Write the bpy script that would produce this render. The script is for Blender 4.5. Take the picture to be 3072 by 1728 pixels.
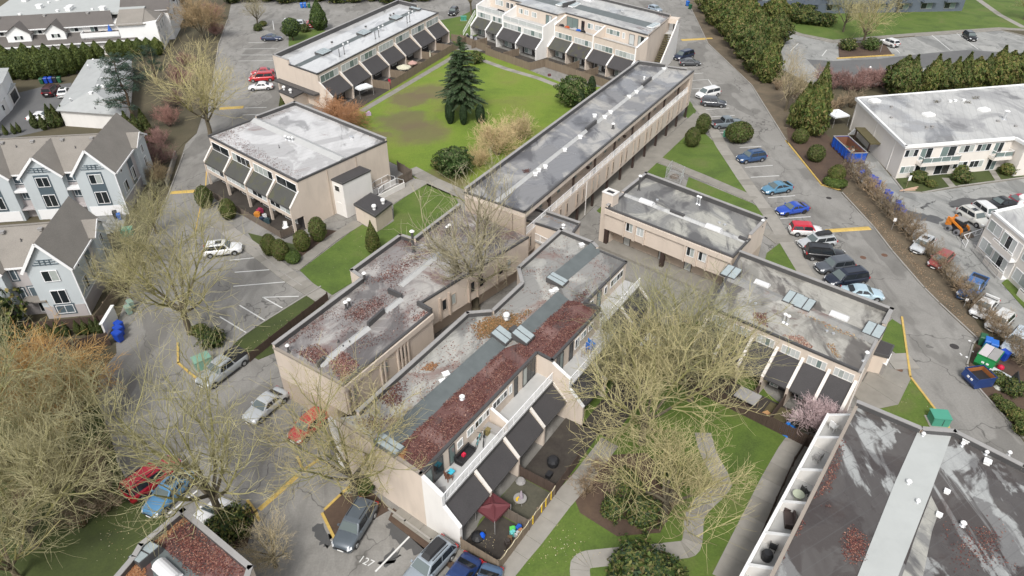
import bpy, bmesh, math, random
from mathutils import Vector, Matrix, noise
R = math.radians
for o in list(bpy.data.objects): bpy.data.objects.remove(o)
SC = bpy.context.scene
COL = SC.collection

# ------------------------------------------------------------------ camera, sky, sun, exposure
CAM_H, CAM_PITCH, CAM_F = 48.0, R(35.6), 2100.0          # metres, below the horizon, focal length in photo pixels
cd = bpy.data.cameras.new('camera'); cam = bpy.data.objects.new('camera', cd); COL.objects.link(cam)
cd.sensor_width = 36.0; cd.lens = CAM_F / 3072 * 36.0; cd.clip_start = 0.5; cd.clip_end = 3000
cam.location = (0, 0, CAM_H); cam.rotation_euler = (R(90) - CAM_PITCH, 0, 0)
SC.camera = cam
w = bpy.data.worlds.new('World'); SC.world = w; w.use_nodes = True
nt = w.node_tree; bg = nt.nodes['Background']
sky = nt.nodes.new('ShaderNodeTexSky'); sky.sky_type = 'NISHITA'; sky.sun_disc = False
SUN_EL, SUN_AZ = R(50), R(192)                            # azimuth clockwise from +Y
sky.sun_elevation = SUN_EL; sky.sun_rotation = SUN_AZ
sky.dust_density = 3.0; sky.air_density = 1.0; sky.ozone_density = 1.0
hs = nt.nodes.new('ShaderNodeHueSaturation'); hs.inputs['Saturation'].default_value = 0.28
nt.links.new(sky.outputs[0], hs.inputs['Color']); nt.links.new(hs.outputs[0], bg.inputs['Color'])
bg.inputs['Strength'].default_value = 0.115
ld = bpy.data.lights.new('sun', 'SUN'); ld.energy = 1.5; ld.angle = R(11); ld.color = (1.0, 0.97, 0.92)
sun = bpy.data.objects.new('sun', ld); COL.objects.link(sun)
sd = Vector((math.sin(SUN_AZ) * math.cos(SUN_EL), math.cos(SUN_AZ) * math.cos(SUN_EL), math.sin(SUN_EL)))
sun.rotation_euler = sd.to_track_quat('Z', 'Y').to_euler(); sun.location = sd * 300
SC.view_settings.view_transform = 'Standard'; SC.view_settings.look = 'None'
SC.view_settings.exposure = 0.78; SC.view_settings.gamma = 1.0; SC.view_settings.use_curve_mapping = False

# ------------------------------------------------------------------ measuring: photo point + known height -> place
def at(x, y, z=0.0):
    dx, dy = x - 1536, y - 864
    c, s = math.cos(CAM_PITCH), math.sin(CAM_PITCH)
    t = (CAM_H - z) / (CAM_F * s + dy * c)
    return Vector((dx * t, (CAM_F * c - dy * s) * t, z))
def tl(ox, oy, k=3.354):
    return lambda x, y, z=0.0: at(ox + x / k, oy + y / k, z)
def T(ox, oy, k, pts, z=0.0): return [at(ox + a / k, oy + b / k, z) for a, b in pts]

# ------------------------------------------------------------------ mesh builder
class MB:
    def __init__(s): s.v = []; s.f = []; s.c = None
    def add(s, vs, fs):
        n = len(s.v); s.v += [tuple(p) for p in vs]; s.f += [tuple(i + n for i in q) for q in fs]; return s
    def quad(s, a, b, c, d): return s.add([a, b, c, d], [(0, 1, 2, 3)])
    def hexa(s, p): return s.add(p, [(0, 3, 2, 1), (4, 5, 6, 7), (0, 1, 5, 4), (1, 2, 6, 5), (2, 3, 7, 6), (3, 0, 4, 7)])
    def box(s, c, d, yaw=0.0):
        x, y, z = d[0] / 2, d[1] / 2, d[2] / 2; ca, sa = math.cos(yaw), math.sin(yaw)
        P = []
        for k in (-z, z):
            for i, j in ((-x, -y), (x, -y), (x, y), (-x, y)):
                P.append((c[0] + i * ca - j * sa, c[1] + i * sa + j * ca, c[2] + k))
        return s.hexa(P)
    def prism(s, poly, z0, z1, cap=True):
        n = len(poly); V = [(p[0], p[1], z0) for p in poly] + [(p[0], p[1], z1) for p in poly]
        F = [(i, (i + 1) % n, n + (i + 1) % n, n + i) for i in range(n)]
        if cap: F += [tuple(range(n, 2 * n)), tuple(range(n - 1, -1, -1))]
        return s.add(V, F)
    def fbox(s, fr, s0, s1, o0, o1, z0, z1):
        p = fr.pt
        return s.hexa([p(s0, o1, z0), p(s1, o1, z0), p(s1, o0, z0), p(s0, o0, z0), p(s0, o1, z1), p(s1, o1, z1), p(s1, o0, z1), p(s0, o0, z1)])
    def fprof(s, fr, s0, s1, prof):                        # profile of (o, z) extruded along the wall
        n = len(prof); V = [fr.pt(s0, o, z) for o, z in prof] + [fr.pt(s1, o, z) for o, z in prof]
        return s.add(V, [(i, (i + 1) % n, n + (i + 1) % n, n + i) for i in range(n)] + [tuple(range(n - 1, -1, -1)), tuple(range(n, 2 * n))])
    def tube(s, a, b, r0, r1=None, n=8, cap=True):
        a, b = Vector(a), Vector(b); r1 = r0 if r1 is None else r1
        d = (b - a).normalized(); u = d.orthogonal().normalized(); w = d.cross(u)
        V = [a + (u * math.cos(t) + w * math.sin(t)) * r0 for t in [2 * math.pi * i / n for i in range(n)]]
        V += [b + (u * math.cos(t) + w * math.sin(t)) * r1 for t in [2 * math.pi * i / n for i in range(n)]]
        F = [(i, (i + 1) % n, n + (i + 1) % n, n + i) for i in range(n)]
        if cap: F += [tuple(range(n - 1, -1, -1)), tuple(range(n, 2 * n))]
        return s.add(V, F)
    def beam(s, a, b, wd, h):                              # square bar between two points
        a, b = Vector(a), Vector(b); d = (b - a).normalized()
        u = d.cross(Vector((0, 0, 1)))
        u = u.normalized() if u.length > 1e-4 else Vector((1, 0, 0))
        v = u.cross(d).normalized(); u = u * wd / 2; v = v * h / 2
        return s.hexa([a - u - v, a + u - v, a + u + v, a - u + v, b - u - v, b + u - v, b + u + v, b - u + v])
    def lathe(s, c, prof, n=12):
        V = []; m = len(prof)
        for r, z in prof:
            V += [(c[0] + r * math.cos(2 * math.pi * i / n), c[1] + r * math.sin(2 * math.pi * i / n), c[2] + z) for i in range(n)]
        F = [(j * n + i, j * n + (i + 1) % n, (j + 1) * n + (i + 1) % n, (j + 1) * n + i) for j in range(m - 1) for i in range(n)]
        F += [tuple(range(n - 1, -1, -1)), tuple(range((m - 1) * n, m * n))]
        return s.add(V, F)
    def build(s, name, mat, parent=None, smooth=False, loc=None):
        off = ORG.get(parent.name, Vector((0, 0, 0))) if parent else Vector(loc or (0, 0, 0))
        me = bpy.data.meshes.new(name)
        me.from_pydata([(p[0] - off[0], p[1] - off[1], p[2] - off[2]) for p in s.v], [], s.f)
        me.materials.append(mat)
        if s.c:
            at_ = me.color_attributes.new('Col', 'FLOAT_COLOR', 'CORNER')
            buf = []
            for f, c in zip(s.f, s.c): buf += [c[0], c[1], c[2], 1.0] * len(f)
            at_.data.foreach_set('color', buf)
        if smooth: me.shade_smooth()
        o = bpy.data.objects.new(name, me); COL.objects.link(o)
        if parent: o.parent = parent; ORG[o.name] = off
        elif loc is not None: o.location = loc; ORG[o.name] = off
        return o
ORG = {}
class Fr:                                                   # a wall line seen from outside, P at its left end
    def __init__(s, P, Q):
        s.P = Vector((P[0], P[1])); s.Q = Vector((Q[0], Q[1])); d = s.Q - s.P; s.L = d.length
        s.u = d / s.L; s.n = Vector((s.u.y, -s.u.x))
    def pt(s, a, o, z):
        q = s.P + s.u * a + s.n * o; return Vector((q.x, q.y, z))
    def sub(s, a, b, o=0.0): return Fr(s.pt(a, o, 0), s.pt(b, o, 0))
def thing(name, label, cat, loc=(0, 0, 0), group=None):
    o = bpy.data.objects.new(name, None); COL.objects.link(o); o.empty_display_size = 0.3
    o.location = loc; ORG[o.name] = Vector(loc)
    o['label'] = label; o['category'] = cat
    if group: o['group'] = group
    return o
def tag(o, label, cat, group=None):
    o['label'] = label; o['category'] = cat
    if group: o['group'] = group
    return o
def struct(name, mb, mat, parent=None):
    o = mb.build(name, mat, parent)
    if not parent: o['kind'] = 'structure'
    return o
def dup(root, loc, rotz=0.0, scale=1.0, label=None, group=None):
    r = root.copy(); COL.objects.link(r); r.location = loc; r.rotation_euler = (0, 0, rotz)
    r.scale = scale if hasattr(scale, '__len__') else (scale,) * 3
    if label: r['label'] = label
    if group: r['group'] = group
    for ch in root.children:
        c = ch.copy(); COL.objects.link(c); c.parent = r
        for g in ch.children:
            d = g.copy(); COL.objects.link(d); d.parent = c
    return r

# ------------------------------------------------------------------ materials
def newmat(name):
    m = bpy.data.materials.new(name); m.use_nodes = True
    return m, m.node_tree, m.node_tree.nodes['Principled BSDF']
def rgb(c): return (c[0], c[1], c[2], 1.0)
def nz(t, scale, detail=4.0, rough=0.55, dist=0.0, mapping=None, kind='Object'):
    tc = t.nodes.new('ShaderNodeTexCoord'); n = t.nodes.new('ShaderNodeTexNoise')
    n.inputs['Scale'].default_value = scale; n.inputs['Detail'].default_value = detail
    n.inputs['Roughness'].default_value = rough; n.inputs['Distortion'].default_value = dist
    src = tc.outputs[kind]
    if mapping:
        mp = t.nodes.new('ShaderNodeMapping'); mp.inputs['Rotation'].default_value = mapping[0]; mp.inputs['Scale'].default_value = mapping[1]
        mp.inputs['Location'].default_value = mapping[2] if len(mapping) > 2 else (0, 0, 0)
        t.links.new(src, mp.inputs['Vector']); src = mp.outputs[0]
    t.links.new(src, n.inputs['Vector'])
    return n.outputs['Fac']
def ramp(t, fac, stops, interp='LINEAR'):
    r = t.nodes.new('ShaderNodeValToRGB'); r.color_ramp.interpolation = interp
    e = r.color_ramp.elements
    while len(e) < len(stops): e.new(0.5)
    for k, (p, c) in enumerate(stops):
        e[k].position = p; e[k].color = rgb(c) if hasattr(c, '__len__') else (c, c, c, 1)
    t.links.new(fac, r.inputs['Fac']); return r.outputs['Color']
def mix(t, fac, a, b, mode='MIX'):
    m = t.nodes.new('ShaderNodeMix'); m.data_type = 'RGBA'; m.blend_type = mode; m.clamp_result = False
    for sock, val in ((m.inputs['Factor'], fac), (m.inputs['A'], a), (m.inputs['B'], b)):
        if hasattr(val, 'is_output'): t.links.new(val, sock)
        else: sock.default_value = val if not hasattr(val, '__len__') else rgb(val)
    return [o for o in m.outputs if o.type == 'RGBA'][0]
def bump(t, b, fac, strength=0.3, dist=0.02):
    n = t.nodes.new('ShaderNodeBump'); n.inputs['Strength'].default_value = strength; n.inputs['Distance'].default_value = dist
    t.links.new(fac, n.inputs['Height']); t.links.new(n.outputs[0], b.inputs['Normal'])
def simple(name, c, rough=0.6, metal=0.0, var=0.12, scale=1.5, coat=0.0, bmp=0.0, spec=None, dirt=0.0):
    m, t, b = newmat(name)
    b.inputs['Roughness'].default_value = rough; b.inputs['Metallic'].default_value = metal
    if coat: b.inputs['Coat Weight'].default_value = coat; b.inputs['Coat Roughness'].default_value = 0.06
    if spec is not None: b.inputs['Specular IOR Level'].default_value = spec
    col = None
    if var:
        n = nz(t, scale, 5.0, 0.6)
        col = mix(t, n, [x * (1 - var) for x in c], [min(1, x * (1 + var)) for x in c])
        if bmp: bump(t, b, nz(t, scale * 12, 3), bmp, 0.02)
    if dirt:                                               # rain streaks and grime
        n2 = nz(t, 0.8, 5.0, 0.6, 0.4, ((0, 0, 0), (1.0, 1.0, 0.30)))
        f = ramp(t, n2, [(0.46, 0.0), (0.72, dirt)])
        col = mix(t, f, col, [x * 0.45 for x in c])
    if col is not None: t.links.new(col, b.inputs['Base Color'])
    else: b.inputs['Base Color'].default_value = rgb(c)
    return m
def colmat(name, c, rough=0.7, trans=0.0):                  # per-face tint from the mesh times a base colour
    m, t, b = newmat(name)
    a = t.nodes.new('ShaderNodeVertexColor'); a.layer_name = 'Col'
    oi = t.nodes.new('ShaderNodeObjectInfo')
    c2 = mix(t, 1.0, a.outputs['Color'], ramp(t, oi.outputs['Random'], [(0, (.78, .82, .84)), (.5, (1, 1, 1)), (1, (1.15, 1.09, 1.02))]), 'MULTIPLY')
    t.links.new(c2, b.inputs['Base Color'])
    b.inputs['Roughness'].default_value = rough
    b.inputs['Specular IOR Level'].default_value = 0.25
    return m
def roofmat(name, dark, mid, lite, scale=0.22, seed=0, wet=0.0, red=0.0, redc=(0.10, 0.045, 0.04), yaw=0.6, dry=0.75, la=0.0, da=0.0, sharp=0.06):
    m, t, b = newmat(name)
    n1 = nz(t, scale, 6.0, 0.58, 1.0, ((0, 0, yaw), (1, .8, 1), (seed * 13.1, seed * 7.7, 0)))
    n2 = nz(t, scale * 1.5, 6.0, 0.6, 0.7, ((0, 0, yaw), (1, 0.42, 1), (seed * 3.1, 5, 0)))
    n6 = nz(t, scale * 4, 5.0, 0.6, 0.3, ((0, 0, yaw), (1, 0.25, 1), (seed, 3, 0))); n3 = nz(t, 9.0, 4.0, 0.6)
    c = mix(t, ramp(t, n1, [(0.50 - la, 0.0), (0.50 - la + sharp, 1.0)]), mid, lite)
    c = mix(t, ramp(t, n6, [(0.45, 0.0), (0.65, 0.5)]), c, mid)
    if red:
        n4 = nz(t, scale * 1.3, 8.0, 0.7, 0.6, ((0, 0, yaw), (1, 1, 1), (seed * 5.5 + 40, 2, 0)))
        c = mix(t, ramp(t, n4, [(0.60 - red * 0.30, 0.0), (0.70 - red * 0.26, 0.8)]), c, redc)
    c = mix(t, ramp(t, n2, [(0.53 - da, 0.0), (0.53 - da + sharp, 0.85)]), c, dark)
    # seams of the membrane sheets
    tc = t.nodes.new('ShaderNodeTexCoord'); mpn = t.nodes.new('ShaderNodeMapping'); mpn.inputs['Rotation'].default_value = (0, 0, yaw)
    t.links.new(tc.outputs['Object'], mpn.inputs['Vector'])
    wv = t.nodes.new('ShaderNodeTexWave'); wv.wave_type = 'BANDS'; wv.bands_direction = 'X'; wv.inputs['Scale'].default_value = 0.31
    wv.inputs['Distortion'].default_value = 0.3; wv.inputs['Detail'].default_value = 1.0
    t.links.new(mpn.outputs[0], wv.inputs['Vector'])
    c = mix(t, ramp(t, wv.outputs['Fac'], [(0.0, 0.35), (0.02, 0.0)]), c, [x * 0.6 for x in mid])
    c = mix(t, ramp(t, n3, [(0.3, 0.22), (0.7, 0.0)]), c, [x * 0.5 for x in mid])
    t.links.new(c, b.inputs['Base Color'])
    if wet:
        n5 = nz(t, scale * 0.8, 4.0, 0.5, 0.6, ((0, 0, yaw), (1, 1, 1), (seed * 2.2 + 9, 31, 0)))
        t.links.new(ramp(t, n5, [(0.60 - wet * 0.45, dry), (0.66 - wet * 0.42, 0.10)]), b.inputs['Roughness'])
        b.inputs['Specular IOR Level'].default_value = 0.5 + 0.4 * wet
    else: b.inputs['Roughness'].default_value = dry
    bump(t, b, n3, 0.12, 0.02)
    return m
M = {}
M['stucco'] = simple('stucco', (0.60, 0.515, 0.435), 0.85, var=0.06, scale=0.5, bmp=0.05, dirt=0.22)
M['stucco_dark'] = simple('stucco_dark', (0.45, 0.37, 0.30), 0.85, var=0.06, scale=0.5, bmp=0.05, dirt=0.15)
M['stucco_white'] = simple('stucco_white', (0.72, 0.70, 0.67), 0.8, var=0.05, scale=0.6, bmp=0.05, dirt=0.14)
M['white'] = simple('white_paint', (0.80, 0.80, 0.79), 0.5, var=0.04, dirt=0.08)
M['dome'] = simple('dull_white_plastic', (0.60, 0.60, 0.60), .45, var=.1)
M['metal_dark'] = simple('dark_flashing', (0.07, 0.068, 0.068), 0.5, metal=0.0, var=0.25, scale=0.8)
M['metal_grey'] = simple('grey_flashing', (0.30, 0.29, 0.28), 0.5, var=0.2, scale=0.8)
M['tan_trim'] = simple('tan_flashing', (0.30, 0.26, 0.22), 0.55, var=0.15)
M['galv'] = simple('galvanised', (0.62, 0.63, 0.64), 0.35, metal=0.6, var=0.15, scale=6)
M['brown_wood'] = simple('brown_wood', (0.045, 0.028, 0.022), 0.7, var=0.25, scale=3)
M['shade_wall'] = simple('painted_shade', (0.05, 0.045, 0.045), 0.75, var=0.2)  # near-black colour stands in for shade under awnings and overhangs
M['concrete'] = simple('concrete', (0.285, 0.268, 0.238), 0.85, var=0.25, scale=0.9, bmp=0.05)
M['concrete2'] = simple('concrete_worn', (0.235, 0.220, 0.192), 0.85, var=0.32, scale=0.7, bmp=0.05)
M['kerb'] = simple('kerb_concrete', (0.30, 0.285, 0.26), 0.85, var=0.25, scale=0.8)
M['yellow'] = simple('yellow_paint', (0.52, 0.36, 0.10), 0.75, var=0.4, scale=3)
M['deck'] = simple('deck_membrane', (0.46, 0.46, 0.45), 0.5, var=0.12, scale=0.5, dirt=0.2)
M['rail_white'] = simple('white_rail', (0.82, 0.82, 0.82), 0.4, var=0.0)
M['black'] = simple('black', (0.02, 0.02, 0.022), 0.55, var=0.0)
M['plastic_white'] = simple('white_plastic', (0.78, 0.78, 0.77), 0.4, var=0.0)
M['cap_white'] = simple('fin_cap_white', (0.70, 0.66, 0.61), 0.6, var=0.08, dirt=0.25)
def glassmat(name, c, rough=0.05):
    m, t, b = newmat(name); b.inputs['Base Color'].default_value = rgb(c); b.inputs['Roughness'].default_value = rough
    b.inputs['Specular IOR Level'].default_value = 0.6
    return m
M['glass'] = glassmat('window_glass', (0.02, 0.025, 0.028))
M['glass_teal'] = glassmat('window_glass_curtained', (0.16, 0.21, 0.20), 0.12)
M['blind'] = simple('window_blind', (0.50, 0.52, 0.51), 0.25, var=0.10, scale=2.5)
M['blind2'] = simple('window_curtain', (0.36, 0.39, 0.37), 0.2, var=0.18, scale=3)
M['skylight'] = simple('skylight_plastic', (0.34, 0.39, 0.40), 0.16, var=0.15, scale=3)
M['tree_glass'] = M['glass']
def shingle(name, c, moss=0.0, yaw=0.0):
    m, t, b = newmat(name)
    n1 = nz(t, 0.6, 5, 0.6); n2 = nz(t, 14.0, 2, 0.5)
    col = mix(t, n1, [x * 0.75 for x in c], [x * 1.25 for x in c])
    col = mix(t, ramp(t, n2, [(0.35, 0.0), (0.7, 0.35)]), col, [x * 1.7 for x in c])
    if moss:
        n3 = nz(t, 0.9, 6, 0.65, 0.3)
        col = mix(t, ramp(t, n3, [(0.5, 0.0), (0.72, moss)]), col, (0.10, 0.10, 0.02))
    t.links.new(col, b.inputs['Base Color']); b.inputs['Roughness'].default_value = 0.85
    bump(t, b, n2, 0.3, 0.02)
    return m
M['mansard'] = shingle('mansard_shingles', (0.048, 0.045, 0.046), 0.0)
M['mansard_moss'] = shingle('mossy_mansard_shingles', (0.048, 0.045, 0.044), 0.7)
M['mansard_green'] = shingle('greenish_mansard_shingles', (0.060, 0.060, 0.054), 0.5)
# ================================================================== THE SETTING
def groundmat(name, cols, scale, cracks=False, lo=.30, span=.40, rough=0.9, fine=.3, spots=()):
    m, t, b = newmat(name)
    n1 = nz(t, scale, 6, 0.6, 0.5); n2 = nz(t, scale * 7, 5, 0.6); n3 = nz(t, 6.0, 3, 0.6)
    k = len(cols)
    c = ramp(t, n1, [(lo + span * i / (k - 1), cols[i]) for i in range(k)])
    c = mix(t, ramp(t, n2, [(0.35, 0.0), (0.75, 0.35)]), c, cols[0])
    c = mix(t, fine, c, ramp(t, n3, [(0.25, [x * 0.6 for x in cols[k // 2]]), (0.75, [x * 1.4 for x in cols[k // 2]])]))
    for sx, sy, sr in spots:                                # worn bare patches
        q = at(sx, sy); tc = t.nodes.new('ShaderNodeTexCoord'); vm = t.nodes.new('ShaderNodeVectorMath'); vm.operation = 'DISTANCE'; vm.inputs[1].default_value = q
        t.links.new(tc.outputs['Object'], vm.inputs[0]); ad = t.nodes.new('ShaderNodeMath'); ad.operation = 'MULTIPLY_ADD'; ad.inputs[1].default_value = -6.5
        t.links.new(nz(t, .35, 6, .65), ad.inputs[0]); t.links.new(vm.outputs['Value'], ad.inputs[2]); dv = t.nodes.new('ShaderNodeMath'); dv.operation = 'MULTIPLY'; dv.inputs[1].default_value = .1; t.links.new(ad.outputs[0], dv.inputs[0])
        c = mix(t, ramp(t, dv.outputs[0], [(max(0.0, (sr - 4.4) * .1), .7), (sr * .09, 0.0)]), c, (.135, .10, .06))
    if cracks:
        tc = t.nodes.new('ShaderNodeTexCoord'); v = t.nodes.new('ShaderNodeTexVoronoi'); v.feature = 'DISTANCE_TO_EDGE'
        v.inputs['Scale'].default_value = 0.13
        ds = t.nodes.new('ShaderNodeVectorMath'); ds.operation = 'ADD'
        nn = t.nodes.new('ShaderNodeTexNoise'); nn.inputs['Scale'].default_value = 0.5
        sc = t.nodes.new('ShaderNodeVectorMath'); sc.operation = 'SCALE'; sc.inputs['Scale'].default_value = 3.5
        t.links.new(tc.outputs['Object'], nn.inputs['Vector']); t.links.new(nn.outputs['Color'], sc.inputs[0])
        t.links.new(tc.outputs['Object'], ds.inputs[0]); t.links.new(sc.outputs[0], ds.inputs[1]); t.links.new(ds.outputs[0], v.inputs['Vector'])
        gate = ramp(t, nz(t, 0.09, 2), [(0.40, 0.0), (0.50, 0.8)])
        line = ramp(t, v.outputs['Distance'], [(0.0, 1.0), (0.012, 0.0)])
        f = t.nodes.new('ShaderNodeMath'); f.operation = 'MULTIPLY'; t.links.new(line, f.inputs[0]); t.links.new(gate, f.inputs[1])
        c = mix(t, f.outputs[0], c, [x * 0.3 for x in cols[0]])
        pt = ramp(t, nz(t, 0.16, 3, 0.4, 0.0, ((0, 0, 0.5), (1, 0.5, 1), (17, 3, 0))), [(0.57, 0.0), (0.585, 0.5)])   # darker repair patches
        c = mix(t, pt, c, [x * 0.62 for x in cols[0]])
        c = mix(t, ramp(t, nz(t, 0.45, 6, 0.65, 0.8, ((0, 0, .9), (1, .4, 1), (3, 8, 0))), [(0.46, 0.0), (0.70, 0.55)]), c, [x * 0.55 for x in cols[0]])
    t.links.new(c, b.inputs['Base Color']); b.inputs['Roughness'].default_value = rough
    bump(t, b, n3, 0.25, 0.03)
    return m
M['asphalt'] = groundmat('old_asphalt', [(0.185, 0.176, 0.160), (0.245, 0.236, 0.218), (0.295, 0.285, 0.265)], 0.10, True)
M['asphalt_b'] = groundmat('driveway_asphalt', [(0.20, 0.205, 0.20), (0.30, 0.30, 0.285), (0.36, 0.355, 0.335)], 0.12, True)
M['asphalt_wet'] = simple('wet_asphalt', (0.085, 0.085, 0.085), 0.35, var=0.25, scale=1.2)
M['asphalt_d'] = groundmat('dark_asphalt', [(0.10, 0.10, 0.10), (0.125, 0.125, 0.125), (0.155, 0.155, 0.15)], 0.12)
M['grass'] = groundmat('lawn_grass', [(0.040, 0.068, 0.012), (0.066, 0.112, 0.016), (0.095, 0.145, 0.022), (0.125, 0.135, 0.045)], 0.2, lo=.34, span=.3, fine=.45)
M['grass_dark'] = groundmat('dark_lawn_grass', [(0.028, 0.034, 0.014), (0.042, 0.058, 0.014), (0.060, 0.080, 0.018), (0.075, 0.062, 0.034)], 0.16)  # darker, browner grass with soil tones
M['grass_patchy'] = groundmat('worn_lawn_grass', [(0.075, 0.125, 0.012), (0.115, 0.185, 0.016), (0.155, 0.215, 0.024), (0.180, 0.190, 0.040), (0.160, 0.130, 0.058)], 0.075, lo=.36, span=.30, fine=.45, spots=((1215, 362, 2.6), (1262, 398, 3.4), (1295, 278, 2.2), (1080, 410, 2.0), (1330, 545, 1.5), (1230, 300, 1.4)))
M['mulch'] = groundmat('bark_mulch', [(0.055, 0.036, 0.026), (0.085, 0.055, 0.038), (0.12, 0.08, 0.05)], 0.4)
M['leafdirt'] = groundmat('leafy_dirt', [(0.075, 0.062, 0.042), (0.125, 0.098, 0.065), (0.20, 0.15, 0.098)], 0.35)
M['earth'] = groundmat('earth', [(0.060, 0.055, 0.030), (0.085, 0.072, 0.042), (0.115, 0.095, 0.058)], 0.1)
M['paint'] = simple('line_paint', (0.62, 0.62, 0.60), 0.7, var=0.2, scale=5)
M['yline'] = simple('yellow_line_paint', (0.60, 0.38, 0.07), 0.7, var=0.22, scale=3)

g = MB(); g.quad((-420, -40, 0), (420, -40, 0), (420, 620, 0), (-420, 620, 0)); struct('ground', g, M['earth'])
def sheet(name, pts, z, mat, parent=None):
    m = MB(); P = [at(x, y) for x, y in pts]
    m.add([(p.x, p.y, z) for p in P], [tuple(range(len(P)))]); return struct(name, m, mat, parent)
def slab_area(name, pts, h, mat, z0=0.0):
    P = [at(x, y) for x, y in pts]
    a = sum(P[i].x * P[(i + 1) % len(P)].y - P[(i + 1) % len(P)].x * P[i].y for i in range(len(P)))
    if a < 0: P.reverse()
    m = MB(); m.prism(P, z0, h); return struct(name, m, mat)
ROAD = sheet('road', [(700, -20), (683, 60), (656, 134), (640, 240), (590, 400), (557, 432), (507, 581), (440, 740), (385, 880), (345, 985), (350, 1060),
    (300, 1120), (290, 1200), (330, 1300), (352, 1380), (394, 1463), (441, 1505), (520, 1560), (420, 1800), (2300, 1850), (3200, 1500), (3049, 1296), (2933, 1165), (2900, 1097),
    (2918, 1034), (2933, 1016), (2817, 909), (2772, 864), (2677, 754), (2620, 680), (2528, 578), (2465, 556), (2364, 432), (2254, 256), (2123, 131), (2056, -20)], 0.006, M['asphalt'])
DRIVE = sheet('driveway', [(2520, 470), (2600, 440), (2673, 530), (2712, 578), (2800, 575), (2880, 562), (3150, 525), (3500, 900), (3400, 1500), (3110, 1115),
    (2960, 965), (2850, 835), (2775, 752), (2700, 675), (2640, 605), (2560, 520)], 0.006, M['asphalt_b'])
LOT = sheet('parking_lot', [(2361, 98), (2501, 130), (2530, 129), (2745, 110), (3002, 92), (3200, 140), (3200, 235), (2900, 250), (2600, 250), (2440, 255), (2330, 200), (2340, 140)], 0.006, M['asphalt_b'])
sheet('lane', [(2420, 178), (2500, 183), (2640, 176), (2800, 158), (2900, 150), (3150, 165), (3150, 200), (2850, 190), (2700, 218), (2560, 225), (2460, 220)], 0.011, M['asphalt_d'])
sheet('courtyard_lot', [(-80, 370), (50, 280), (120, 262), (215, 248), (200, 320), (130, 392), (-80, 440)], 0.006, M['asphalt_d'])
sheet('shared_driveway', [(150, 600), (330, 615), (378, 640), (372, 690), (310, 705), (150, 660)], 0.006, M['asphalt_b'])
# wet patches on the asphalt
def stain(mb_pts, parent, seed, z, mat):
    rd = random.Random(seed); P = [at(x, y) for x, y in mb_pts]; Q = []
    for i in range(len(P)):
        a, b = P[i], P[(i + 1) % len(P)]
        for k in range(6):
            q = a.lerp(b, k / 6); q += Vector((rd.uniform(-.22, .22), rd.uniform(-.3, .3), 0)); Q.append((q.x, q.y, z))
    m = MB(); m.add(Q, [tuple(range(len(Q)))]); return struct('wet_patch', m, mat, parent)
a = tl(2304, 432)
for i, pts in enumerate([[(940, 190), (1000, 230), (1090, 370), (1060, 400), (1210, 540), (1330, 650), (1560, 700), (1780, 760), (1700, 800), (1430, 750), (1330, 740), (1200, 640), (1080, 500), (960, 350)],
        [(1800, 600), (1850, 560), (2300, 530), (2560, 545), (2560, 580), (2300, 600), (1950, 640), (1830, 640)], [(1530, 640), (1580, 610), (1700, 560), (1640, 600), (1590, 640), (1560, 670)]]):
    stain([(2304 + x / 3.354, 432 + y / 3.354) for x, y in pts], DRIVE, i, 0.010, M['asphalt_wet'])
for i, pts in enumerate([[(1370, 880), (1560, 1010), (1760, 1140), (1690, 1250), (1500, 1170), (1380, 1060), (1320, 960)], [(1230, 1310), (1400, 1180), (1480, 1220), (1380, 1320), (1250, 1360)], [(570, 960), (680, 920), (740, 1050), (790, 1110), (700, 1160), (620, 1090)]]):
    stain([(768 + x / 3.354, 1296 + y / 3.354) for x, y in pts], ROAD, 10 + i, 0.010, M['asphalt_wet'])

# lawns and beds
def lawn(pts, mat='grass', h=0.07, name='lawn'): return slab_area(name, pts, h, M[mat])
lawn([(1040, 425), (1000, 380), (1120, 290), (1345, 150), (1430, 152), (1720, 262), (1860, 262), (1430, 620), (1260, 547), (1200, 500)], 'grass_patchy')
lawn([(1318, 62), (1380, 50), (1436, 22), (1470, 60), (1416, 125), (1361, 130), (1337, 98)])
lawn([(866, 95), (955, 86), (985, 96), (866, 140)])
lawn([(1278, 550), (1361, 582), (1390, 640), (1260, 740), (1126, 800), (1054, 850), (985, 893), (900, 812), (1084, 673), (1132, 697), (1182, 664), (1180, 616)], 'grass')
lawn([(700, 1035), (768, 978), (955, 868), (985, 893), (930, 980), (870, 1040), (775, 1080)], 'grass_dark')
lawn([(2010, 432), (2147, 432), (2156, 436), (2262, 590), (1968, 474)])
lawn([(2067, 301), (2089, 331), (2081, 352), (2046, 357)])
lawn([(2085, 372), (2146, 431), (2012, 431), (2055, 399)])
lawn([(1953, 483), (2012, 506), (2000, 532), (1940, 540), (1852, 592), (1813, 650), (1790, 633)])
lawn([(2066, 532), (2257, 611), (2301, 641), (2309, 664), (2055, 570)])
lawn([(2352, 721), (2423, 823), (2400, 850), (2290, 800), (2300, 760)])
lawn([(2676, 958), (2705, 977), (2722, 1085), (2680, 1055), (2620, 1010)])
lawn([(2685, 1120), (2730, 1134), (2838, 1278), (2800, 1300), (2600, 1240), (2620, 1186), (2665, 1171)], 'grass')
lawn([(1380, 1700), (1440, 1560), (1640, 1340), (1790, 1190), (1880, 1000), (2130, 960), (2300, 1180), (2440, 1290), (2310, 1540), (2190, 1790), (1350, 1790)], 'grass')
lawn([(-200, 1080), (270, 1150), (326, 1300), (350, 1382), (392, 1466), (440, 1509), (515, 1562), (330, 1800), (-200, 1800)], 'grass_dark')
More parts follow.
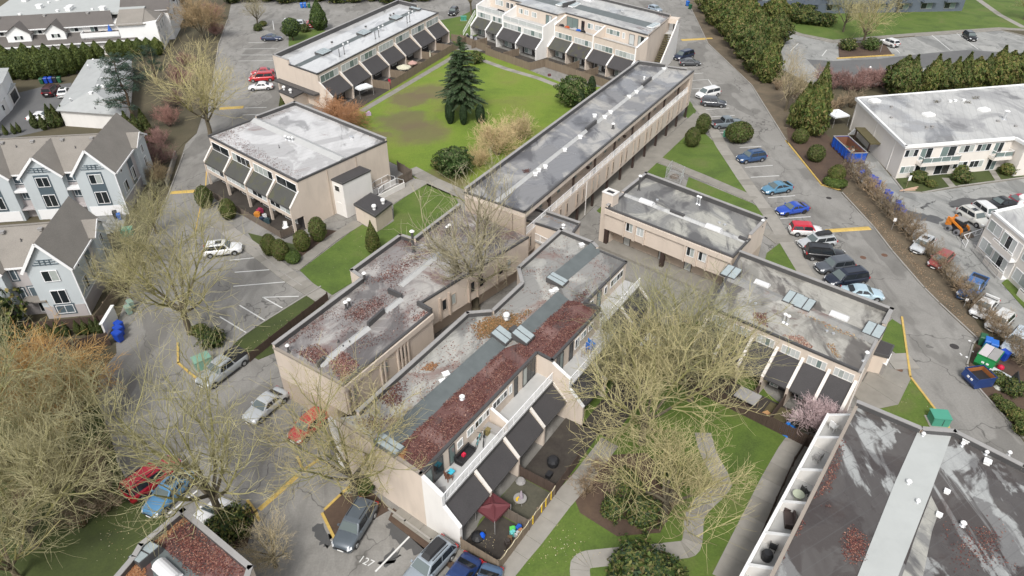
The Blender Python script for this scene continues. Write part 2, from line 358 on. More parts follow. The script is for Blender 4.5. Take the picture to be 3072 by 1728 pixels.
lawn([(2685, 532), (2714, 575), (2765, 577), (2870, 558), (3150, 522), (3150, 480), (2690, 500)], 'grass_dark')
lawn([(2290, 50), (2361, 95), (2501, 126), (2740, 106), (3000, 88), (3200, 100), (3200, -10), (2290, 10)])
lawn([(3005, 850), (3080, 935), (3200, 1060), (3200, 960), (3040, 820)])
slab_area('planting_bed', [(2364, 420), (2466, 553), (2522, 573), (2560, 525), (2530, 450), (2440, 370), (2360, 385)], 0.09, M['mulch'])
slab_area('planting_bed', [(2514, 129), (2517, 172), (2678, 166), (2650, 128)], 0.12, M['mulch'])
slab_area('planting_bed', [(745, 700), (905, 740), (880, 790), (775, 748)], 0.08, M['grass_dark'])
slab_area('planting_bed', [(893, 728), (980, 690), (1030, 696), (900, 800)], 0.09, M['mulch'])
slab_area('planting_bed', [(968, 1540), (1024, 1484), (1120, 1480), (1170, 1530), (1100, 1570), (1006, 1622)], 0.09, M['mulch'])
slab_area('planting_bed', [(655, 1560), (720, 1532), (772, 1530), (740, 1640), (640, 1660)], 0.09, M['mulch'])
slab_area('planting_bed', [(1180, 1525), (1396, 1690), (1440, 1740), (1400, 1745), (1165, 1560)], 0.06, M['mulch'])
slab_area('planting_bed', [(1700, 1440), (1770, 1370), (1940, 1360), (2040, 1480), (1980, 1600), (1850, 1610), (1740, 1540)], 0.085, M['mulch'])
slab_area('planting_bed', [(1020, 395), (1060, 385), (1100, 420), (1075, 450), (1040, 440)], 0.085, M['mulch'])
slab_area('verge', [(2524, 580), (2620, 682), (2677, 757), (2772, 867), (2817, 912), (2930, 1018), (2950, 1000), (2850, 845), (2770, 758), (2700, 680), (2630, 610), (2560, 525)], 0.07, M['leafdirt'])
slab_area('verge', [(2905, 1100), (2936, 1162), (3052, 1293), (3200, 1440), (3200, 1190), (3040, 1080), (2950, 1010), (2930, 1030)], 0.07, M['mulch'])
slab_area('verge', [(2056, -10), (2124, 130), (2255, 255), (2362, 430), (2470, 380), (2340, 200), (2200, 30), (2150, -10)], 0.05, M['leafdirt'])
slab_area('verge', [(660, -10), (655, 130), (640, 240), (590, 400), (550, 432), (440, 560), (440, 460), (520, 200), (560, 60), (560, -10)], 0.05, M['earth'])
# kerbs
def kerb(pts, mat='kerb', wdt=0.16, h=0.14, parent=None):
    P = [at(x, y) for x, y in pts]; m = MB()
    for p, q in zip(P[:-1], P[1:]):
        d = (q - p); L = d.length; d /= L; n = Vector((-d.y, d.x, 0)) * wdt / 2; e = d * wdt * 0.45
        m.prism([p - n - e, q - n + e, q + n + e, p + n - e], 0.0, h)
    return struct('kerb', m, M[mat])
TA = lambda ox, oy, pts: [(ox + x / 3.354, oy + y / 3.354) for x, y in pts]
kerb(TA(2304, 432, [(180, -30), (540, 415), (720, 465)]), 'yellow', 0.2)
kerb(TA(2304, 864, [(1345, 300), (1430, 900), (1700, 1255), (1815, 1410)]), 'yellow', 0.2)
kerb(TA(2304, 0, [(700, 590), (1260, 558)]), 'yellow', 0.35, 0.18)
kerb(TA(768, 1296, [(700, 780), (860, 630), (1030, 470)]), 'yellow', 0.22)
kerb(TA(768, 1296, [(670, 830), (795, 1085)]), 'yellow', 0.22)
kerb(TA(768, 1296, [(420, 262), (475, 390), (620, 290)]), 'yellow', 0.2)
kerb(TA(768, 1296, [(-80, 700), (0, 810), (30, 890)]), 'yellow', 0.22)
kerb(TA(0, 864, [(1790, 560), (1795, 760), (1900, 850), (2000, 930)]), 'yellow', 0.2)
kerb(TA(0, 1296, [(2415, 830), (2510, 800)]), 'yellow', 0.3)
kerb([(2056, -10), (2124, 131), (2255, 256), (2363, 430)])
kerb([(2526, 579), (2620, 681), (2677, 755), (2772, 865), (2817, 910), (2932, 1017), (2918, 1034), (2900, 1097), (2934, 1164), (3050, 1295), (3200, 1445)])
kerb([(2676, 531), (2713, 577), (2765, 579), (2870, 560), (3150, 523)], wdt=0.22)
kerb([(683, 60), (656, 134), (640, 240)]); kerb([(551, 462), (507, 581), (440, 740)])
kerb([(2362, 97), (2501, 129), (2530, 128)]); kerb([(2745, 109), (3002, 91), (3200, 139)])
kerb([(352, 1380), (394, 1463), (441, 1506), (516, 1562)]); kerb([(690, 697), (768, 748), (840, 815), (905, 858)])
kerb(TA(768, 1296, [(1340, 780), (1500, 900), (1760, 1090), (2030, 1290)]))
kerb(TA(768, 864, [(650, -10), (0, 395), (-210, 545), (-330, 500)]))
# pavements and paths laid in slabs
def path(name, pts, wdt, slab=1.5, mat='concrete', h=0.095, skip=0.022, smooth=0):
    P = [at(x, y) for x, y in pts]
    for _ in range(smooth): P = [P[0]] + [q for a, b in zip(P[:-1], P[1:]) for q in (a.lerp(b, .25), a.lerp(b, .75))] + [P[-1]]
    n = len(P)
    root = bpy.data.objects.new(name, None); COL.objects.link(root); root['kind'] = 'structure'
    ORG[root.name] = Vector((0, 0, 0))
    off = []
    for i in range(n):
        d0 = (P[i] - P[i - 1]).normalized() if i else (P[1] - P[0]).normalized()
        d1 = (P[i + 1] - P[i]).normalized() if i < n - 1 else d0
        b = Vector((-(d0.y + d1.y), d0.x + d1.x, 0)).normalized(); k = max(0.5, b.dot(Vector((-d0.y, d0.x, 0))))
        off.append(b * (wdt / 2 / k))
    for i in range(n - 1):
        L = (P[i + 1] - P[i]).length; m = max(1, round(L / slab)); g = skip / L / 2 * m
        for j in range(m):
            f0, f1 = (j + g) / m, (j + 1 - g) / m
            A, B = P[i].lerp(P[i + 1], f0), P[i].lerp(P[i + 1], f1)
            oa, ob = off[i].lerp(off[i + 1], f0), off[i].lerp(off[i + 1], f1)
            s = MB(); s.prism([A + oa, A - oa, B - ob, B + ob], 0.0, h + RN.uniform(-.006, .006)); s.build('paving_slab', M[mat if RN.random() < .7 else 'concrete2'], root)
    return root
RN = random.Random(5)
path('pavement', [(640, 655), (700, 706), (768, 752), (880, 838), (985, 905)], 2.0)
path('path', [(880, 808), (1000, 715), (1075, 668)], 1.7, 2.2, 'concrete2')
path('path', [(1150, 612), (1268, 543)], 2.4, 2.0); path('path', [(1232, 508), (1300, 545), (1420, 598)], 2.2, 2.0)
path('path', [(1085, 335), (1111, 319), (1328, 191), (1380, 160)], 1.3, 1.8, 'concrete2')
path('path', [(1420, 172), (1520, 208), (1616, 236), (1720, 276)], 1.4, 1.8)
path('path', [(1962, 474), (2110, 534), (2262, 600)], 1.9, 1.6, 'concrete2')
path('pavement', [(1790, 618), (1900, 530), (2010, 428), (2100, 345)], 2.4, 2.5, 'concrete2')
path('pavement', [(2092, 318), (2115, 345), (2165, 440), (2232, 540), (2308, 645), (2417, 822), (2480, 900)], 1.9, 1.7)
path('path', [(1830, 1328), (1819, 1341), (1745, 1439), (1685, 1505), (1596, 1618), (1557, 1663), (1490, 1745)], 1.75, 2.2)
path('path', [(1742, 1748), (1738, 1700), (1750, 1684), (1775, 1677), (2048, 1652), (2070, 1644), (2079, 1620), (2082, 1548), (2100, 1522), (2158, 1468), (2170, 1445), (2123, 1361), (2108, 1300)], 1.5, 2.4, smooth=1)
path('pavement', [(2300, 1255), (2410, 1300), (2368, 1360), (2318, 1450), (2175, 1745)], 2.0, 2.0)
path('path', [(2686, 1062), (2722, 1108)], 2.6, 1.3); path('path', [(2678, 1108), (2640, 1180), (2570, 1195)], 3.6, 2.4, 'concrete2')
path('path', [(2290, 690), (2330, 720), (2356, 712)], 1.6, 1.5, 'concrete2')
path('path', [(2338, 83), (2400, 104), (2501, 124), (2740, 104), (3002, 86), (3180, 96)], 1.8, 2.0, 'concrete2')
path('path', [(2935, 0), (2998, 45), (3072, 84)], 1.6, 2.0); path('path', [(2835, 535), (2858, 562)], 1.0, 1.0); path('path', [(2975, 512), (2996, 545)], 0.9, 1.0)
path('path', [(1190, 1535), (1300, 1615), (1396, 1688)], 1.1, 1.6, 'concrete2')
# painted markings
def line(x0, y0, x1, y1, parent=None, wdt=0.15, mat='paint', name='stall_line'):
    p, q = at(x0, y0), at(x1, y1); d = (q - p).normalized(); n = Vector((-d.y, d.x, 0)) * wdt / 2
    m = MB(); m.add([(v.x, v.y, 0.012) for v in (p - n, q - n, q + n, p + n)], [(0, 1, 2, 3)]); return m.build(name, M[mat], parent or ROAD)
for L in [(2037, 203, 2097, 200), (2083, 221, 2110, 219), (2077, 241, 2125, 239), (2125, 239, 2141, 262), (2076, 267, 2141, 262), (2113, 329, 2187, 324), (2129, 351, 2204, 346),
          (2235, 502, 2318, 496), (2252, 532, 2338, 527), (2219, 443, 2284, 439), (2304, 593, 2385, 587), (2341, 656, 2432, 650), (2386, 722, 2470, 716), (2160, 398, 2230, 394), (2415, 758, 2500, 752), (2440, 790, 2530, 783),
          (686, 781, 768, 773), (704, 817, 825, 808), (700, 859, 887, 843), (787, 892, 896, 889), (789, 892, 847, 924), (659, 950, 742, 1000), (719, 916, 794, 961),
          (730, 147, 832, 145), (722, 165, 822, 165), (715, 183, 818, 182), (735, 324, 800, 322), (728, 345, 800, 342), (745, 128, 800, 127), (1126, 1715, 1229, 1609), (1062, 1552, 1102, 1512),
          (501, 1545, 592, 1472), (498, 1385, 513, 1378), (430, 1440, 470, 1412), (960, 70, 990, 58), (818, 62, 822, 90), (560, 1590, 640, 1530)]: line(*L)
for L in [(2395, 130, 2372, 152), (2480, 150, 2466, 168), (2650, 110, 2700, 160), (2795, 105, 2850, 150), (2870, 100, 2935, 148)]: line(*L, parent=LOT)
for L in [(620, 504, 617, 560), (602, 617, 585, 700), (617, 560, 602, 617)]: line(*L, wdt=0.14, mat='yline', name='yellow_line')
def hump(pts, label):
    P = [at(x, y) for x, y in pts]; c = sum(P, Vector()) / 4
    a = (P[0] + P[3]) / 2; b = (P[1] + P[2]) / 2; wd = (P[3] - P[0]).length; d = (b - a).normalized(); n = Vector((-d.y, d.x, 0))
    m = MB(); prof = [(-.5, 0.0), (-.32, .05), (0, .075), (.32, .05), (.5, 0.0)]
    V = []
    for q in (a, b): V += [q + n * (s * wd) + Vector((0, 0, z + .008)) for s, z in prof]
    m.add(V, [(i, i + 1, i + 6, i + 5) for i in range(4)] + [(0, 5, 9, 4)] + [(4, 3, 2, 1, 0), (5, 6, 7, 8, 9)])
    tag(m.build('speed_bump', M['yellow'], loc=c), label, 'speed bump')
hump(TA(0, 432, [(1715, 505), (2025, 485), (2030, 455), (1720, 475)]), 'faded yellow speed bump across the lane by the four-bay beige block')
hump(TA(2304, 432, [(600, 893), (1028, 862), (1020, 832), (575, 858)]), 'wide bright yellow speed bump beside the row of parked cars')
hump(TA(1536, 0, [(1705, 412), (2020, 392), (2010, 380), (1700, 395)]), 'yellow speed bump by the outside stair of the decked block')
hump(TA(768, 1296, [(45, 800), (435, 455), (395, 430), (20, 765)]), 'long yellow speed bump under the bare tree in the lower lot')
hump(TA(0, 0, [(2210, 1105), (2450, 1090), (2450, 1065), (2210, 1080)]), 'yellow speed bump on the lane beside the big mossy bare tree')
def number(txt, x, y, ang, size):
    cu = bpy.data.curves.new('stall_number', 'FONT'); cu.body = txt; cu.size = size; cu.align_x = 'CENTER'; cu.align_y = 'CENTER'; cu.resolution_u = 2
    o = bpy.data.objects.new('tmp', cu); COL.objects.link(o); dg = bpy.context.evaluated_depsgraph_get(); me = bpy.data.meshes.new_from_object(o.evaluated_get(dg))
    bpy.data.objects.remove(o); me.materials.clear(); me.materials.append(M['paint'])
    n = bpy.data.objects.new('stall_number', me); COL.objects.link(n); n.parent = ROAD; p = at(x, y); n.location = (p.x, p.y, 0.013); n.rotation_euler = (0, 0, R(ang))
number('127', 1098, 1685, -25, 0.85); number('129', 598, 1424, 148, 0.75); number('128', 551.6, 1384, 148, 0.75); number('141', 702, 1511, 152, 0.7)
def manhole(x, y, r, label, c='manhole_rust'):
    p = at(x, y, 0.012); m = MB(); m.lathe((p.x, p.y, 0.0), [(r, 0.0), (r, 0.02), (r * .93, 0.025), (r * .9, 0.018), (r * .6, .02), (0.02, .02)], 20)
    for i in range(6):
        a = i * math.pi / 3; m.box((p.x + .5 * r * math.cos(a), p.y + .5 * r * math.sin(a), .022), (r * .5, .05, .012), a)
    tag(m.build('manhole_cover', M[c], loc=p), label, 'manhole')
M['manhole_rust'] = simple('rusty_iron', (0.13, 0.07, 0.045), 0.75, var=0.3, scale=6); M['manhole_dark'] = simple('dark_iron', (0.045, 0.04, 0.038), 0.6, var=0.3, scale=6)
manhole(2304 + 612 / 3.354, 432 + 543 / 3.354, .38, 'dark round manhole cover below the clipped topiary', 'manhole_dark')
manhole(2304 + 957 / 3.354, 432 + 1142 / 3.354, .38, 'rusty manhole cover in the lane, the one nearer the parked cars')
manhole(2304 + 1172 / 3.354, 432 + 1118 / 3.354, .38, 'rusty manhole cover in the lane, the one nearer the leafy verge')
manhole(2304 + 1312 / 3.354, 864 + 820 / 3.354, .42, 'rust brown round cover in the concrete walk by a yellow kerb')
manhole(2304 + 1875 / 3.354, 864 + 588 / 3.354, .45, 'dark drain grate in the lane near the wheelie bins', 'manhole_dark')
manhole(768 + 1726 / 3.354, 432 + 200 / 3.354, .35, 'pale round cover in the courtyard lawn', 'concrete')
manhole(1536 + 398 / 3.354, 0 + 812 / 3.354, .35, 'pale round cover in the grass beside a rounded shrub', 'concrete')
# ================================================================== BUILDINGS
RB = random.Random(11)
def poly_of(pts): return [Vector((p[0], p[1])) for p in pts]
def inset(poly, d):
    n = len(poly); out = []
    for i in range(n):
        a, b, c = poly[i - 1], poly[i], poly[(i + 1) % n]
        u = (b - a).normalized(); v = (c - b).normalized()
        n1 = Vector((-u.y, u.x)); n2 = Vector((-v.y, v.x)); k = 1 + n1.dot(n2)
        out.append(b + (n1 + n2) * (d / max(k, 0.3)))
    return out
def body(root, poly, z, mat='stucco', z0=0.0, name='wall'):
    m = MB(); m.prism(poly, z0, z - 0.02); return m.build(name, M[mat], root)
def roofsheet(root, poly, z, mat, name='roof'):
    m = MB(); m.add([(p.x, p.y, z) for p in poly], [tuple(range(len(poly)))]); return m.build(name, mat, root)
def edge(root, P, Q, z, h=0.12, mat='metal_dark', out=0.05, wid=0.2):
    fr = Fr(P, Q); m = MB(); m.fbox(fr, -out, fr.L + out, -wid, out, z - 0.10, z + h); return m.build('roof_edge', M[mat], root)
def parapet(root, P, Q, z, h=0.8, th=0.28, lining='metal_dark', cap='metal_grey', wall='stucco', slope0=0, slope1=0):
    fr = Fr(P, Q); m = MB(); m.fbox(fr, 0, fr.L, -th, 0, z - 0.02, z + h)
    o = m.build('parapet', M[wall], root)
    l = MB(); l.fbox(fr, 0.02, fr.L - 0.02, -th - 0.04, -th, z, z + h - 0.03); l.build('lining', M[lining], o)
    c = MB(); c.fbox(fr, -0.05, fr.L + 0.05, -th - 0.06, 0.05, z + h, z + h + 0.06); c.build('cap', M[cap], o)
    return o
def window(root, fr, s0, s1, z0, z1, n=2, o=0.0, frame='white', glass=None, fw=0.07, name='window', trim=None):
    f = MB(); d0, d1 = o - 0.02, o + 0.06
    f.fbox(fr, s0, s1, d0, d1, z0, z0 + fw); f.fbox(fr, s0, s1, d0, d1, z1 - fw, z1)
    f.fbox(fr, s0, s0 + fw, d0, d1, z0 + fw, z1 - fw); f.fbox(fr, s1 - fw, s1, d0, d1, z0 + fw, z1 - fw)
    wd = (s1 - s0) / n
    for i in range(1, n): f.fbox(fr, s0 + i * wd - fw * .4, s0 + i * wd + fw * .4, d0, d1 - 0.01, z0 + fw, z1 - fw)
    w_ = f.build(name, M[frame], root)
    for i in range(n):
        g = MB(); gl = glass[i % len(glass)] if glass else RB.choice(['glass', 'blind', 'blind', 'blind2', 'glass_teal'])
        g.fbox(fr, s0 + i * wd + fw * .4, s0 + (i + 1) * wd - fw * .4, o - 0.01, o + 0.03, z0 + fw, z1 - fw); g.build('pane', M[gl], w_)
    if trim:
        t = MB(); t.fbox(fr, s0 - .14, s1 + .14, o - .02, o + .035, z0 - .16, z1 + .14); t.build('surround', M[trim], w_)
    return w_
def railing(root, pts, h=1.0, pick=0.13, post=1.5, mat='rail_white', name='railing', pr=0.014):
    m = MB()
    for a, b in zip(pts[:-1], pts[1:]):
        a, b = Vector(a), Vector(b); L = (b - a).length; up = Vector((0, 0, 1))
        m.beam(a + up * h, b + up * h, .07, .06); m.beam(a + up * .12, b + up * .12, .05, .05)
        k = max(1, round(L / post))
        for i in range(k + 1): q = a.lerp(b, i / k); m.beam(q, q + up * h, .06, .06)
        if pick:
            k = max(1, int(L / pick))
            for i in range(1, k): q = a.lerp(b, i / k); m.beam(q + up * .12, q + up * h, pr * 2, pr * 2)
    return m.build(name, M[mat], root)
def fin(root, fr, s, prof, th=0.22, wall='stucco', capm='cap_white', capfrom=0, capto=None):
    m = MB(); m.fprof(fr, s - th / 2, s + th / 2, prof); o = m.build('fin_wall', M[wall], root)
    c = MB(); ct = capto if capto is not None else len(prof) - 2
    for i in range(capfrom, ct):
        a, b = prof[i], prof[i + 1]
        c.beam(fr.pt(s, a[0], a[1] + .02), fr.pt(s, b[0], b[1] + .02), th + .06, .07)
    c.build('cap', M[capm], o); return o
def mansard(root, fr, s0, s1, o0, z0, o1, z1, mat='mansard', th=0.14):
    m = MB(); m.fprof(fr, s0, s1, [(o0, z0), (o0, z0 - th), (o1 - .02, z1 - th), (o1, z1)]); o = m.build('mansard_roof', M[mat], root)
    g = MB(); g.fbox(fr, s0, s1, o1, o1 + .05, z1 - .16, z1 - .02); g.build('eave_trim', M['metal_dark'], o); return o
def patio_front(root, fr, s0, s1, o, z1, dark=True):
    if dark:
        m = MB(); m.fbox(fr, s0 + .05, s1 - .05, o - .1, o + .02, 0.0, z1); m.build('patio_shade_wall', M['shade_wall'], root)  # dark panel: shade under the awning put into its colour
    w_ = s1 - s0
    window(root, fr, s0 + w_ * .10, s0 + w_ * .48, 0.1, min(2.0, z1 - .05), 2, o + .04, 'white', [RB.choice(['glass', 'glass_teal', 'blind']), RB.choice(['blind', 'blind2'])], name='patio_door')
    window(root, fr, s0 + w_ * .62, s0 + w_ * .9, 0.8, min(1.95, z1 - .05), 1, o + .04, 'white', [RB.choice(['blind', 'blind2', 'glass'])])
def pipe(root, p, z, h=0.6, r=0.07, cap=True, dark=True, name='vent_pipe'):
    m = MB(); m.tube((p.x, p.y, z), (p.x, p.y, z + h), r, r, 8); m.lathe((p.x, p.y, z), [(r * 2.2, 0), (r * 1.2, .12)], 8)
    o = m.build(name, M['metal_dark' if dark else 'galv'], root)
    if cap: c = MB(); c.lathe((p.x, p.y, z + h), [(r * 1.9, -.02), (r * 2.1, .06), (r * 1.2, .16)], 10); c.build('cap', M['plastic_white'], o)
    return o
def boxvent(root, p, z, s=0.35, mat='galv', yaw=0.0):
    m = MB(); m.box((p.x, p.y, z + s * .3), (s, s, s * .6), yaw); m.box((p.x, p.y, z + s * .68), (s * 1.25, s * 1.25, s * .14), yaw); return m.build('roof_vent', M[mat], root)
def turbine(root, p, z):
    m = MB(); m.lathe((p.x, p.y, z), [(.2, 0), (.2, .3), (.3, .42), (.33, .55), (.28, .7), (.14, .78), (.02, .8)], 14); return m.build('roof_vent', M['plastic_white'], root)
def skylight(root, c, fr, z, lx=2.4, ly=1.5, n=4, tilt=0.35, frame='metal_dark'):
    f2 = Fr(c - fr.u * (lx / 2), c + fr.u * (lx / 2)); m = MB()
    m.fprof(f2, 0, lx, [(-ly / 2, z), (ly / 2, z), (ly / 2, z + .18), (-ly / 2, z + .18 + tilt)])
    o = m.build('skylight', M[frame], root)
    for i in range(n):
        g = MB(); a, b = lx * i / n + .07, lx * (i + 1) / n - .05
        g.fprof(f2, a, b, [(ly / 2 - .08, z + .2), (ly / 2 - .08, z + .23), (-ly / 2 + .08, z + .19 + tilt), (-ly / 2 + .08, z + .16 + tilt)]); g.build('pane', M['skylight'], o)
    return o
def dome(root, c, fr, z, lx=1.7, ly=.75):                   # white barrel skylight
    f2 = Fr(c - fr.u * (lx / 2), c + fr.u * (lx / 2)); m = MB(); k = 7
    m.fbox(f2, -.05, lx + .05, -ly / 2 - .05, ly / 2 + .05, z, z + .12)
    o = m.build('skylight', M['dome'], root); g = MB()
    g.fprof(f2, 0, lx, [(-ly / 2 * math.cos(math.pi * i / k), z + .12 + ly * .42 * math.sin(math.pi * i / k)) for i in range(k + 1)][::-1]); g.build('barrel_dome', M['dome'], o); return o
def spine(root, a, b, wid, h, mat, both=False, name='roof_ridge'):
    fr = Fr(a, b); m = MB(); z = a[2]
    prof = [(-wid / 2, z), (wid / 2, z), (0 if both else -wid / 2 + .12, z + h)] + ([] if both else [(-wid / 2, z + h)])
    m.fprof(fr, 0, fr.L, prof); return m.build(name, M[mat], root)
LEAFC = [(0.10, 0.036, 0.032), (0.135, 0.048, 0.038), (0.075, 0.030, 0.028), (0.17, 0.07, 0.05), (0.11, 0.045, 0.045), (0.09, 0.04, 0.035), (0.27, 0.15, 0.115), (0.20, 0.10, 0.08)]
M['leaf'] = colmat('fallen_leaves', (1, 1, 1), 0.6)
def scatter(root, pts, z, n, seed=0, size=0.11, cols=LEAFC, name='leaf_litter', clump=0.0, soft=1.7):
    rd = random.Random(seed); P = poly_of(pts); m = MB(); m.c = []
    x0, x1 = min(p.x for p in P), max(p.x for p in P); y0, y1 = min(p.y for p in P), max(p.y for p in P)
    def inside(x, y):
        c = False; k = len(P)
        for i in range(k):
            a, b = P[i], P[i - 1]
            if (a.y > y) != (b.y > y) and x < (b.x - a.x) * (y - a.y) / (b.y - a.y) + a.x: c = not c
        return c
    got = tries = 0
    while got < n and tries < n * 8:
        tries += 1; x, y = rd.uniform(x0, x1), rd.uniform(y0, y1)
        if not inside(x, y): continue
        dm = min(abs((P[i].x - P[i-1].x) * (P[i-1].y - y) - (P[i-1].x - x) * (P[i].y - P[i-1].y)) / max(.01, (P[i] - P[i-1]).length) for i in range(len(P)))
        if rd.random() > .08 + dm / soft: continue
        if clump and noise.noise(Vector((x * .45 + seed, y * .45, 0))) + rd.uniform(-.25, .25) < clump - .5: continue
        a = rd.uniform(0, 6.28); s = size * .62 * rd.uniform(.6, 1.4); tz = rd.uniform(-.4, .4)
        u = Vector((math.cos(a), math.sin(a), tz)) * s; v = Vector((-math.sin(a), math.cos(a), rd.uniform(-.4, .4))) * s * .65
        c = Vector((x, y, z + .03 + rd.uniform(0, .03)))
        m.add([c - u, c - v, c + u, c + v], [(0, 1, 2, 3)]); k = rd.uniform(.8, 1.25); q = rd.choice(cols); m.c.append((q[0] * k, q[1] * k, q[2] * k)); got += 1
    o = m.build(name, M['leaf'], root); o['kind'] = 'stuff'; return o
def base_of(poly): c = sum(poly, Vector((0, 0))) / len(poly); return (c.x, c.y, 0.0)
def V2(p): return Vector((p[0], p[1]))

M['roof_wet'] = roofmat('wet_roof_sky_sheen', (0.24, 0.24, 0.24), (0.42, 0.42, 0.42), (0.60, 0.60, 0.59), 0.12, 1, wet=0.9, yaw=1.1, la=.08, da=-.08)  # pale base colour includes the sky's reflection in the wet surface
M['roof_wetc'] = roofmat('wet_pale_leafy_roof', (0.24, 0.235, 0.23), (0.42, 0.41, 0.40), (0.60, 0.59, 0.58), 0.15, 2, wet=0.7, red=0.06, redc=(0.24, 0.17, 0.15), yaw=0.9, la=.06, da=-.02)
M['roof_grey'] = roofmat('stained_grey_roof', (0.085, 0.085, 0.092), (0.21, 0.21, 0.215), (0.40, 0.385, 0.355), 0.17, 3, wet=0.3, yaw=1.0, la=.02, da=.02, sharp=.09)
M['roof_grey2'] = roofmat('stained_grey_roof_b', (0.085, 0.083, 0.085), (0.20, 0.198, 0.19), (0.40, 0.39, 0.345), 0.20, 6, wet=0.2, yaw=-0.65, la=.03, da=.02, sharp=.08)
M['roof_brown'] = roofmat('brown_stained_roof', (0.085, 0.075, 0.07), (0.24, 0.23, 0.205), (0.40, 0.385, 0.345), 0.22, 8, wet=0.2, red=0.10, redc=(0.12, 0.08, 0.07), yaw=-0.7, la=.05, da=.02, sharp=.08)
M['roof_red'] = roofmat('leaf_stained_roof', (0.11, 0.10, 0.098), (0.245, 0.226, 0.216), (0.42, 0.40, 0.375), 0.17, 5, wet=0.45, red=0.30, redc=(0.175, 0.100, 0.088), yaw=1.0, la=.03, da=-.01, sharp=.08)
M['roof_mid'] = roofmat('greenish_grey_roof', (0.12, 0.118, 0.112), (0.26, 0.255, 0.24), (0.42, 0.41, 0.375), 0.17, 12, wet=0.25, red=0.20, redc=(0.20, 0.12, 0.10), yaw=0.9, la=.0, da=.0, sharp=.09)
M['roof_redx'] = roofmat('red_leaf_roof', (0.060, 0.050, 0.048), (0.14, 0.066, 0.058), (0.235, 0.135, 0.118), 0.26, 9, wet=0.0, yaw=0.9, la=-.02, da=.0, sharp=.12)
M['roof_black'] = roofmat('black_stained_roof', (0.036, 0.025, 0.022), (0.17, 0.168, 0.165), (0.37, 0.38, 0.37), 0.17, 14, wet=0.3, red=0.12, redc=(0.085, 0.048, 0.04), yaw=1.05, la=.0, da=.09, sharp=.03)
M['roof_white'] = simple('white_membrane', (0.42, 0.435, 0.42), 0.55, var=0.08, scale=0.4, dirt=0.12)
M['roof_pale'] = roofmat('pale_grey_roof', (0.15, 0.15, 0.155), (0.31, 0.31, 0.31), (0.48, 0.48, 0.465), 0.13, 17, wet=0.15, yaw=0.4, la=.07, da=-.01, sharp=.09)
M['ridge'] = simple('ridge_metal', (0.115, 0.13, 0.13), 0.4, var=0.3, scale=0.9)
M['ridge_lite'] = simple('ridge_flashing', (0.42, 0.42, 0.41), 0.45, var=0.15, scale=0.8)
M['stair'] = simple('mossy_timber', (0.10, 0.085, 0.04), 0.8, var=0.3, scale=3)

def blockA():
    a = tl(768, 0); A0, A1, A3 = a(615, 748, 6.3), a(1835, 130, 6.3), a(165, 552, 7.1)
    A3.z = 6.3; A2 = A1 + (A3 - A0); P = poly_of([A0, A1, A2, A3])
    r = thing('townhouse_row', 'long beige townhouse row with a wet white roof and seven dark sloping awnings', 'townhouses', base_of(P))
    z = 6.3; body(r, P, z); roofsheet(r, inset(P, .02), z, M['roof_wet'])
    edge(r, P[0], P[1], z); parapet(r, P[2], P[3], z, .8); parapet(r, P[3], P[3].lerp(P[0], .36), z, .8); parapet(r, P[1].lerp(P[2], .5), P[2], z, .8)
    edge(r, P[3].lerp(P[0], .37), P[0], z); edge(r, P[1], P[1].lerp(P[2], .49), z)
    fr = Fr(P[0], P[1]); m0 = P[3].lerp(P[0], .52); m1 = P[2].lerp(P[1], .52)
    d = (m1 - m0); spine(r, Vector((*(m0 + d * .01), z + .004)), Vector((*(m0 + d * .99), z + .004)), 1.5, .28, 'ridge', True)
    for t in (.19, .50, .78): skylight(r, m0 + d * t, fr, z + .1, 3.0, 1.9, 4, .3)
    skylight(r, m0 + d * .965, fr, z + .1, 1.2, 2.6, 2, .3)
    for t in (.30, .335, .585, .62, .86, .895): pipe(r, m0 + d * t + fr.n * 1.1, z, .5, .1, True, False)
    for t in (.18, .215, .455, .485, .735, .76): pipe(r, m0 + d * t + fr.n * 4.0, z, 1.5, .07, False)
    for t in (.33, .6, .82, .85): boxvent(r, m0 + d * t - fr.n * 2.6, z, .35, 'metal_dark')
    n = 7; L = fr.L
    for i in range(n + 1):
        s = min(max(L * i / n, .11), L - .11)
        fin(r, fr, s, [(0, 4.9), (.5, 4.5), (2.6, 2.45), (2.6, 0), (0, 0)], capto=2)
    for i in range(n):
        s0, s1 = L * i / n + .12, L * (i + 1) / n - .12
        window(r, fr, s0 + .5, s1 - .25, 4.45, 5.75, 4, 0, 'white', [RB.choice(['blind', 'blind', 'blind2', 'glass_teal']) for _ in range(4)])
        mansard(r, fr, s0, s1, 0.02, 4.3, 2.5, 2.35)
        patio_front(r, fr, s0, s1, .6, 2.2)
    # low gallery roof and the small flat shed at the lane end
    f2 = Fr(P[3], P[0]); m = MB(); m.fbox(f2, .8, f2.L - .2, 0, 1.2, 2.5, 2.85); m.build('gallery_roof', M['metal_dark'], r)
    return r, P, fr
RA, PA, FA = blockA()
def shed(name, label, corners, z, roofm='metal_dark', vents=(), wall='stucco', cat='shed', roofh=.3):
    P = poly_of(corners); r = thing(name, label, cat, base_of(P)); body(r, inset(P, .12), z - roofh + .02, wall)
    m = MB(); m.prism(P, z - roofh, z); m.build('roof', M[roofm], r)
    q = inset(P, .15); m = MB(); m.prism(q, z, z + .012); m.build('roof_membrane', M['mansard'], r)
    for v in vents: turbine(r, v, z)
    return r
a = tl(768, 0); s_ = [a(225, 910, 2.6), a(370, 975, 2.6), a(530, 895, 2.6), a(395, 810, 2.6)]
shed('utility_shed', 'beige flat-roofed utility shed with two white vents at the end of the wet-roofed row', s_, 2.6, vents=(a(283, 905, 2.6), a(350, 935, 2.6)))
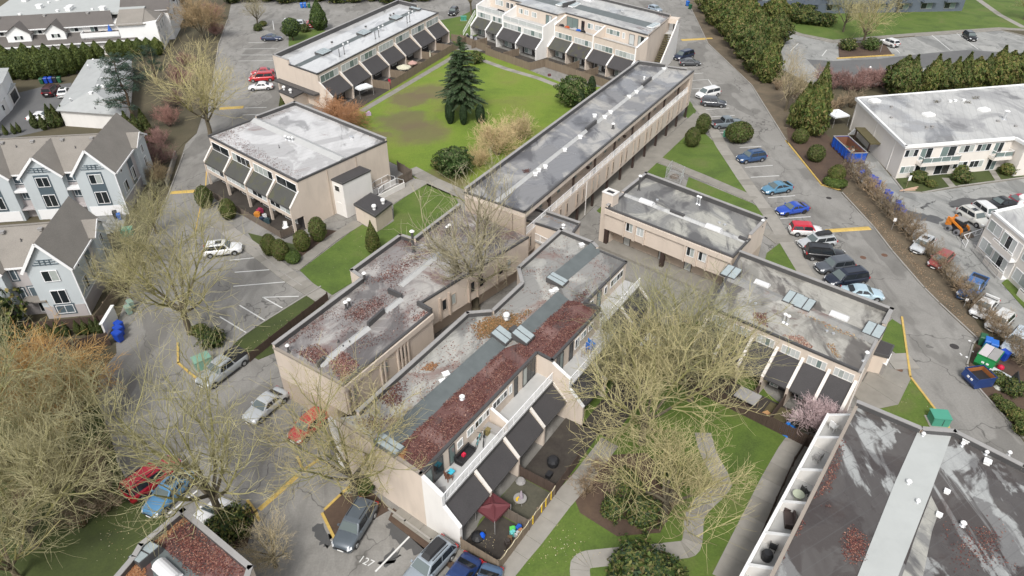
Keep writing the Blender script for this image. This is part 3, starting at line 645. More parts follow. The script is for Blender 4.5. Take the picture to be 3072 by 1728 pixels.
a = tl(768, 432); s_ = [a(980, 600, 2.6), a(1200, 725, 2.6), a(1372, 590, 2.6), a(1155, 485, 2.6)]
shed('utility_shed', 'beige flat-roofed utility shed with two white vents beside the white stair tower', s_, 2.6, vents=(a(1190, 660, 2.6), a(1280, 600, 2.6)))

def blockC():
    z = 7.0; C0, C1 = at(626, 410, z), at(891, 545, z); C2, C3 = at(1160, 424, z), at(886, 313, z)
    P = poly_of([C0, C1, C2, C3]); fr = Fr(P[0], P[1]); L = fr.L
    r = thing('apartment_block', 'beige four-bay block with a pale leaf-strewn roof and blank side wall', 'building', base_of(P))
    body(r, P, z); roofsheet(r, inset(P, .02), z, M['roof_wetc'])
    edge(r, P[0], P[1], z); parapet(r, P[2], P[3], z, .5); parapet(r, P[3], P[3].lerp(P[0], .48), z, .5); edge(r, P[3].lerp(P[0], .49), P[0], z, .25); edge(r, P[1], P[2], z, .14)
    m0 = P[3].lerp(P[0], .50); m1 = P[2].lerp(P[1], .50); d = m1 - m0
    spine(r, Vector((*(m0 + d * .01), z + .004)), Vector((*(m0 + d * .99), z + .004)), 1.7, .35, 'ridge_lite', True)
    a = tl(768, 0)
    for x, y in ((300, 1405), (335, 1415), (370, 1420)): pipe(r, a(x, y, z), z, .5, .1, True, False)
    boxvent(r, a(960, 1390, z), z, .4, 'galv'); pipe(r, tl(768, 432)(235, 40, z), z, .5, .05, False)
    for i in range(5):
        s = min(max(L * i / 4, .13), L - .13)
        fin(r, fr, s, [(0, 5.6), (.3, 5.3), (1.7, 3.75), (1.7, 0), (1.4, 0), (1.4, 2.0), (0, 2.0)], .26, capto=2)
    for i in range(4):
        s0, s1 = L * i / 4 + .14, L * (i + 1) / 4 - .14
        window(r, fr, s0 + .3, s1 - .25, 5.2, 6.45, 2 if i in (0, 3) else 4, 0, 'white', ['glass', 'glass'] if i in (0, 3) else None)
        mansard(r, fr, s0, s1, .02, 5.15, 1.68, 3.6, 'mansard_green')
        m = MB(); m.fbox(fr, s0, s1, 0.0, 1.55, 2.0, 3.5); m.build('bay_wall', M['stucco'], r)
        window(r, fr, s0 + .25, s1 - .2, 2.62, 3.42, 4, 1.55, 'white', [RB.choice(['blind', 'blind', 'glass', 'blind2']) for _ in range(4)])
        m = MB(); m.fbox(fr, s0, s1, 0.0, .03, 0, 2.0); m.build('patio_shade_wall', M['shade_wall'], r)  # dark panel painted in place of the deep, shaded open storey
        window(r, fr, s0 + .6, s1 - 1.6, 0.1, 1.9, 2, .04, 'white', ['glass', 'blind2'], name='patio_door')
    edge_ = Fr(P[1], P[2]); m = MB(); m.fbox(edge_, edge_.L * .30, edge_.L * .30 + .1, 0, .07, 0, z - .2); m.build('downpipe', M['stucco_dark'], r)
    m = MB(); m.fbox(edge_, edge_.L * .62, edge_.L * .62 + .1, 0, .07, 4.8, z - .2); m.build('downpipe', M['stucco_dark'], r)
    # white stair tower
    f2 = edge_; s0 = edge_.L * .335; t = MB(); t.fbox(f2, s0, s0 + 5.0, 0, 2.2, 0, 5.1); tw = t.build('stair_tower', M['stucco_white'], r)
    t = MB(); t.fbox(f2, s0 - .08, s0 + 5.08, 0, 2.28, 5.1, 5.3); t.build('tower_roof', M['metal_dark'], tw)
    t = MB(); t.fbox(f2, s0 + .12, s0 + 4.88, 0.12, 2.08, 5.3, 5.32); t.build('roof_membrane', M['mansard'], tw)
    f3 = Fr(f2.pt(s0, 0, 0), f2.pt(s0, 2.2, 0)); 
    window(r, f3, .5, 1.5, 3.7, 4.6, 1, 0.01, 'stucco_white', ['glass']); m = MB(); m.fbox(f3, .55, 1.5, 0, .05, 0.05, 2.05); m.build('door', M['stucco_white'], r)
    # ramp with white rails
    q0 = f2.pt(s0 + 5.0, .3, 0); f4 = Fr(f2.pt(s0 + 5, 2.1, 0), f2.pt(s0 + 11.4, 2.1, 0))
    m = MB(); m.fprof(f4, 0, .1, [(0, 0), (0, 0.1), (-1.8, .1), (-1.8, 0)]); m.fbox(f4, 0, 6.2, -.15, 0, 0, .9); m.fbox(f4, 0, 6.2, -2.0, -1.85, 0, .9); m.build('ramp_wall', M['stucco_white'], r)
    railing(r, [f4.pt(1.2, -.1, .85), f4.pt(2.2, -.1, 1.15), f4.pt(4.8, -.1, 1.15), f4.pt(6.1, -.1, .35)], .95, 0, 1.2, name='ramp_rail'); railing(r, [f4.pt(1.2, -1.9, .85), f4.pt(2.2, -1.9, 1.15), f4.pt(4.8, -1.9, 1.15), f4.pt(6.1, -1.9, .35)], .95, 0, 1.2, name='ramp_rail')
    scatter(r, [P[0], P[1], P[1].lerp(P[2], .12), P[0].lerp(P[3], .22)], z, 1300, 3, .10); scatter(r, [P[3].lerp(P[0], .4), P[0].lerp(P[3], .05), P[0].lerp(P[1], .10), P[3].lerp(P[2], .08)], z, 700, 4, .1)
    scatter(r, [P[2].lerp(P[3], .0), P[2].lerp(P[3], .85), (P[2].lerp(P[3], .85)).lerp(P[0], .04), P[2].lerp(P[1], .06)], z, 350, 5, .1)
    return r, P, fr
RC, PC, FC = blockC()

def blockF():
    z = 8.4; P = poly_of([at(1394, 577, z), at(1575, 638, z), at(2082, 213, z), at(1913, 191, z)])
    r = thing('apartment_block', 'long beige walkway block with a stained grey roof and white balustrade', 'building', base_of(P))
    fr = Fr(P[1], P[2]); L = fr.L                                    # gallery side
    back = Fr(P[3], P[0])
    # upper gallery is recessed: full block set back 1.6 m above z=5.2, full width below, open colonnade on the ground
    pin = [P[0], fr.P - fr.n * 1.7, fr.Q - fr.n * 1.7, P[3]]
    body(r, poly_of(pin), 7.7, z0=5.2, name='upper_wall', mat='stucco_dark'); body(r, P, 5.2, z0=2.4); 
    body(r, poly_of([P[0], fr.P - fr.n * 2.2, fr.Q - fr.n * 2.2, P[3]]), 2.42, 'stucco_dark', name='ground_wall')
    m = MB(); m.prism(P, 7.7, z - .02); m.build('roof_slab', M['stucco'], r); roofsheet(r, inset(P, .02), z, M['roof_grey'])
    edge(r, P[1], P[2], z, .1, 'metal_dark'); edge(r, P[0], P[1], z, .1); parapet(r, P[3], P[0], z, .55); parapet(r, P[2].lerp(P[3], .5), P[3], z, .55); parapet(r, P[2].lerp(P[3], .12), P[2].lerp(P[3], .5), z, .25)
    m0, m1 = P[0].lerp(P[1], .52), P[3].lerp(P[2], .52); d = m1 - m0
    spine(r, Vector((*m0.lerp(m1, .0), z + .004)), Vector((*m0.lerp(m1, .43), z + .004)), .7, .32, 'ridge_lite', True); spine(r, Vector((*m0.lerp(m1, .49), z + .004)), Vector((*m0.lerp(m1, .80), z + .004)), .7, .32, 'ridge_lite', True); spine(r, Vector((*m0.lerp(m1, .87), z + .004)), Vector((*m0.lerp(m1, .995), z + .004)), .7, .32, 'ridge_lite', True)
    for t0, t1 in ((.43, .49), (.80, .87)):
        f2 = Fr(m0.lerp(m1, t0), m0.lerp(m1, t1)); m = MB(); m.fbox(f2, 0, f2.L, -.15, .15, z, z + .55); m.build('expansion_joint', M['metal_dark'], r)
    for x, y, o_ in ((1525, 705, 0), (1250, 935, 0), (1175, 985, 0), (990, 1140, 0), (930, 1190, 0), (685, 1390, 0), (830, 1175, 0)): boxvent(r, tl(1536, 0)(x, y, z), z, .5, 'plastic_white')
    for x, y in ((530, 70), (335, 240), (270, 275), (235, 315)): boxvent(r, tl(1536, 432)(x, y, z), z, .45, 'plastic_white')
    pipe(r, tl(1536, 0)(1015, 1295, z), z, .7, .13, True); pipe(r, tl(1536, 0)(1330, 795, z), z, .3, .1, True, False)
    # gallery floor edge, balustrade, brown posts above and below
    railing(r, [fr.pt(.4, -.08, 5.2), fr.pt(L * .965, -.08, 5.2)], 1.0, .16, 1.9, name='balustrade')
    n = 9
    for i in range(1, n):
        s = L * i / n; m = MB(); m.fbox(fr, s - .12, s + .12, -.35, -.12, 5.2, 7.72); m.build('gallery_post', M['brown_wood'], r)
    n = 12
    for i in range(n + 1):
        s = .3 + (L - .6) * i / n; m = MB(); m.fbox(fr, s - .14, s + .14, -.4, -.1, 0, 2.42); m.build('colonnade_post', M['brown_wood'], r)
        if i < n:
            w0, w1 = s + .9, s + (L - .6) / n - .9; ff = fr
            for ss in (w0, w1):
                m = MB(); m.fbox(ff, ss - .35, ss + .35, .0, .06, 2.75, 5.0); m.build('pilaster', M['stucco_dark'], r)
                window(r, ff, ss - .22, ss + .22, 3.2, 4.7, 1, .07, 'stucco_dark', [RB.choice(['glass', 'blind2', 'glass'])])
            f2 = Fr(fr.pt(0, -1.7, 0), fr.pt(L, -1.7, 0)); window(r, f2, s + 1.2, s + 2.2, 5.3, 7.3, 1, 0, 'stucco_dark', ['glass_teal'], name='flat_door')
            f5 = Fr(fr.pt(0, -2.2, 0), fr.pt(L, -2.2, 0)); window(r, f5, s + .8, s + 2.6, .2, 2.1, 2, 0, 'brown_wood', ['glass', 'glass_teal'], name='patio_door')
    m = MB(); m.fbox(fr, 0, L, -2.2, .1, .02, .12); m.build('colonnade_floor', M['concrete2'], r)
    for t in (.11, .30, .51):                                        # hanging basket
        q = fr.pt(L * t + .6, -.6, 6.6); b = MB(); b.lathe(q, [(.02, -.3), (.2, -.25), (.3, 0), (.05, .05)], 10); b.tube(q, q + Vector((0, 0, 1.05)), .015)
        tag(b.build('hanging_basket', M['brown_wood'], loc=q), 'brown hanging basket under the roof edge of the walkway block', 'plant basket', 'hanging baskets on the gallery')
    m = MB(); m.fbox(fr, L * .285, L * .285 + .1, .0, .09, 0, 5.2); m.build('downpipe', M['stucco_white'], r)
    # projecting end flank at the far end
    m = MB(); m.fbox(fr, L - 1.3, L, -1.65, 0, 5.2, 7.72); m.build('end_wall', M['stucco'], r)
    m = MB(); m.fbox(fr, -.02, .35, -1.6, -.02, 5.2, 7.72); m.build('end_wall', M['stucco_dark'], r)
    scatter(r, [V2(p) for p in T(1536, 432, 3.354, [(100, 260), (190, 250), (180, 290), (120, 300)], z)], z, 160, 8, .1)
    return r, P, fr
RF, PF, FF = blockF()

def blockG():
    z = 5.5; a = tl(1536, 432); P = poly_of([a(945, 640, z), a(2225, 1140, z), a(2570, 748, z + .6), a(1345, 285, z + .6)])
    r = thing('apartment_block', 'beige two-storey block with two white barrel skylights and an open square chimney', 'building', base_of(P))
    fr = Fr(P[0], P[1]); L = fr.L; back = 1.6
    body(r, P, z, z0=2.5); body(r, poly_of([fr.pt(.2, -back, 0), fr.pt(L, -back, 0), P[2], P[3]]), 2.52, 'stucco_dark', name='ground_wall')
    roofsheet(r, inset(P, .02), z, M['roof_grey2']); edge(r, P[0], P[1], z, .1); edge(r, P[1], P[1].lerp(P[2], .5), z, .12); parapet(r, P[1].lerp(P[2], .5), P[2], z, .6); parapet(r, P[2], P[3], z, .6); parapet(r, P[3], P[3].lerp(P[0], .62), z, .6); parapet(r, P[3].lerp(P[0], .62), P[0], z, .35)
    m0, m1 = P[0].lerp(P[3], .42), P[1].lerp(P[2], .42); d = m1 - m0
    spine(r, Vector((*m0, z + .004)), Vector((*m1, z + .004)), .9, .16, 'roof_pale', True)
    for t in (.21, .75): dome(r, m0 + d * t + fr.n * .1, fr, z + .05, 1.9, .8)
    for t in (.46, .965):
        f2 = Fr(m0 + d * (t - .055 if t < .9 else t - .03), m0 + d * (t + .055 if t < .9 else t + .025)); m = MB(); m.fbox(f2, 0, f2.L, -.18, .18, z, z + .4); m.build('expansion_joint', M['metal_dark'], r)
    for x, y in ((1860, 600), (1885, 610)): pipe(r, a(x, y, z), z, 1.0, .09, True, False)
    pipe(r, a(1275, 465, z), z, 2.0, .12, True); pipe(r, a(2510, 830, z), z, .8, .1, True)
    for x, y in ((1460, 570), (2085, 800), (2140, 820)): boxvent(r, a(x, y, z), z, .25, 'galv')
    # chimney
    q = a(995, 480, z + 1.6); c = MB(); ang = math.atan2(fr.u.y, fr.u.x)
    c.box((q.x, q.y, (z + 1.5) / 2), (1.6, 1.3, z + 1.5), ang); ch = c.build('chimney', M['stucco'], r)
    c = MB()
    for dx, dy, sx, sy in ((0, .55, 1.7, .3), (0, -.55, 1.7, .3), (.7, 0, .3, .9), (-.7, 0, .3, .9)):
        c.box((q.x + dx * math.cos(ang) - dy * math.sin(ang), q.y + dx * math.sin(ang) + dy * math.cos(ang), z + 1.57), (sx, sy, .14), ang)
    c.build('chimney_cap', M['stucco_white'], ch); c = MB(); c.box((q.x, q.y, z + 1.503), (1.1, .8, .01), ang); c.build('flue', M['black'], ch)
    for s, n_ in ((.175, 2), (.265, 2), (.665, 2), (.755, 2)):
        m = MB(); m.fbox(fr, L * s - .12, L * s + .02, 0, .22, 2.5, 4.75); m.build('pilaster', M['stucco'], r); window(r, fr, L * s + .15, L * s + 1.15, 3.45, 4.75, 2, 0, 'white', [RB.choice(['glass', 'blind']), RB.choice(['blind2', 'blind'])])
        m = MB(); m.fbox(fr, L * s + 1.25, L * s + 1.39, 0, .22, 2.5, 4.75); m.build('pilaster', M['stucco'], r)
    m = MB(); m.fbox(fr, 0, L, .0, .24, 4.75, z - .11); m.build('fascia', M['stucco'], r)
    f2 = Fr(fr.pt(0, -back, 0), fr.pt(L, -back, 0))
    for s in (.12, .42, .63): window(r, f2, L * s, L * s + 1.0, .1, 2.1, 1, 0, 'brown_wood', ['blind'], name='door')
    for s in (.0, .5, 1): m = MB(); m.fbox(fr, L * s * .96 + .02, L * s * .96 + .5, -.5, -.05, 0, 2.52); m.build('post', M['brown_wood'], r)
    m = MB(); m.fbox(fr, -.1, L, -1.6, .9, 0.02, .35); m.build('walkway_floor', M['concrete2'], r)
    return r, P, fr
RG, PG, FG = blockG()

def blockK():
    z = 5.5; P = poly_of([at(2126, 922, z), at(2583, 1117, z), at(2681, 926, z + .5), at(2222, 752, z + .5)])
    r = thing('townhouse_row', 'beige townhouse row with a leaf-strewn roof and paired glass skylights beside the lane', 'townhouses', base_of(P))
    fr = Fr(P[0], P[1]); L = fr.L; body(r, P, z); roofsheet(r, inset(P, .02), z, M['roof_brown'])
    edge(r, P[0], P[1], z, .1); parapet(r, P[1].lerp(P[2], .72), P[2], z, .5); parapet(r, P[2], P[3], z, .5); edge(r, P[1], P[1].lerp(P[2], .72), z, .14, 'metal_grey'); edge(r, P[3], P[0], z, .14)
    a = tl(2304, 864); b = tl(1536, 432)
    m0, m1 = P[0].lerp(P[3], .56), P[1].lerp(P[2], .5); d = m1 - m0
    spine(r, Vector((*m0, z + .004)), Vector((*m1, z + .004)), 1.5, .18, 'roof_mid', True)
    skylight(r, V2(a(245, 125, z)), fr, z, 1.6, 1.9, 2, .3); skylight(r, V2(a(365, 180, z)), fr, z, 1.6, 1.9, 2, .3); skylight(r, V2(a(1055, 445, z)), fr, z, 1.7, 1.9, 2, .3); skylight(r, V2(b(2200, 1310, z)), fr, z, 1.7, 1.9, 2, .3)
    for x, y in ((715, 290),): dome(r, V2(a(x, y, z)), fr, z, 1.7, .7)
    dome(r, V2(at(2286, 853, z)), fr, z, 1.5, .6)
    for x, y in ((155, 340), (190, 360)): pipe(r, a(x, y, z), z, .9, .1, True, False)
    pipe(r, a(965, 735, z), z, 1.0, .1, True, False)
    for x, y in ((590, 440), (655, 465)): boxvent(r, a(x, y, z), z, .2, 'galv')
    for x, y in ((2390, 135), (2450, 165)): boxvent(r, tl(1536, 864)(x, y, z), z, .22, 'galv')
    n = 6
    for i in range(n + 1):
        s = min(max(L * i / n, .12), L - .12); fin(r, fr, s, [(0, 4.4), (.3, 4.1), (2.5, 2.3), (2.5, 0), (0, 0)], .24, capto=2)
    for i in range(n):
        s0, s1 = L * i / n + .14, L * (i + 1) / n - .14
        window(r, fr, s0 + .2, s1 - .2, 4.0, 4.95, 4, 0, 'stucco_white', [['blind', 'blind', 'glass_teal', 'blind'], ['blind', 'blind2', 'blind', 'blind']][i % 2])
        mansard(r, fr, s0, s1, 0.02, 3.95, 2.4, 2.2, 'mansard'); patio_front(r, fr, s0, s1, .5, 2.1)
    f2 = Fr(P[1], P[2]); m = MB(); m.fbox(f2, .8, .92, 0, .1, 0, z - .1); m.build('downpipe', M['stucco_white'], r)
    scatter(r, T(2304, 864, 3.354, [(130, 470), (340, 480), (470, 610), (440, 640)], z), z, 500, 21, .12, [(0.42, 0.25, 0.19), (0.5, 0.36, 0.28), (0.28, 0.13, 0.09)])
    scatter(r, T(2304, 864, 3.354, [(290, 240), (400, 250), (620, 350), (900, 470), (880, 510), (640, 430), (400, 300)], z), z, 420, 22, .12, [(0.35, 0.24, 0.12), (0.26, 0.14, 0.08), (0.45, 0.34, 0.2)])
    scatter(r, T(2304, 864, 3.354, [(580, 560), (660, 560), (740, 700), (680, 710)], z), z, 130, 23, .11, [(0.35, 0.24, 0.12), (0.26, 0.14, 0.08)])
    scatter(r, T(1536, 864, 3.354, [(2420, 240), (2576, 250), (2576, 400), (2420, 330)], z), z, 260, 24, .12)
    return r, P, fr
RK, PK, FK = blockK()
a = tl(2304, 864); shed('utility_shed', 'small beige utility shed with a dark puddled roof against the lane side of the townhouses', [a(1030, 640, 2.6), a(1225, 690, 2.6), a(1278, 575, 2.6), a(1120, 515, 2.6)], 2.6)
q = [a(1050, 830), a(1140, 890), a(1190, 780), a(1100, 745)]; r = thing('utility_cabinet', 'pale grey metal utility cabinet on a step beside the small shed', 'cabinet', (q[0].x + .4, q[0].y + .3, 0))
m = MB(); m.prism(poly_of(q), .12, 1.5); m.build('case', M['metal_grey'], r); m = MB(); m.prism(inset(poly_of(q), -.06), 1.5, 1.58); m.build('lid', M['white'], r); m = MB(); m.prism(inset(poly_of(q), -.25), 0, .12); m.build('step', M['concrete2'], r)

def blockH():
    z = 6.1; a = tl(768, 864); b = tl(768, 432)
    P = poly_of([a(165, 570, z + .4), a(875, 982, z), a(1770, 245, z), a(1640, 168, z), at(1586, 712, z), at(1376, 622, z), b(1585, 945, z + .5), b(1450, 905, z + .5), b(945, 1270, z + .5), b(1055, 1345, z + .5)])
    r = thing('apartment_block', 'long beige block with purple-red leaf stains and pale ridge along its roof', 'building', base_of(P))
    body(r, P, z, z0=2.5); q = inset(P, .02); roofsheet(r, q, z, M['roof_red']); f = Fr(P[1], P[2])
    low = [P[0], P[1] + (P[0] - P[1]).normalized() * 1.5, P[2] + (P[0] - P[1]).normalized() * 1.5, P[3] + (P[0] - P[1]).normalized() * 1.2, P[4] + (P[0] - P[1]).normalized() * 1.2, P[5], P[6], P[7], P[8], P[9]]
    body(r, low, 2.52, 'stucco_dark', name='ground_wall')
    edge(r, P[0], P[1], z, .12, 'tan_trim'); edge(r, P[1], P[2], z, .1); edge(r, P[2], P[3], z, .5, 'metal_dark', .05, .25); edge(r, P[3], P[4], z, .1)
    for i in (5, 6, 7, 8, 9): parapet(r, P[i], P[(i + 1) % 10], z, .5)
    # pale ridge in pieces with dark stop walls
    R1 = [a(640, 790, z), a(880, 590, z)], [a(880, 590, z), a(1130, 400, z)], [a(1295, 245, z), a(1460, 110, z)], [b(1450, 1430, z), b(1880, 1075, z)]
    for p, q_ in R1: spine(r, Vector((p.x, p.y, z + .004)), Vector((q_.x, q_.y, z + .004)), .8, .22, 'ridge_lite', True)
    for p, q_ in ((a(1130, 395, z), a(1290, 250, z)), (a(1335, 50, z), a(1470, 110, z)), (a(625, 800, z), a(695, 735, z))):
        f2 = Fr(p, q_); m = MB(); m.fbox(f2, 0, f2.L, -.12, .12, z, z + .6); m.build('expansion_joint', M['metal_dark'], r)
    for x, y in ((910, 215), (945, 190)): pipe(r, a(x, y, z), z, .85, .11, True)
    pipe(r, a(330, 645, z), z, .75, .1, True); pipe(r, b(1097, 1375, z), z, .9, .12, True); pipe(r, b(1588, 1085, z), z, 2.6, .14, True)
    for x, y in ((1925, 905), (1950, 885)): pipe(r, b(x, y, z), z, .9, .1, True, True)
    for x, y in ((830, 545), (880, 600), (945, 555)): pipe(r, a(x, y, z), z, .3, .06, False)
    L = f.L
    for s in (.02, .07, .37, .41, .56, .6, .64, .68): 
        m = MB(); m.fbox(f, L * s - .1, L * s + .05, 0, .18, 2.5, 5.4); m.build('pilaster', M['stucco'], r)
    for s in (.385, .575, .61, .045): window(r, f, L * s, L * s + .8, 3.5, 4.9, 1, 0, 'stucco_dark', [RB.choice(['blind', 'glass', 'blind2'])])
    m = MB(); m.fbox(f, 0, L, 0, .2, 5.4, z - .11); m.build('fascia', M['stucco'], r)
    f3 = Fr(P[3], P[4]); 
    for s in (.2, .28, .45, .53, .72, .8):
        m = MB(); m.fbox(f3, f3.L * s - .75, f3.L * s - .6, 0, .18, 2.5, 5.4); m.build('pilaster', M['stucco_dark'], r); window(r, f3, f3.L * s - .4, f3.L * s + .3, 3.5, 4.9, 1, 0, 'stucco_dark', [RB.choice(['blind2', 'glass', 'glass'])])
    for i in range(8): m = MB(); m.fbox(f, L * i / 7 - .1, L * i / 7 + .1, -.4, -.15, 0, 2.5); m.build('post', M['brown_wood'], r)
    m = MB(); m.fbox(Fr(low[1], low[2]), .5, L - 1, 0.0, .04, .1, 2.3); m.build('shade_strip', M['shade_wall'], r)  # dark strip painted as shade along the set-back ground floor, no shopfront
    def lz(pts, n, s): scatter(r, T(768, 864, 3.354, pts, z), z, n, s, .10, LEAFC + [(0.40, 0.25, 0.22)] * 2)
    lz([(390, 640), (620, 560), (760, 660), (600, 780), (520, 740)], 900, 31); lz([(720, 740), (880, 620), (1050, 770), (880, 960), (760, 850)], 1500, 32); lz([(820, 300), (1000, 160), (1300, 60), (1330, 200), (1050, 360)], 1300, 33)
    lz([(1540, 310), (1690, 220), (1740, 250), (1600, 350)], 300, 34); scatter(r, T(768, 432, 3.354, [(1000, 1420), (1500, 1130), (1800, 1000), (1820, 1080), (1400, 1400)], z), z, 900, 35, .10); scatter(r, T(768, 432, 3.354, [(1480, 960), (1570, 980), (1560, 1030), (1460, 985)], z), z, 160, 36, .1)
    lz([(270, 560), (720, 220), (760, 230), (330, 600)], 600, 37); scatter(r, inset(P, .4), z, 3800, 38, .09, LEAFC + [(.36, .25, .22)], clump=.5, soft=.3)
    return r, P, f
RH, PH, FH = blockH()
def blockJ():
    z = 6.3; S = [(1006, 1255, 0), (1263, 1424, 0), (1612, 1059, 0), (1657, 1083, 0), (1800, 931, 0), (1755, 912, 0), (1880, 786, 0), (1795, 741, .4), (1780, 726, .4), (1682, 687, .4), (1551, 803, .4), (1563, 849, .4), (1475, 931, .4), (1400, 937, .4), (1069, 1234, .4)]
    P = poly_of([at(x, y, z + d) for x, y, d in S]); r = thing('apartment_block', 'central beige block with metal roof ridges, red leaf litter and long railed decks', 'building', base_of(P))
    body(r, P, z); roofsheet(r, inset(P, .02), z, M['roof_mid'])
    red = [at(x, y, z) for x, y in [(1185, 1352), (1263, 1420), (1612, 1056), (1657, 1079), (1796, 931), (1752, 912), (1735, 905), (1690, 900), (1580, 1005), (1555, 1030), (1500, 1050), (1330, 1205)]]
    roofsheet(r, [V2(p) for p in red], z + .004, M['roof_redx'], 'leaf_covered_roof')
    for i in (0, 1, 2, 3, 4, 5, 6): 
        if i in (4,): edge(r, P[i], P[i + 1], z, .45, 'metal_dark', .05, .25)
        else: edge(r, P[i], P[i + 1], z, .1, 'tan_trim' if i == 0 else 'metal_dark')
    for i in range(7, 14): parapet(r, P[i], P[i + 1], z, .45)
    def W(x, y): return at(x, y, z + .004)
    spine(r, W(1163, 1338), W(1505, 1025), 1.5, .55, 'ridge'); spine(r, W(1575, 1000), W(1690, 893), 1.4, .5, 'ridge'); spine(r, W(1665, 850), W(1788, 748), 1.5, .55, 'ridge')
    f = Fr(P[1], P[2])
    skylight(r, V2(W(1168, 1342)), f, z + .1, 1.1, 2.3, 2, .3, 'ridge'); skylight(r, V2(W(1508, 1019)), f, z + .15, 1.5, 1.7, 2, .6); skylight(r, V2(W(1570, 1018)), f, z + .15, 1.5, 1.7, 2, .6); skylight(r, V2(W(1672, 848)), f, z + .1, 1.3, 2.0, 2, .4)
    m = MB(); f2 = Fr(W(1528, 1003), W(1556, 1018)); m.fbox(f2, 0, f2.L, -.7, .1, z, z + .75); m.build('ridge_cheek', M['metal_dark'], r)
    a = tl(768, 864)
    for x, y in ((1915, 890), (1885, 965)): boxvent(r, a(x, y, z), z, .5, 'plastic_white', .5)
    boxvent(r, a(2520, 320, z), z, .5, 'metal_grey', .5); turbine(r, a(2520, 315, z + .3), z + .3); pipe(r, a(2075, 1115, z), z, .25, .12, True, False)
    for x, y in ((400, 50), (440, 30)): boxvent(r, tl(1536, 864)(x, y, z), z, .4, 'plastic_white', .4)
    boxvent(r, tl(1536, 432)(700, 1030, z), z, .45, 'plastic_white', .4)
    for i, (s, w_) in enumerate(((.0, 0),)): pass
    # decks: three stepped sections
    dk = 3.95
    def section(P0, P1, D, nb, dividers, doors, patio=True, last=True, pick=.16):
        fr = Fr(P0, P1); L = fr.L
        m = MB(); m.fbox(fr, 0.02, L - .02, 0.0, D - .02, 2.2, dk - .03); m.build('deck_base', M['stucco'], r)
        m = MB(); m.fbox(fr, 0.02, L - .02, 0.0, D, dk - .03, dk); m.build('deck_floor', M['deck'], r)
        for s0, s1, z0, z1, n, gl in doors: window(r, fr, L * s0, L * s1, dk + z0, dk + z1, n, 0, 'metal_dark' if z0 < .3 else 'white', gl, name='deck_door' if z0 < .3 else 'window')
        for s in dividers:
            m = MB(); m.fprof(fr, L * s - .1, L * s + .1, [(0, dk), (D - .1, dk), (D - .1, dk + 1.0), (.1, dk + 1.75), (0, dk + 1.75)]); o = m.build('deck_divider', M['stucco'], r)
            c = MB(); c.beam(fr.pt(L * s, .1, dk + 1.78), fr.pt(L * s, D - .1, dk + 1.03), .26, .07); c.build('cap', M['white'], o)
        railing(r, [fr.pt(.15, D - .06, dk), fr.pt(L - .1, D - .06, dk)], 1.0, pick, 1.6, name='deck_railing', pr=.02)
        m = MB(); m.fbox(fr, .1, L, D, D + .06, dk - .3, dk); m.build('deck_fascia', M['metal_dark'], r)
        for i in range(nb + 1):
            s = min(max(L * i / nb, .13), L - .13)
            if i == 0: fin(r, fr, s, [(0, dk + 2.1), (.15, dk + 2.0), (D, dk + 1.05), (D + .02, dk - .1), (D + 1.55, 2.35), (D + 1.55, 0), (0, 0)], .26, 'stucco_white' if last else 'stucco', 'white', capto=4)
            else: fin(r, fr, s, [(D, dk - .05), (D + 1.55, 2.3), (D + 1.55, 0), (D - .3, 0), (D - .3, dk - .05)], .24, 'stucco', 'cap_white', capto=1)
        for i in range(nb):
            s0, s1 = L * i / nb + .13, L * (i + 1) / nb - .13
            mansard(r, fr, s0, s1, D - .05, dk - .32, D + 1.5, 2.2, 'mansard')
            m = MB(); m.fbox(fr, s0, s1, D - .3, D - .02, 0, 2.25); m.build('patio_shade_wall', M['shade_wall'], r)  # wall coloured dark for the shade below the mansard
            patio_front(r, fr, s0, s1, D, 2.1, False)
        return fr
    s1 = section(P[1], P[2], 1.85, 4, (.545,), [(.02, .075, .2, 2.1, 1, ['glass_teal']), (.08, .155, .05, 2.15, 1, ['glass']), (.20, .245, .05, 2.1, 1, ['glass_teal']), (.265, .31, .9, 1.75, 1, ['blind']), (.345, .40, 1.1, 1.9, 2, ['blind', 'blind2']), (.41, .475, 1.1, 1.9, 2, ['glass', 'glass_teal']), (.48, .535, 1.1, 1.9, 2, ['blind', 'glass']), (.565, .70, 1.1, 1.9, 4, ['glass', 'glass', 'blind2', 'glass']), (.715, .745, .9, 1.9, 1, ['blind']), (.765, .80, .05, 2.1, 1, ['glass']), (.85, .98, .05, 2.15, 3, ['blind2', 'glass', 'glass'])])
    s2 = section(P[3], P[4], 1.85, 2, (), [(.08, .22, .05, 2.15, 2, ['glass', 'glass_teal']), (.34, .42, .05, 2.1, 1, ['glass']), (.46, .55, .7, 1.9, 2, ['glass', 'blind2']), (.58, .7, 1.1, 1.9, 2, ['blind', 'glass_teal']), (.75, .85, 1.1, 1.9, 2, ['glass', 'glass'])], True, False)
    s3 = section(P[5], P[6], 1.85, 2, (), [(.1, .2, .9, 1.9, 1, ['glass']), (.28, .38, .05, 2.1, 1, ['glass_teal']), (.45, .52, .9, 1.9, 1, ['glass']), (.6, .92, 1.0, 1.9, 4, ['glass', 'blind2', 'glass', 'glass'])], True, False)
    # blank white strip and wing at the lane-side corner of the end wall
    fe = Fr(P[0], P[1]); m = MB(); m.fprof(fe, -1.1, .05, [(0, 0), (0, 5.6), (-.3, 5.6), (-.3, 0)]); m.build('end_fin', M['stucco_white'], r)
    rd = dict(cols=LEAFC)
    scatter(r, red, z + .01, 14000, 41, .10, LEAFC, clump=.42, soft=.6)
    scatter(r, [at(x, y, z) for x, y in [(1185, 1340), (1222, 1345), (1210, 1385), (1182, 1372)]], z + .02, 380, 42, .13, [(0.34, 0.17, 0.07), (0.25, 0.11, 0.05), (0.42, 0.25, 0.12)])
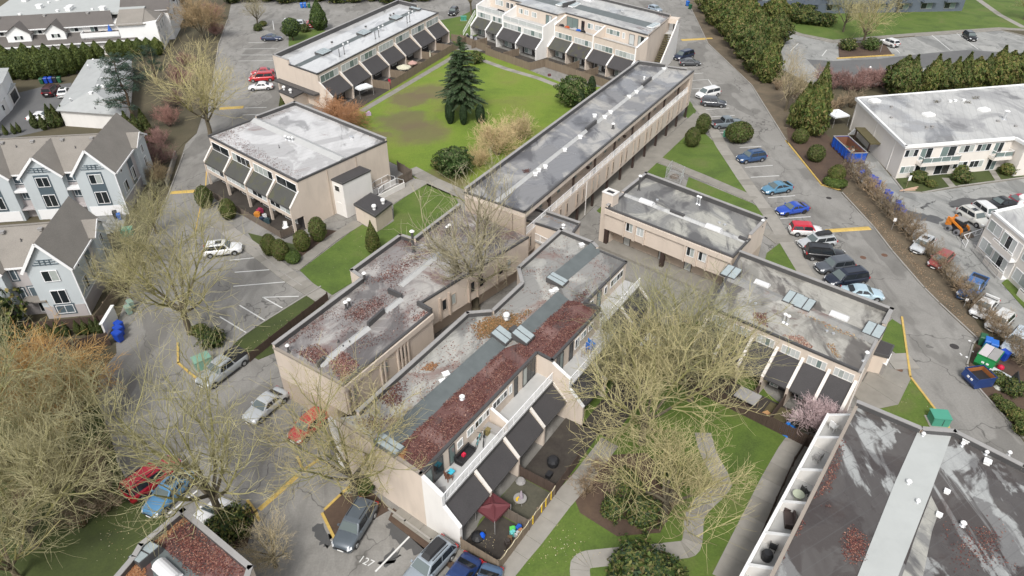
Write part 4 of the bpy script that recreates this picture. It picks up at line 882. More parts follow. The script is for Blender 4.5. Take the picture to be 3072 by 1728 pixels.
    scatter(r, [at(x, y, z) for x, y in [(1040, 1265), (1090, 1215), (1180, 1130), (1230, 1120), (1210, 1230), (1130, 1300)]], z, 1500, 43, .1, LEAFC, clump=.5)
    scatter(r, [at(x, y, z) for x, y in [(1260, 1110), (1290, 1085), (1320, 1090), (1300, 1115)]], z, 420, 44, .1, [(0.24, 0.13, 0.07), (0.30, 0.17, 0.09), (0.18, 0.09, 0.05)])
    scatter(r, [at(x, y, z) for x, y in [(1410, 975), (1500, 930), (1600, 930), (1560, 985), (1500, 1010), (1430, 1020)]], z, 3200, 45, .12, [(0.22, 0.12, 0.05), (0.16, 0.10, 0.05), (0.28, 0.16, 0.08), (0.12, 0.09, 0.04)], clump=.3)
    scatter(r, [at(x, y, z) for x, y in [(1730, 880), (1780, 862), (1755, 905), (1700, 925)]], z, 500, 46, .1)
    scatter(r, [at(x, y, z) for x, y in [(1763, 735), (1780, 740), (1775, 775), (1790, 765)]], z, 90, 47, .12, [(0.45, 0.2, 0.1), (0.3, 0.12, 0.08)])
    scatter(r, inset(P, .4), z, 2600, 48, .09, LEAFC + [(.36, .25, .2)], clump=.5, soft=.3)
    return r, P, s1, s2, s3
RJ, PJ, FJ1, FJ2, FJ3 = blockJ()

# small roofed link between the walkway block and the central block
z = 5.6; Lk = poly_of([at(1556, 655, z), at(1716, 706, z), at(1740, 674, z), at(1600, 625, z)])
r = thing('covered_link', 'small flat-roofed link with a white railed landing between the walkway block and central block', 'walkway', base_of(Lk))
body(r, Lk, z, 'stucco'); roofsheet(r, inset(Lk, .02), z, M['roof_grey']); edge(r, Lk[0], Lk[1], z, .1); parapet(r, Lk[2], Lk[3], z, .35); edge(r, Lk[1], Lk[2], z, .2)
lp = [at(1572, 705, 3.4), at(1645, 740, 3.4), at(1668, 705, 3.4), at(1600, 682, 3.4)]; m = MB(); m.prism(poly_of(lp), 3.2, 3.4); m.build('landing_floor', M['deck'], r)
m = MB()
for p in lp[:3]: m.box((p.x, p.y, 1.6), (.2, .2, 3.2))
m.build('landing_post', M['brown_wood'], r); railing(r, [lp[0], lp[1]], 1.0, .15, 1.5); railing(r, [lp[3], lp[2]], 1.0, .15, 1.5)
pipe(r, tl(1536, 432)(515, 840, z), z, .3, .12, True, False)
scatter(r, T(1536, 432, 3.354, [(310, 700), (500, 780), (640, 830), (620, 850), (430, 790), (300, 720)], z), z, 260, 51, .1, [(0.4, 0.2, 0.12), (0.3, 0.16, 0.1), (0.25, 0.2, 0.1)])

def blockL():
    z = 6.3; P = poly_of([at(2225, 1900, z), at(3500, 2000, z), at(3500, 1640, z), at(3072, 1396, z + .4), at(2864, 1291, z + .4), at(2765, 1283, z + .4), at(2573, 1203, z + .4)])
    r = thing('apartment_block', 'large block with black and rust stains either side of a broad white roof strip', 'building', base_of(P))
    body(r, P, z); roofsheet(r, inset(P, .02), z, M['roof_black'])
    fr = Fr(P[6], P[0]); edge(r, P[6], P[0], z, .12, 'tan_trim'); 
    for i in (2, 3, 4, 5): parapet(r, P[i], P[i + 1], z, .45)
    edge(r, P[0], P[1], z)
    sp = T(2304, 1296, 3.354, [(1500, 10), (1850, 22), (1640, 600), (1310, 1449), (1130, 1900), (720, 1900), (900, 1449), (1280, 500)], z)
    m = MB(); n = len(sp); q = [V2(p) for p in sp][::-1]; m.prism(q, z, z + .05); m.build('white_roof_strip', M['roof_white'], r)
    gs = T(2304, 1296, 3.354, [(1640, 640), (1500, 1000), (1350, 1449), (1200, 1850), (1450, 1850), (1560, 1449), (1650, 1000), (1720, 800)], z); m = MB(); m.prism([V2(p) for p in gs], z, z + .02); m.build('grey_roof_patch', M['roof_grey2'], r)
    a = tl(2304, 1296)
    for x, y, s in ((1985, 95, .42), (2200, 315, .42), (1795, 610, .32), (1715, 845, .32)): boxvent(r, a(x, y, z), z, s, 'plastic_white', .9)
    for x, y in ((1410, 520), (1955, 940)): pipe(r, a(x, y, z), z, .25, .1, True, False)
    for x, y in ((2420, 230), (1555, 40), (1500, 715), (2190, 225), (1950, 140)): pipe(r, a(x, y, z), z, .25, .08, True, False)
    # balconies along the court side
    D = 1.75; L = fr.L; fl = 3.5
    m = MB(); m.fbox(fr, 0.3, L, .0, D, 2.9, fl); m.build('balcony_slab', M['stucco_white'], r); m = MB(); m.fbox(fr, .35, L, .02, D - .02, fl, fl + .02); m.build('balcony_floor', M['deck'], r)
    m = MB(); m.fbox(fr, .3, L, D - .16, D, fl, fl + .85); o = m.build('balcony_wall', M['stucco_white'], r); c = MB(); c.fbox(fr, .25, L, D - .2, D + .05, fl + .85, fl + .92); c.build('cap', M['white'], o)
    for i, s in enumerate((.05, 3.2, 7.4, 11.2, 14.6, 17.8, 21)):
        if s > L: continue
        m = MB(); m.fprof(fr, s + .3, s + .5, [(0, fl), (D - .16, fl), (D - .16, fl + .9), (.1, fl + 1.9), (0, fl + 1.9)]); o = m.build('balcony_divider', M['stucco_white'], r)
        c = MB(); c.beam(fr.pt(s + .4, .05, fl + 1.93), fr.pt(s + .4, D - .1, fl + .93), .26, .07); c.build('cap', M['white'], o)
        window(r, fr, s + 1.0, s + 2.4, fl + .05, fl + 2.1, 2, 0, 'white', ['glass', 'glass_teal'], name='balcony_door')
    def lz(pts, n, sd, cl=.45): scatter(r, T(2304, 1296, 3.354, pts, z), z, n, sd, .085, LEAFC, clump=cl)
    lz([(740, 60), (800, 100), (640, 600), (420, 700), (560, 420)], 1600, 61, .3); lz([(440, 700), (640, 650), (630, 760), (540, 760)], 300, 62); lz([(900, 840), (1040, 920), (1000, 1300), (850, 1340), (540, 1300), (600, 1180), (760, 1020)], 1500, 63, .62); lz([(340, 880), (400, 900), (180, 1300), (60, 1449), (20, 1449), (160, 1200)], 900, 64, .2)
    lz([(1700, 900), (2400, 800), (2560, 1400), (1800, 1420)], 500, 65, .45)
    return r, P, fr
RL, PL, FL = blockL()
def blockM():
    z = 5.8; P = poly_of([at(230, 1860, z + .5), at(700, 1900, z), at(758, 1700, z + .4), at(550, 1526, z + .4), at(418, 1634, z + .4), at(397, 1670, z + .4)])
    r = thing('apartment_block', 'block corner whose parapeted roof is buried in reddish brown leaves', 'building', base_of(P)); body(r, P, z); roofsheet(r, inset(P, .02), z, M['roof_redx'])
    for i in range(1, 6): parapet(r, P[i], P[(i + 1) % 6], z, .45)
    a = tl(0, 1296); f = Fr(P[2], P[3]); skylight(r, V2(a(1470, 1240, z)), Fr(P[3], P[4]), z, 1.6, 1.5, 2, .5); dome(r, V2(a(1690, 1420, z)), f, z + .1, 2.0, .9)
    g = T(0, 1296, 3.354, [(1500, 1230), (1620, 1150), (2000, 1449), (2100, 1700), (1600, 1700)], z); m = MB(); m.prism([V2(p) for p in g][::-1], z, z + .02); m.build('metal_valley', M['ridge'], r)
    scatter(r, T(0, 1296, 3.354, [(1850, 830), (2480, 1370), (2400, 1449), (1900, 1449), (1640, 1150), (1700, 950)], z), z, 2600, 71, .10, LEAFC); scatter(r, T(0, 1296, 3.354, [(1850, 830), (1920, 880), (1560, 1170), (1490, 1130)], z), z, 700, 72, .11, [(0.25, 0.12, 0.06), (0.33, 0.2, 0.11)]); scatter(r, T(0, 1296, 3.354, [(1370, 1290), (1460, 1380), (1520, 1600), (1150, 1500)], z), z, 900, 73, .12, [(0.25, 0.11, 0.05), (0.32, 0.17, 0.09)])
    return r
blockM()

def blockB():
    z = 8.4; a = tl(1380, 0, 3.788); p1, p2 = a(1165, 140, z), a(2145, 405, z); fr = Fr(p1, p2); L = fr.L
    b3 = V2(a(2395, 172, z + .4)); d = b3 - V2(p2); P = poly_of([p1, p2, V2(p2) + d, V2(p1) + d])
    P0 = [fr.pt(-12.2, 2.5, 0), fr.pt(.9, 2.5, 0)]; Pm = [fr.pt(-23, 1.0, 0), fr.pt(-12.2, 1.0, 0)]
    r = thing('apartment_block', 'three-storey beige and white block with stepped decks and dark shingle awnings', 'building', base_of(P))
    A = poly_of([Pm[0], Pm[1], P0[0], P0[1], fr.pt(.9, 0, 0), P[1], P[2], P[3], V2(Pm[0]) + d]); body(r, A, z); roofsheet(r, inset(A, .02), z, M['roof_pale'])
    for i in (0, 1, 2, 3, 4): edge(r, A[i], A[i + 1], z, .12, 'metal_dark' if i % 2 == 0 else 'tan_trim')
    edge(r, A[5], A[6], z, .15, 'tan_trim'); parapet(r, A[6], A[7], z, .5); parapet(r, A[7], A[8], z, .5)
    m0, m1 = fr.pt(0, 0, 0).lerp(Vector((P[3].x, P[3].y, 0)), .38), fr.pt(L, 0, 0).lerp(Vector((P[2].x, P[2].y, 0)), .38)
    spine(r, Vector((m0.x, m0.y, z + .004)), Vector((*V2(m0).lerp(V2(m1), .96), z + .004)), 2.2, .4, 'ridge'); q = V2(m0) - fr.u * 9 + fr.n * 1.5; spine(r, Vector((*(V2(m0) - fr.u * 14 + fr.n * 1.5), z + .004)), Vector((*(V2(m0) - fr.u * 1 + fr.n * 1.5), z + .004)), 2.2, .4, 'ridge')
    for t in (.02, .955): skylight(r, V2(m0).lerp(V2(m1), t), fr, z + .1, 1.4, 2.6, 2, .35, 'white')
    skylight(r, V2(m0) - fr.u * 2.2 + fr.n * 1.2, fr, z + .1, 1.4, 2.6, 2, .35, 'white'); m = MB(); m.fbox(Fr(V2(m0) - fr.u * .8, V2(m0) - fr.u * .5), 0, .3, -1.5, 2.5, z, z + .9); m.build('ridge_cheek', M['metal_dark'], r)
    dome(r, V2(a(1465, 12, z)), fr, z, 2.2, 1.3); boxvent(r, a(1840, 130, z), z, .5, 'galv')
    def sect(f, D, nb, wallm, solid, doors, moss):
        Lf = f.L; dk = 5.7
        m = MB(); m.fbox(f, .02, Lf - .02, 0, D, 2.2, dk); m.build('deck_base', M[wallm], r); m = MB(); m.fbox(f, .04, Lf - .04, .02, D - .02, dk, dk + .03); m.build('deck_floor', M['deck'], r)
        if solid:
            m = MB(); m.fbox(f, .02, Lf - .02, D - .2, D, dk, dk + .8); o = m.build('deck_parapet', M[wallm], r); c = MB(); c.fbox(f, 0, Lf, D - .25, D + .05, dk + .8, dk + .86); c.build('cap', M['tan_trim'], o)
        else: railing(r, [f.pt(.1, D - .06, dk), f.pt(Lf - .1, D - .06, dk)], 1.0, 0, 2.6, name='deck_railing'); m = MB(); m.fbox(f, .1, Lf - .1, D - .1, D - .05, dk + .15, dk + .9); m.build('railing_infill', M['blind'], r)
        for s0, s1, z0, z1, n, gl in doors: window(r, f, Lf * s0, Lf * s1, dk + z0, dk + z1, n, 0, 'white' if z0 > .3 else 'metal_dark', gl, name='window' if z0 > .3 else 'deck_door')
        for i in range(nb + 1):
            s = min(max(Lf * i / nb, .15), Lf - .15); big = i in (0, nb) or (solid and i == nb // 2)
            if big: fin(r, f, s, [(0, dk + 2.3), (.2, dk + 2.2), (D + .05, dk + .95), (D + .05, 4.2), (D + 2.1, 2.35), (D + 2.1, 0), (0, 0)], .3, wallm, 'white', capto=4)
            else: fin(r, f, s, [(D, 4.2), (D + 2.1, 2.35), (D + 2.1, 0), (D - .3, 0), (D - .3, 4.2)], .26, wallm, 'white', capto=1)
        for i in range(nb):
            s0, s1 = Lf * i / nb + .15, Lf * (i + 1) / nb - .15
            window(r, f, s0 + .2, s1 - .2, 4.15, 5.3, 5, D, 'white', [RB.choice(['blind', 'blind', 'blind2', 'glass_teal']) for _ in range(5)])
            mansard(r, f, s0, s1, D, 4.0, D + 2.05, 2.2, moss[i % len(moss)])
            m = MB(); m.fbox(f, s0, s1, D - .3, D, 0, 2.25); m.build('patio_shade_wall', M['shade_wall'], r); patio_front(r, f, s0, s1, D + .02, 2.1, False)  # ground wall coloured dark as shade below the mansard
    sect(Fr(fr.pt(.95, 0, 0), fr.pt(L, 0, 0)), 3.3, 4, 'stucco', True, [(.02, .17, .05, 2.2, 2, ['glass_teal', 'glass_teal']), (.21, .25, .05, 2.1, 1, ['glass']), (.29, .36, .9, 2.0, 2, None), (.38, .48, .9, 2.0, 2, ['blind', 'blind2']), (.52, .68, .95, 2.0, 4, ['blind2', 'glass_teal']), (.71, .74, .8, 2, 1, ['blind']), (.79, .85, .05, 2.1, 1, ['blind']), (.89, .985, .05, 2.2, 3, ['blind2', 'glass', 'blind2'])], ['mansard_green', 'mansard_moss', 'mansard', 'mansard'])
    sect(Fr(P0[0], P0[1]), 4.0, 2, 'stucco_white', False, [(.08, .18, .9, 2, 2, ['blind', 'glass_teal']), (.22, .32, .9, 2, 2, ['blind', 'blind']), (.4, .52, .9, 2, 2, ['blind', 'blind2']), (.74, .88, .05, 2.2, 2, ['glass_teal', 'blind'])], ['mansard', 'mansard'])
    sect(Fr(Pm[0], Pm[1]), 4.0, 2, 'stucco_white', False, [(.2, .45, .8, 2, 3, ['blind', 'blind', 'blind2']), (.55, .65, .7, 2, 2, ['glass', 'glass']), (.68, .78, .7, 2, 2, ['glass', 'glass']), (.9, .98, .05, 2.1, 1, ['glass'])], ['mansard_green', 'mansard_green'])
    # outside stair at the lane end: treads between the end wall and a tall white flank
    fe = Fr(P[1], P[2]); n = 18; zt, s_top, s_bot = 5.7, fe.L * .80, fe.L * .22
    for i in range(n):
        s = s_bot + (s_top - s_bot) * i / n; m = MB(); m.fbox(fe, s, s + (s_top - s_bot) / n + .05, .15, 1.75, zt * (i + 1) / n - .09, zt * (i + 1) / n); m.build('stair_tread', M['stair'], r)
    m = MB(); m.fbox(fe, s_top, fe.L, .02, 1.8, zt - .15, zt); m.build('stair_landing', M['deck'], r)
    m = MB(); m.fprof(Fr(fe.pt(0, 0, 0), fe.pt(1, 0, 0)), 0, .01, [(0, 0), (0, .01), (.01, 0)])
    w_ = MB(); prof = [(s_bot - 1.2, 0), (fe.L + .3, 0), (fe.L + .3, z), (fe.L - 1.2, z), (s_top, zt + 1.2), (s_bot - .6, 1.4), (s_bot - 1.2, 1.2)]
    V = [fe.pt(s, 1.8, h) for s, h in prof] + [fe.pt(s, 2.05, h) for s, h in prof]; k = len(prof)
    w_.add(V, [(i, (i + 1) % k, k + (i + 1) % k, k + i) for i in range(k)] + [tuple(range(k - 1, -1, -1)), tuple(range(k, 2 * k))]); w_.build('stair_flank_wall', M['stucco_white'], r)
    m = MB(); m.fbox(fe, fe.L - 1.4, fe.L + .3, 0, 2.05, z - .9, z + .1); m.build('stair_lintel', M['stucco'], r); m = MB(); m.fbox(fe, fe.L - .2, fe.L, .9, 1.1, zt, z - .9); m.build('post', M['brown_wood'], r)
    railing(r, [fe.pt(s_bot - 2.0, 1.9, 0), fe.pt(s_bot - .6, 1.9, .5)], 1.0, .2, 1.2, name='stair_railing')
    ff = Fr(Pm[0], Pm[1]); railing(r, [ff.pt(-.4, 4.2, 4.4), ff.pt(-.4, 8.0, .3)], 1.0, .2, 1.5, name='stair_railing')
    scatter(r, T(1380, 0, 3.788, [(2220, 150), (2380, 200), (2340, 215), (2230, 170)], z), z, 160, 81, .14); scatter(r, T(1380, 0, 3.788, [(2010, 300), (2200, 350), (2180, 370), (2000, 320)], z), z, 140, 82, .13)
    return r, fr, P0, Pm
RBB, FBB, B0, BM = blockB()

# ---------------------------------------------------------------- neighbours: gabled townhouses on the left
M['shingle_roof'] = shingle('brown_grey_shingles', (0.205, 0.188, 0.166)); M['siding_blue'] = simple('pale_blue_siding', (0.475, 0.515, 0.53), 0.6, var=.05, dirt=.08); M['siding_mauve'] = simple('mauve_siding', (0.42, 0.39, 0.385), 0.65, var=.06, dirt=.1)
M['slate'] = simple('slate_panel', (0.085, 0.115, 0.135), 0.5, var=.1); M['white_trim'] = simple('white_trim', (0.78, 0.78, 0.78), .5, var=.03)
def slope(root, pts, mat='shingle_roof', th=.12, name='roof_plane'):
    m = MB(); k = len(pts); V = [Vector(p) for p in pts]; D = Vector((0, 0, -th)); m.add(V + [p + D for p in V], [tuple(range(k)), tuple(range(2 * k - 1, k - 1, -1))] + [(i, k + i, k + (i + 1) % k, (i + 1) % k) for i in range(k)]); return m.build(name, M[mat], root)
def townrow(label, eaveA, eaveB, ze, zr, depth, corner, units, gw, seed):
    A, B = at(*eaveA, ze), at(*eaveB, ze); u = (B - A).normalized(); Q = at(*corner, ze); L = 30.0
    P = Q - u * L; fr = Fr(P, Q); r = thing('gabled_townhouses', label, 'townhouses', (Q.x - 6, Q.y + 4, 0)); p = fr.pt
    m = MB(); m.prism(poly_of([p(0, -1.1, 0), p(L, -1.1, 0), p(L, -depth, 0), p(0, -depth, 0)]), 0, ze); m.build('wall', M['siding_mauve'], r)
    mid = -depth / 2
    slope(r, [p(-.3, -.75, ze - .15), p(L - gw / 2, -.75, ze - .15), p(L - gw / 2, mid, zr), p(-.3, mid, zr)]); slope(r, [p(-.3, mid, zr), p(L - gw / 2, mid, zr), p(L - gw / 2, -depth - .4, ze - .15), p(-.3, -depth - .4, ze - .15)])
    m = MB(); m.fbox(fr, 0, L - gw, -.78, -.66, ze - .34, ze - .14); m.build('gutter', M['white_trim'], r)
    m = MB(); m.beam(p(0, mid, zr + .03), p(L - gw / 2, mid, zr + .03), .3, .06); m.build('ridge_cap', M['shingle_roof'], r)
    pitch = units
    k = 0; s1 = L
    while s1 > gw:
        s0 = s1 - gw; sm = (s0 + s1) / 2; o = 0.0; end = k == 0; back = -depth - .3 if end else mid; zp = zr + (.5 if end else -.1)
        m = MB(); m.add([p(s0, o, 0), p(s1, o, 0), p(s1, o, ze), p(sm, o, zp - .25), p(s0, o, ze), p(s0, -1.2, 0), p(s1, -1.2, 0), p(s1, -1.2, ze), p(s0, -1.2, ze)], [(0, 1, 2, 3, 4), (1, 6, 7, 2), (0, 4, 8, 5)]); m.build('gable_wall', M['siding_blue'], r)
        f0 = .35
        slope(r, [p(s0 - .35, f0, ze - .28), p(sm, f0, zp), p(sm, back, zp), p(s0 - .35, back if end else mid * .9, ze - .28)] if end else [p(s0 - .35, f0, ze - .28), p(sm, f0, zp), p(sm, mid, zp), p(s0 - .35, -.9, ze - .28)])
        slope(r, [p(sm, f0, zp), p(s1 + .35, f0, ze - .28), p(s1 + .35, back if end else -.9, ze - .28), p(sm, back, zp)])
        t = MB(); t.beam(p(s0 - .35, f0 + .05, ze - .36), p(sm, f0 + .05, zp - .08), .06, .3); t.beam(p(sm, f0 + .05, zp - .08), p(s1 + .35, f0 + .05, ze - .36), .06, .3); t.build('barge_board', M['white_trim'], r)
        g = MB()
        for h in (.0, .28, .56): ww = gw * .30 * (1 - h * .7); g.fbox(fr, sm - ww, sm + ww, .01, .09, ze + .35 + h, ze + .43 + h)
        for ss in (-.5, 0, .5): g.fbox(fr, sm + ss - .04, sm + ss + .04, .01, .09, ze + .3, ze + 1.0)
        g.build('gable_lattice', M['slate'], r)
        if seed == 1 or end:
            if seed == 1: m = MB(); m.fbox(fr, sm - .95, sm + .95, 0, .05, 1.6, ze - .05); m.build('slate_panel', M['slate'], r)
            window(r, fr, sm - .8, sm + .8, ze - 1.75, ze - .35, 2, .055, 'white_trim', ['glass', 'glass' if k % 2 else 'blind2'], trim=None); window(r, fr, sm - .8, sm + .8, ze - 4.7, ze - 2.9, 2, .055, 'white_trim', ['glass', 'glass'])
        else: window(r, fr, sm - .8, sm + .8, ze - 4.6, ze - 2.8, 2, .055, 'white_trim', ['glass', 'glass']); window(r, fr, sm - .8, sm + .8, ze - 1.8, ze - .5, 2, .055, 'white_trim', ['blind2', 'blind2'])
        n0 = s1 - pitch
        if n0 > 0 and s0 - (pitch - gw) > 0:
            a0, a1 = s1 - pitch, s0; am = (a0 + a1) / 2; f2 = Fr(p(0, -1.1, 0), p(L, -1.1, 0))
            if seed == 1: window(r, f2, am - .85, am + .85, ze - 1.6, ze - .5, 2, 0, 'white_trim', ['blind2', 'blind2'], trim='slate'); window(r, f2, am - .55, am + .75, ze - 3.9, ze - 2.9, 3, 0, 'white_trim', ['glass'], trim='slate'); m = MB(); m.fbox(f2, a0, a1, 0, 1.05, ze - 5.1, ze - 4.95); m.build('balcony_floor', M['siding_mauve'], r); m = MB(); m.fbox(f2, a0, a1, 0, 1.0, ze - 2.5, ze - 2.2); m.build('balcony_soffit', M['white_trim'], r)
            else:
                window(r, f2, a0 + .3, a0 + .9, ze - 1.9, ze - .5, 1, 0, 'white_trim', ['glass'], trim='slate'); window(r, f2, a0 + .3, a0 + .9, ze - 4.6, ze - 3.0, 1, 0, 'white_trim', ['blind2'], trim='slate'); window(r, f2, am + .1, am + 1.9, ze - 4.4, ze - 2.9, 2, 0, 'white_trim', ['blind2', 'glass'], trim='slate'); window(r, f2, am + .7, am + 1.3, ze - .85, ze - .35, 1, 0, 'white_trim', ['glass'], trim='slate'); m = MB(); m.fbox(f2, am - .6, am + 1.9, 0, 1.3, 2.35, 2.5); m.build('porch_roof', M['shingle_roof'], r); window(r, f2, am + .3, am + 1.4, .3, 2.2, 1, 0, 'white_trim', ['glass'], name='front_door')
        if seed == 2:
            m = MB(); m.fbox(fr, s0 + .05, s1 - .05, .02, .06, 0, ze - 5.0) if ze > 5.2 else None
            if m.v: m.build('base_panel', M['siding_mauve'], r)
            window(r, fr, sm - .9, sm + .9, .6, 1.7, 2, .06, 'white_trim', ['blind2', 'glass'], trim='slate')
        else:
            m = MB(); m.fbox(fr, s0 + .3, s1 - .3, .01, .06, .05, 1.5); m.build('garage_door', M['white_trim'], r)
        s1 -= pitch; k += 1
    # end wall with white panel bands, side bay with its own small gable
    fe = Fr(p(L, 0, 0), p(L, -depth, 0)); De = fe.L
    m = MB(); m.fbox(fe, 0, De, 0, .03, 0, 1.9); m.build('base_band', M['siding_mauve'], r); m = MB(); m.fbox(fe, 0, De, 0, .08, 1.9, 2.05); m.build('band_trim', M['white_trim'], r)
    m = MB(); m.fbox(fe, De * .02, De * .36, 0, .05, 2.05, ze - .3); m.build('side_panel', M['siding_blue'], r); m = MB(); m.fbox(fe, De * .40, De * .52, 0, .06, 2.05, ze - .3); m.build('slate_panel', M['slate'], r)
    window(r, fe, De * .41, De * .51, 2.6, 4.4, 2, .06, 'white_trim', ['blind2', 'glass']); window(r, fe, De * .12, De * .24, 2.4, 4.0, 2, .05, 'white_trim', ['blind2', 'glass']); window(r, fe, De * .15, De * .20, ze - 1.3, ze - .5, 1, .05, 'white_trim', ['glass'])
    b0, b1 = De * .62, De * .96; m = MB(); m.fbox(fe, b0, b1, 0, .55, 0.6, ze); m.build('side_bay', M['siding_blue'], r); window(r, fe, (b0 + b1) / 2 - .5, (b0 + b1) / 2 + .5, 2.5, 4.1, 2, .55, 'white_trim', ['glass', 'blind2']); window(r, fe, (b0 + b1) / 2 - .45, (b0 + b1) / 2 + .45, ze - 1.9, ze - .7, 2, .55, 'white_trim', ['blind2', 'glass'])
    bm = (b0 + b1) / 2; slope(r, [fe.pt(b0 - .3, .9, ze - .1), fe.pt(bm, .9, ze + 1.25), fe.pt(bm, -gw * .3, ze + 1.25), fe.pt(b0 - .3, -.3, ze - .1)]); slope(r, [fe.pt(bm, .9, ze + 1.25), fe.pt(b1 + .3, .9, ze - .1), fe.pt(b1 + .3, -.3, ze - .1), fe.pt(bm, -gw * .3, ze + 1.25)])
    t = MB(); t.beam(fe.pt(b0 - .3, .95, ze - .18), fe.pt(bm, .95, ze + 1.15), .06, .24); t.beam(fe.pt(bm, .95, ze + 1.15), fe.pt(b1 + .3, .95, ze - .18), .06, .24); t.add([fe.pt(b0, .56, ze - .1), fe.pt(b1, .56, ze - .1), fe.pt(bm, .56, ze + 1.1)], [(0, 1, 2)]); t.build('barge_board', M['white_trim'], r)
    m = MB(); m.fbox(fe, -.05, De + .3, .34, .46, ze - .5, ze - .3); m.build('gutter', M['white_trim'], r); m = MB(); m.fbox(fe, -.03, .1, .0, .12, 0, ze); m.fbox(fe, De - .1, De, 0, .1, 0, ze); m.build('corner_trim', M['white_trim'], r)
    rr = random.Random(seed)
    for i in range(9):
        s = L - gw / 2 - 1.2 - i * 1.9; f = rr.uniform(.25, .8); oo = mid + (-.75 - mid) * f * .5; zz = zr + (ze - .15 - zr) * (oo - mid) / (-.75 - mid)
        pipe(r, p(s, oo, 0), zz - .05, .35, .06, False) if i % 2 else boxvent(r, p(s, mid + .8, 0), zr - .4, .38, 'metal_grey', math.atan2(fr.u.y, fr.u.x))
    return r, fr, L
townrow('pale blue gabled townhouses with slate window panels and two tall white-edged gables', (37, 523), (230, 512), 6.6, 9.3, 12.5, (338, 512), 6.6, 4.9, 1)
townrow('pale blue gabled townhouses with mauve end wall above a dark fenced yard', (35, 806), (117, 799), 6.6, 9.3, 9.8, (206, 797), 6.9, 4.3, 2)

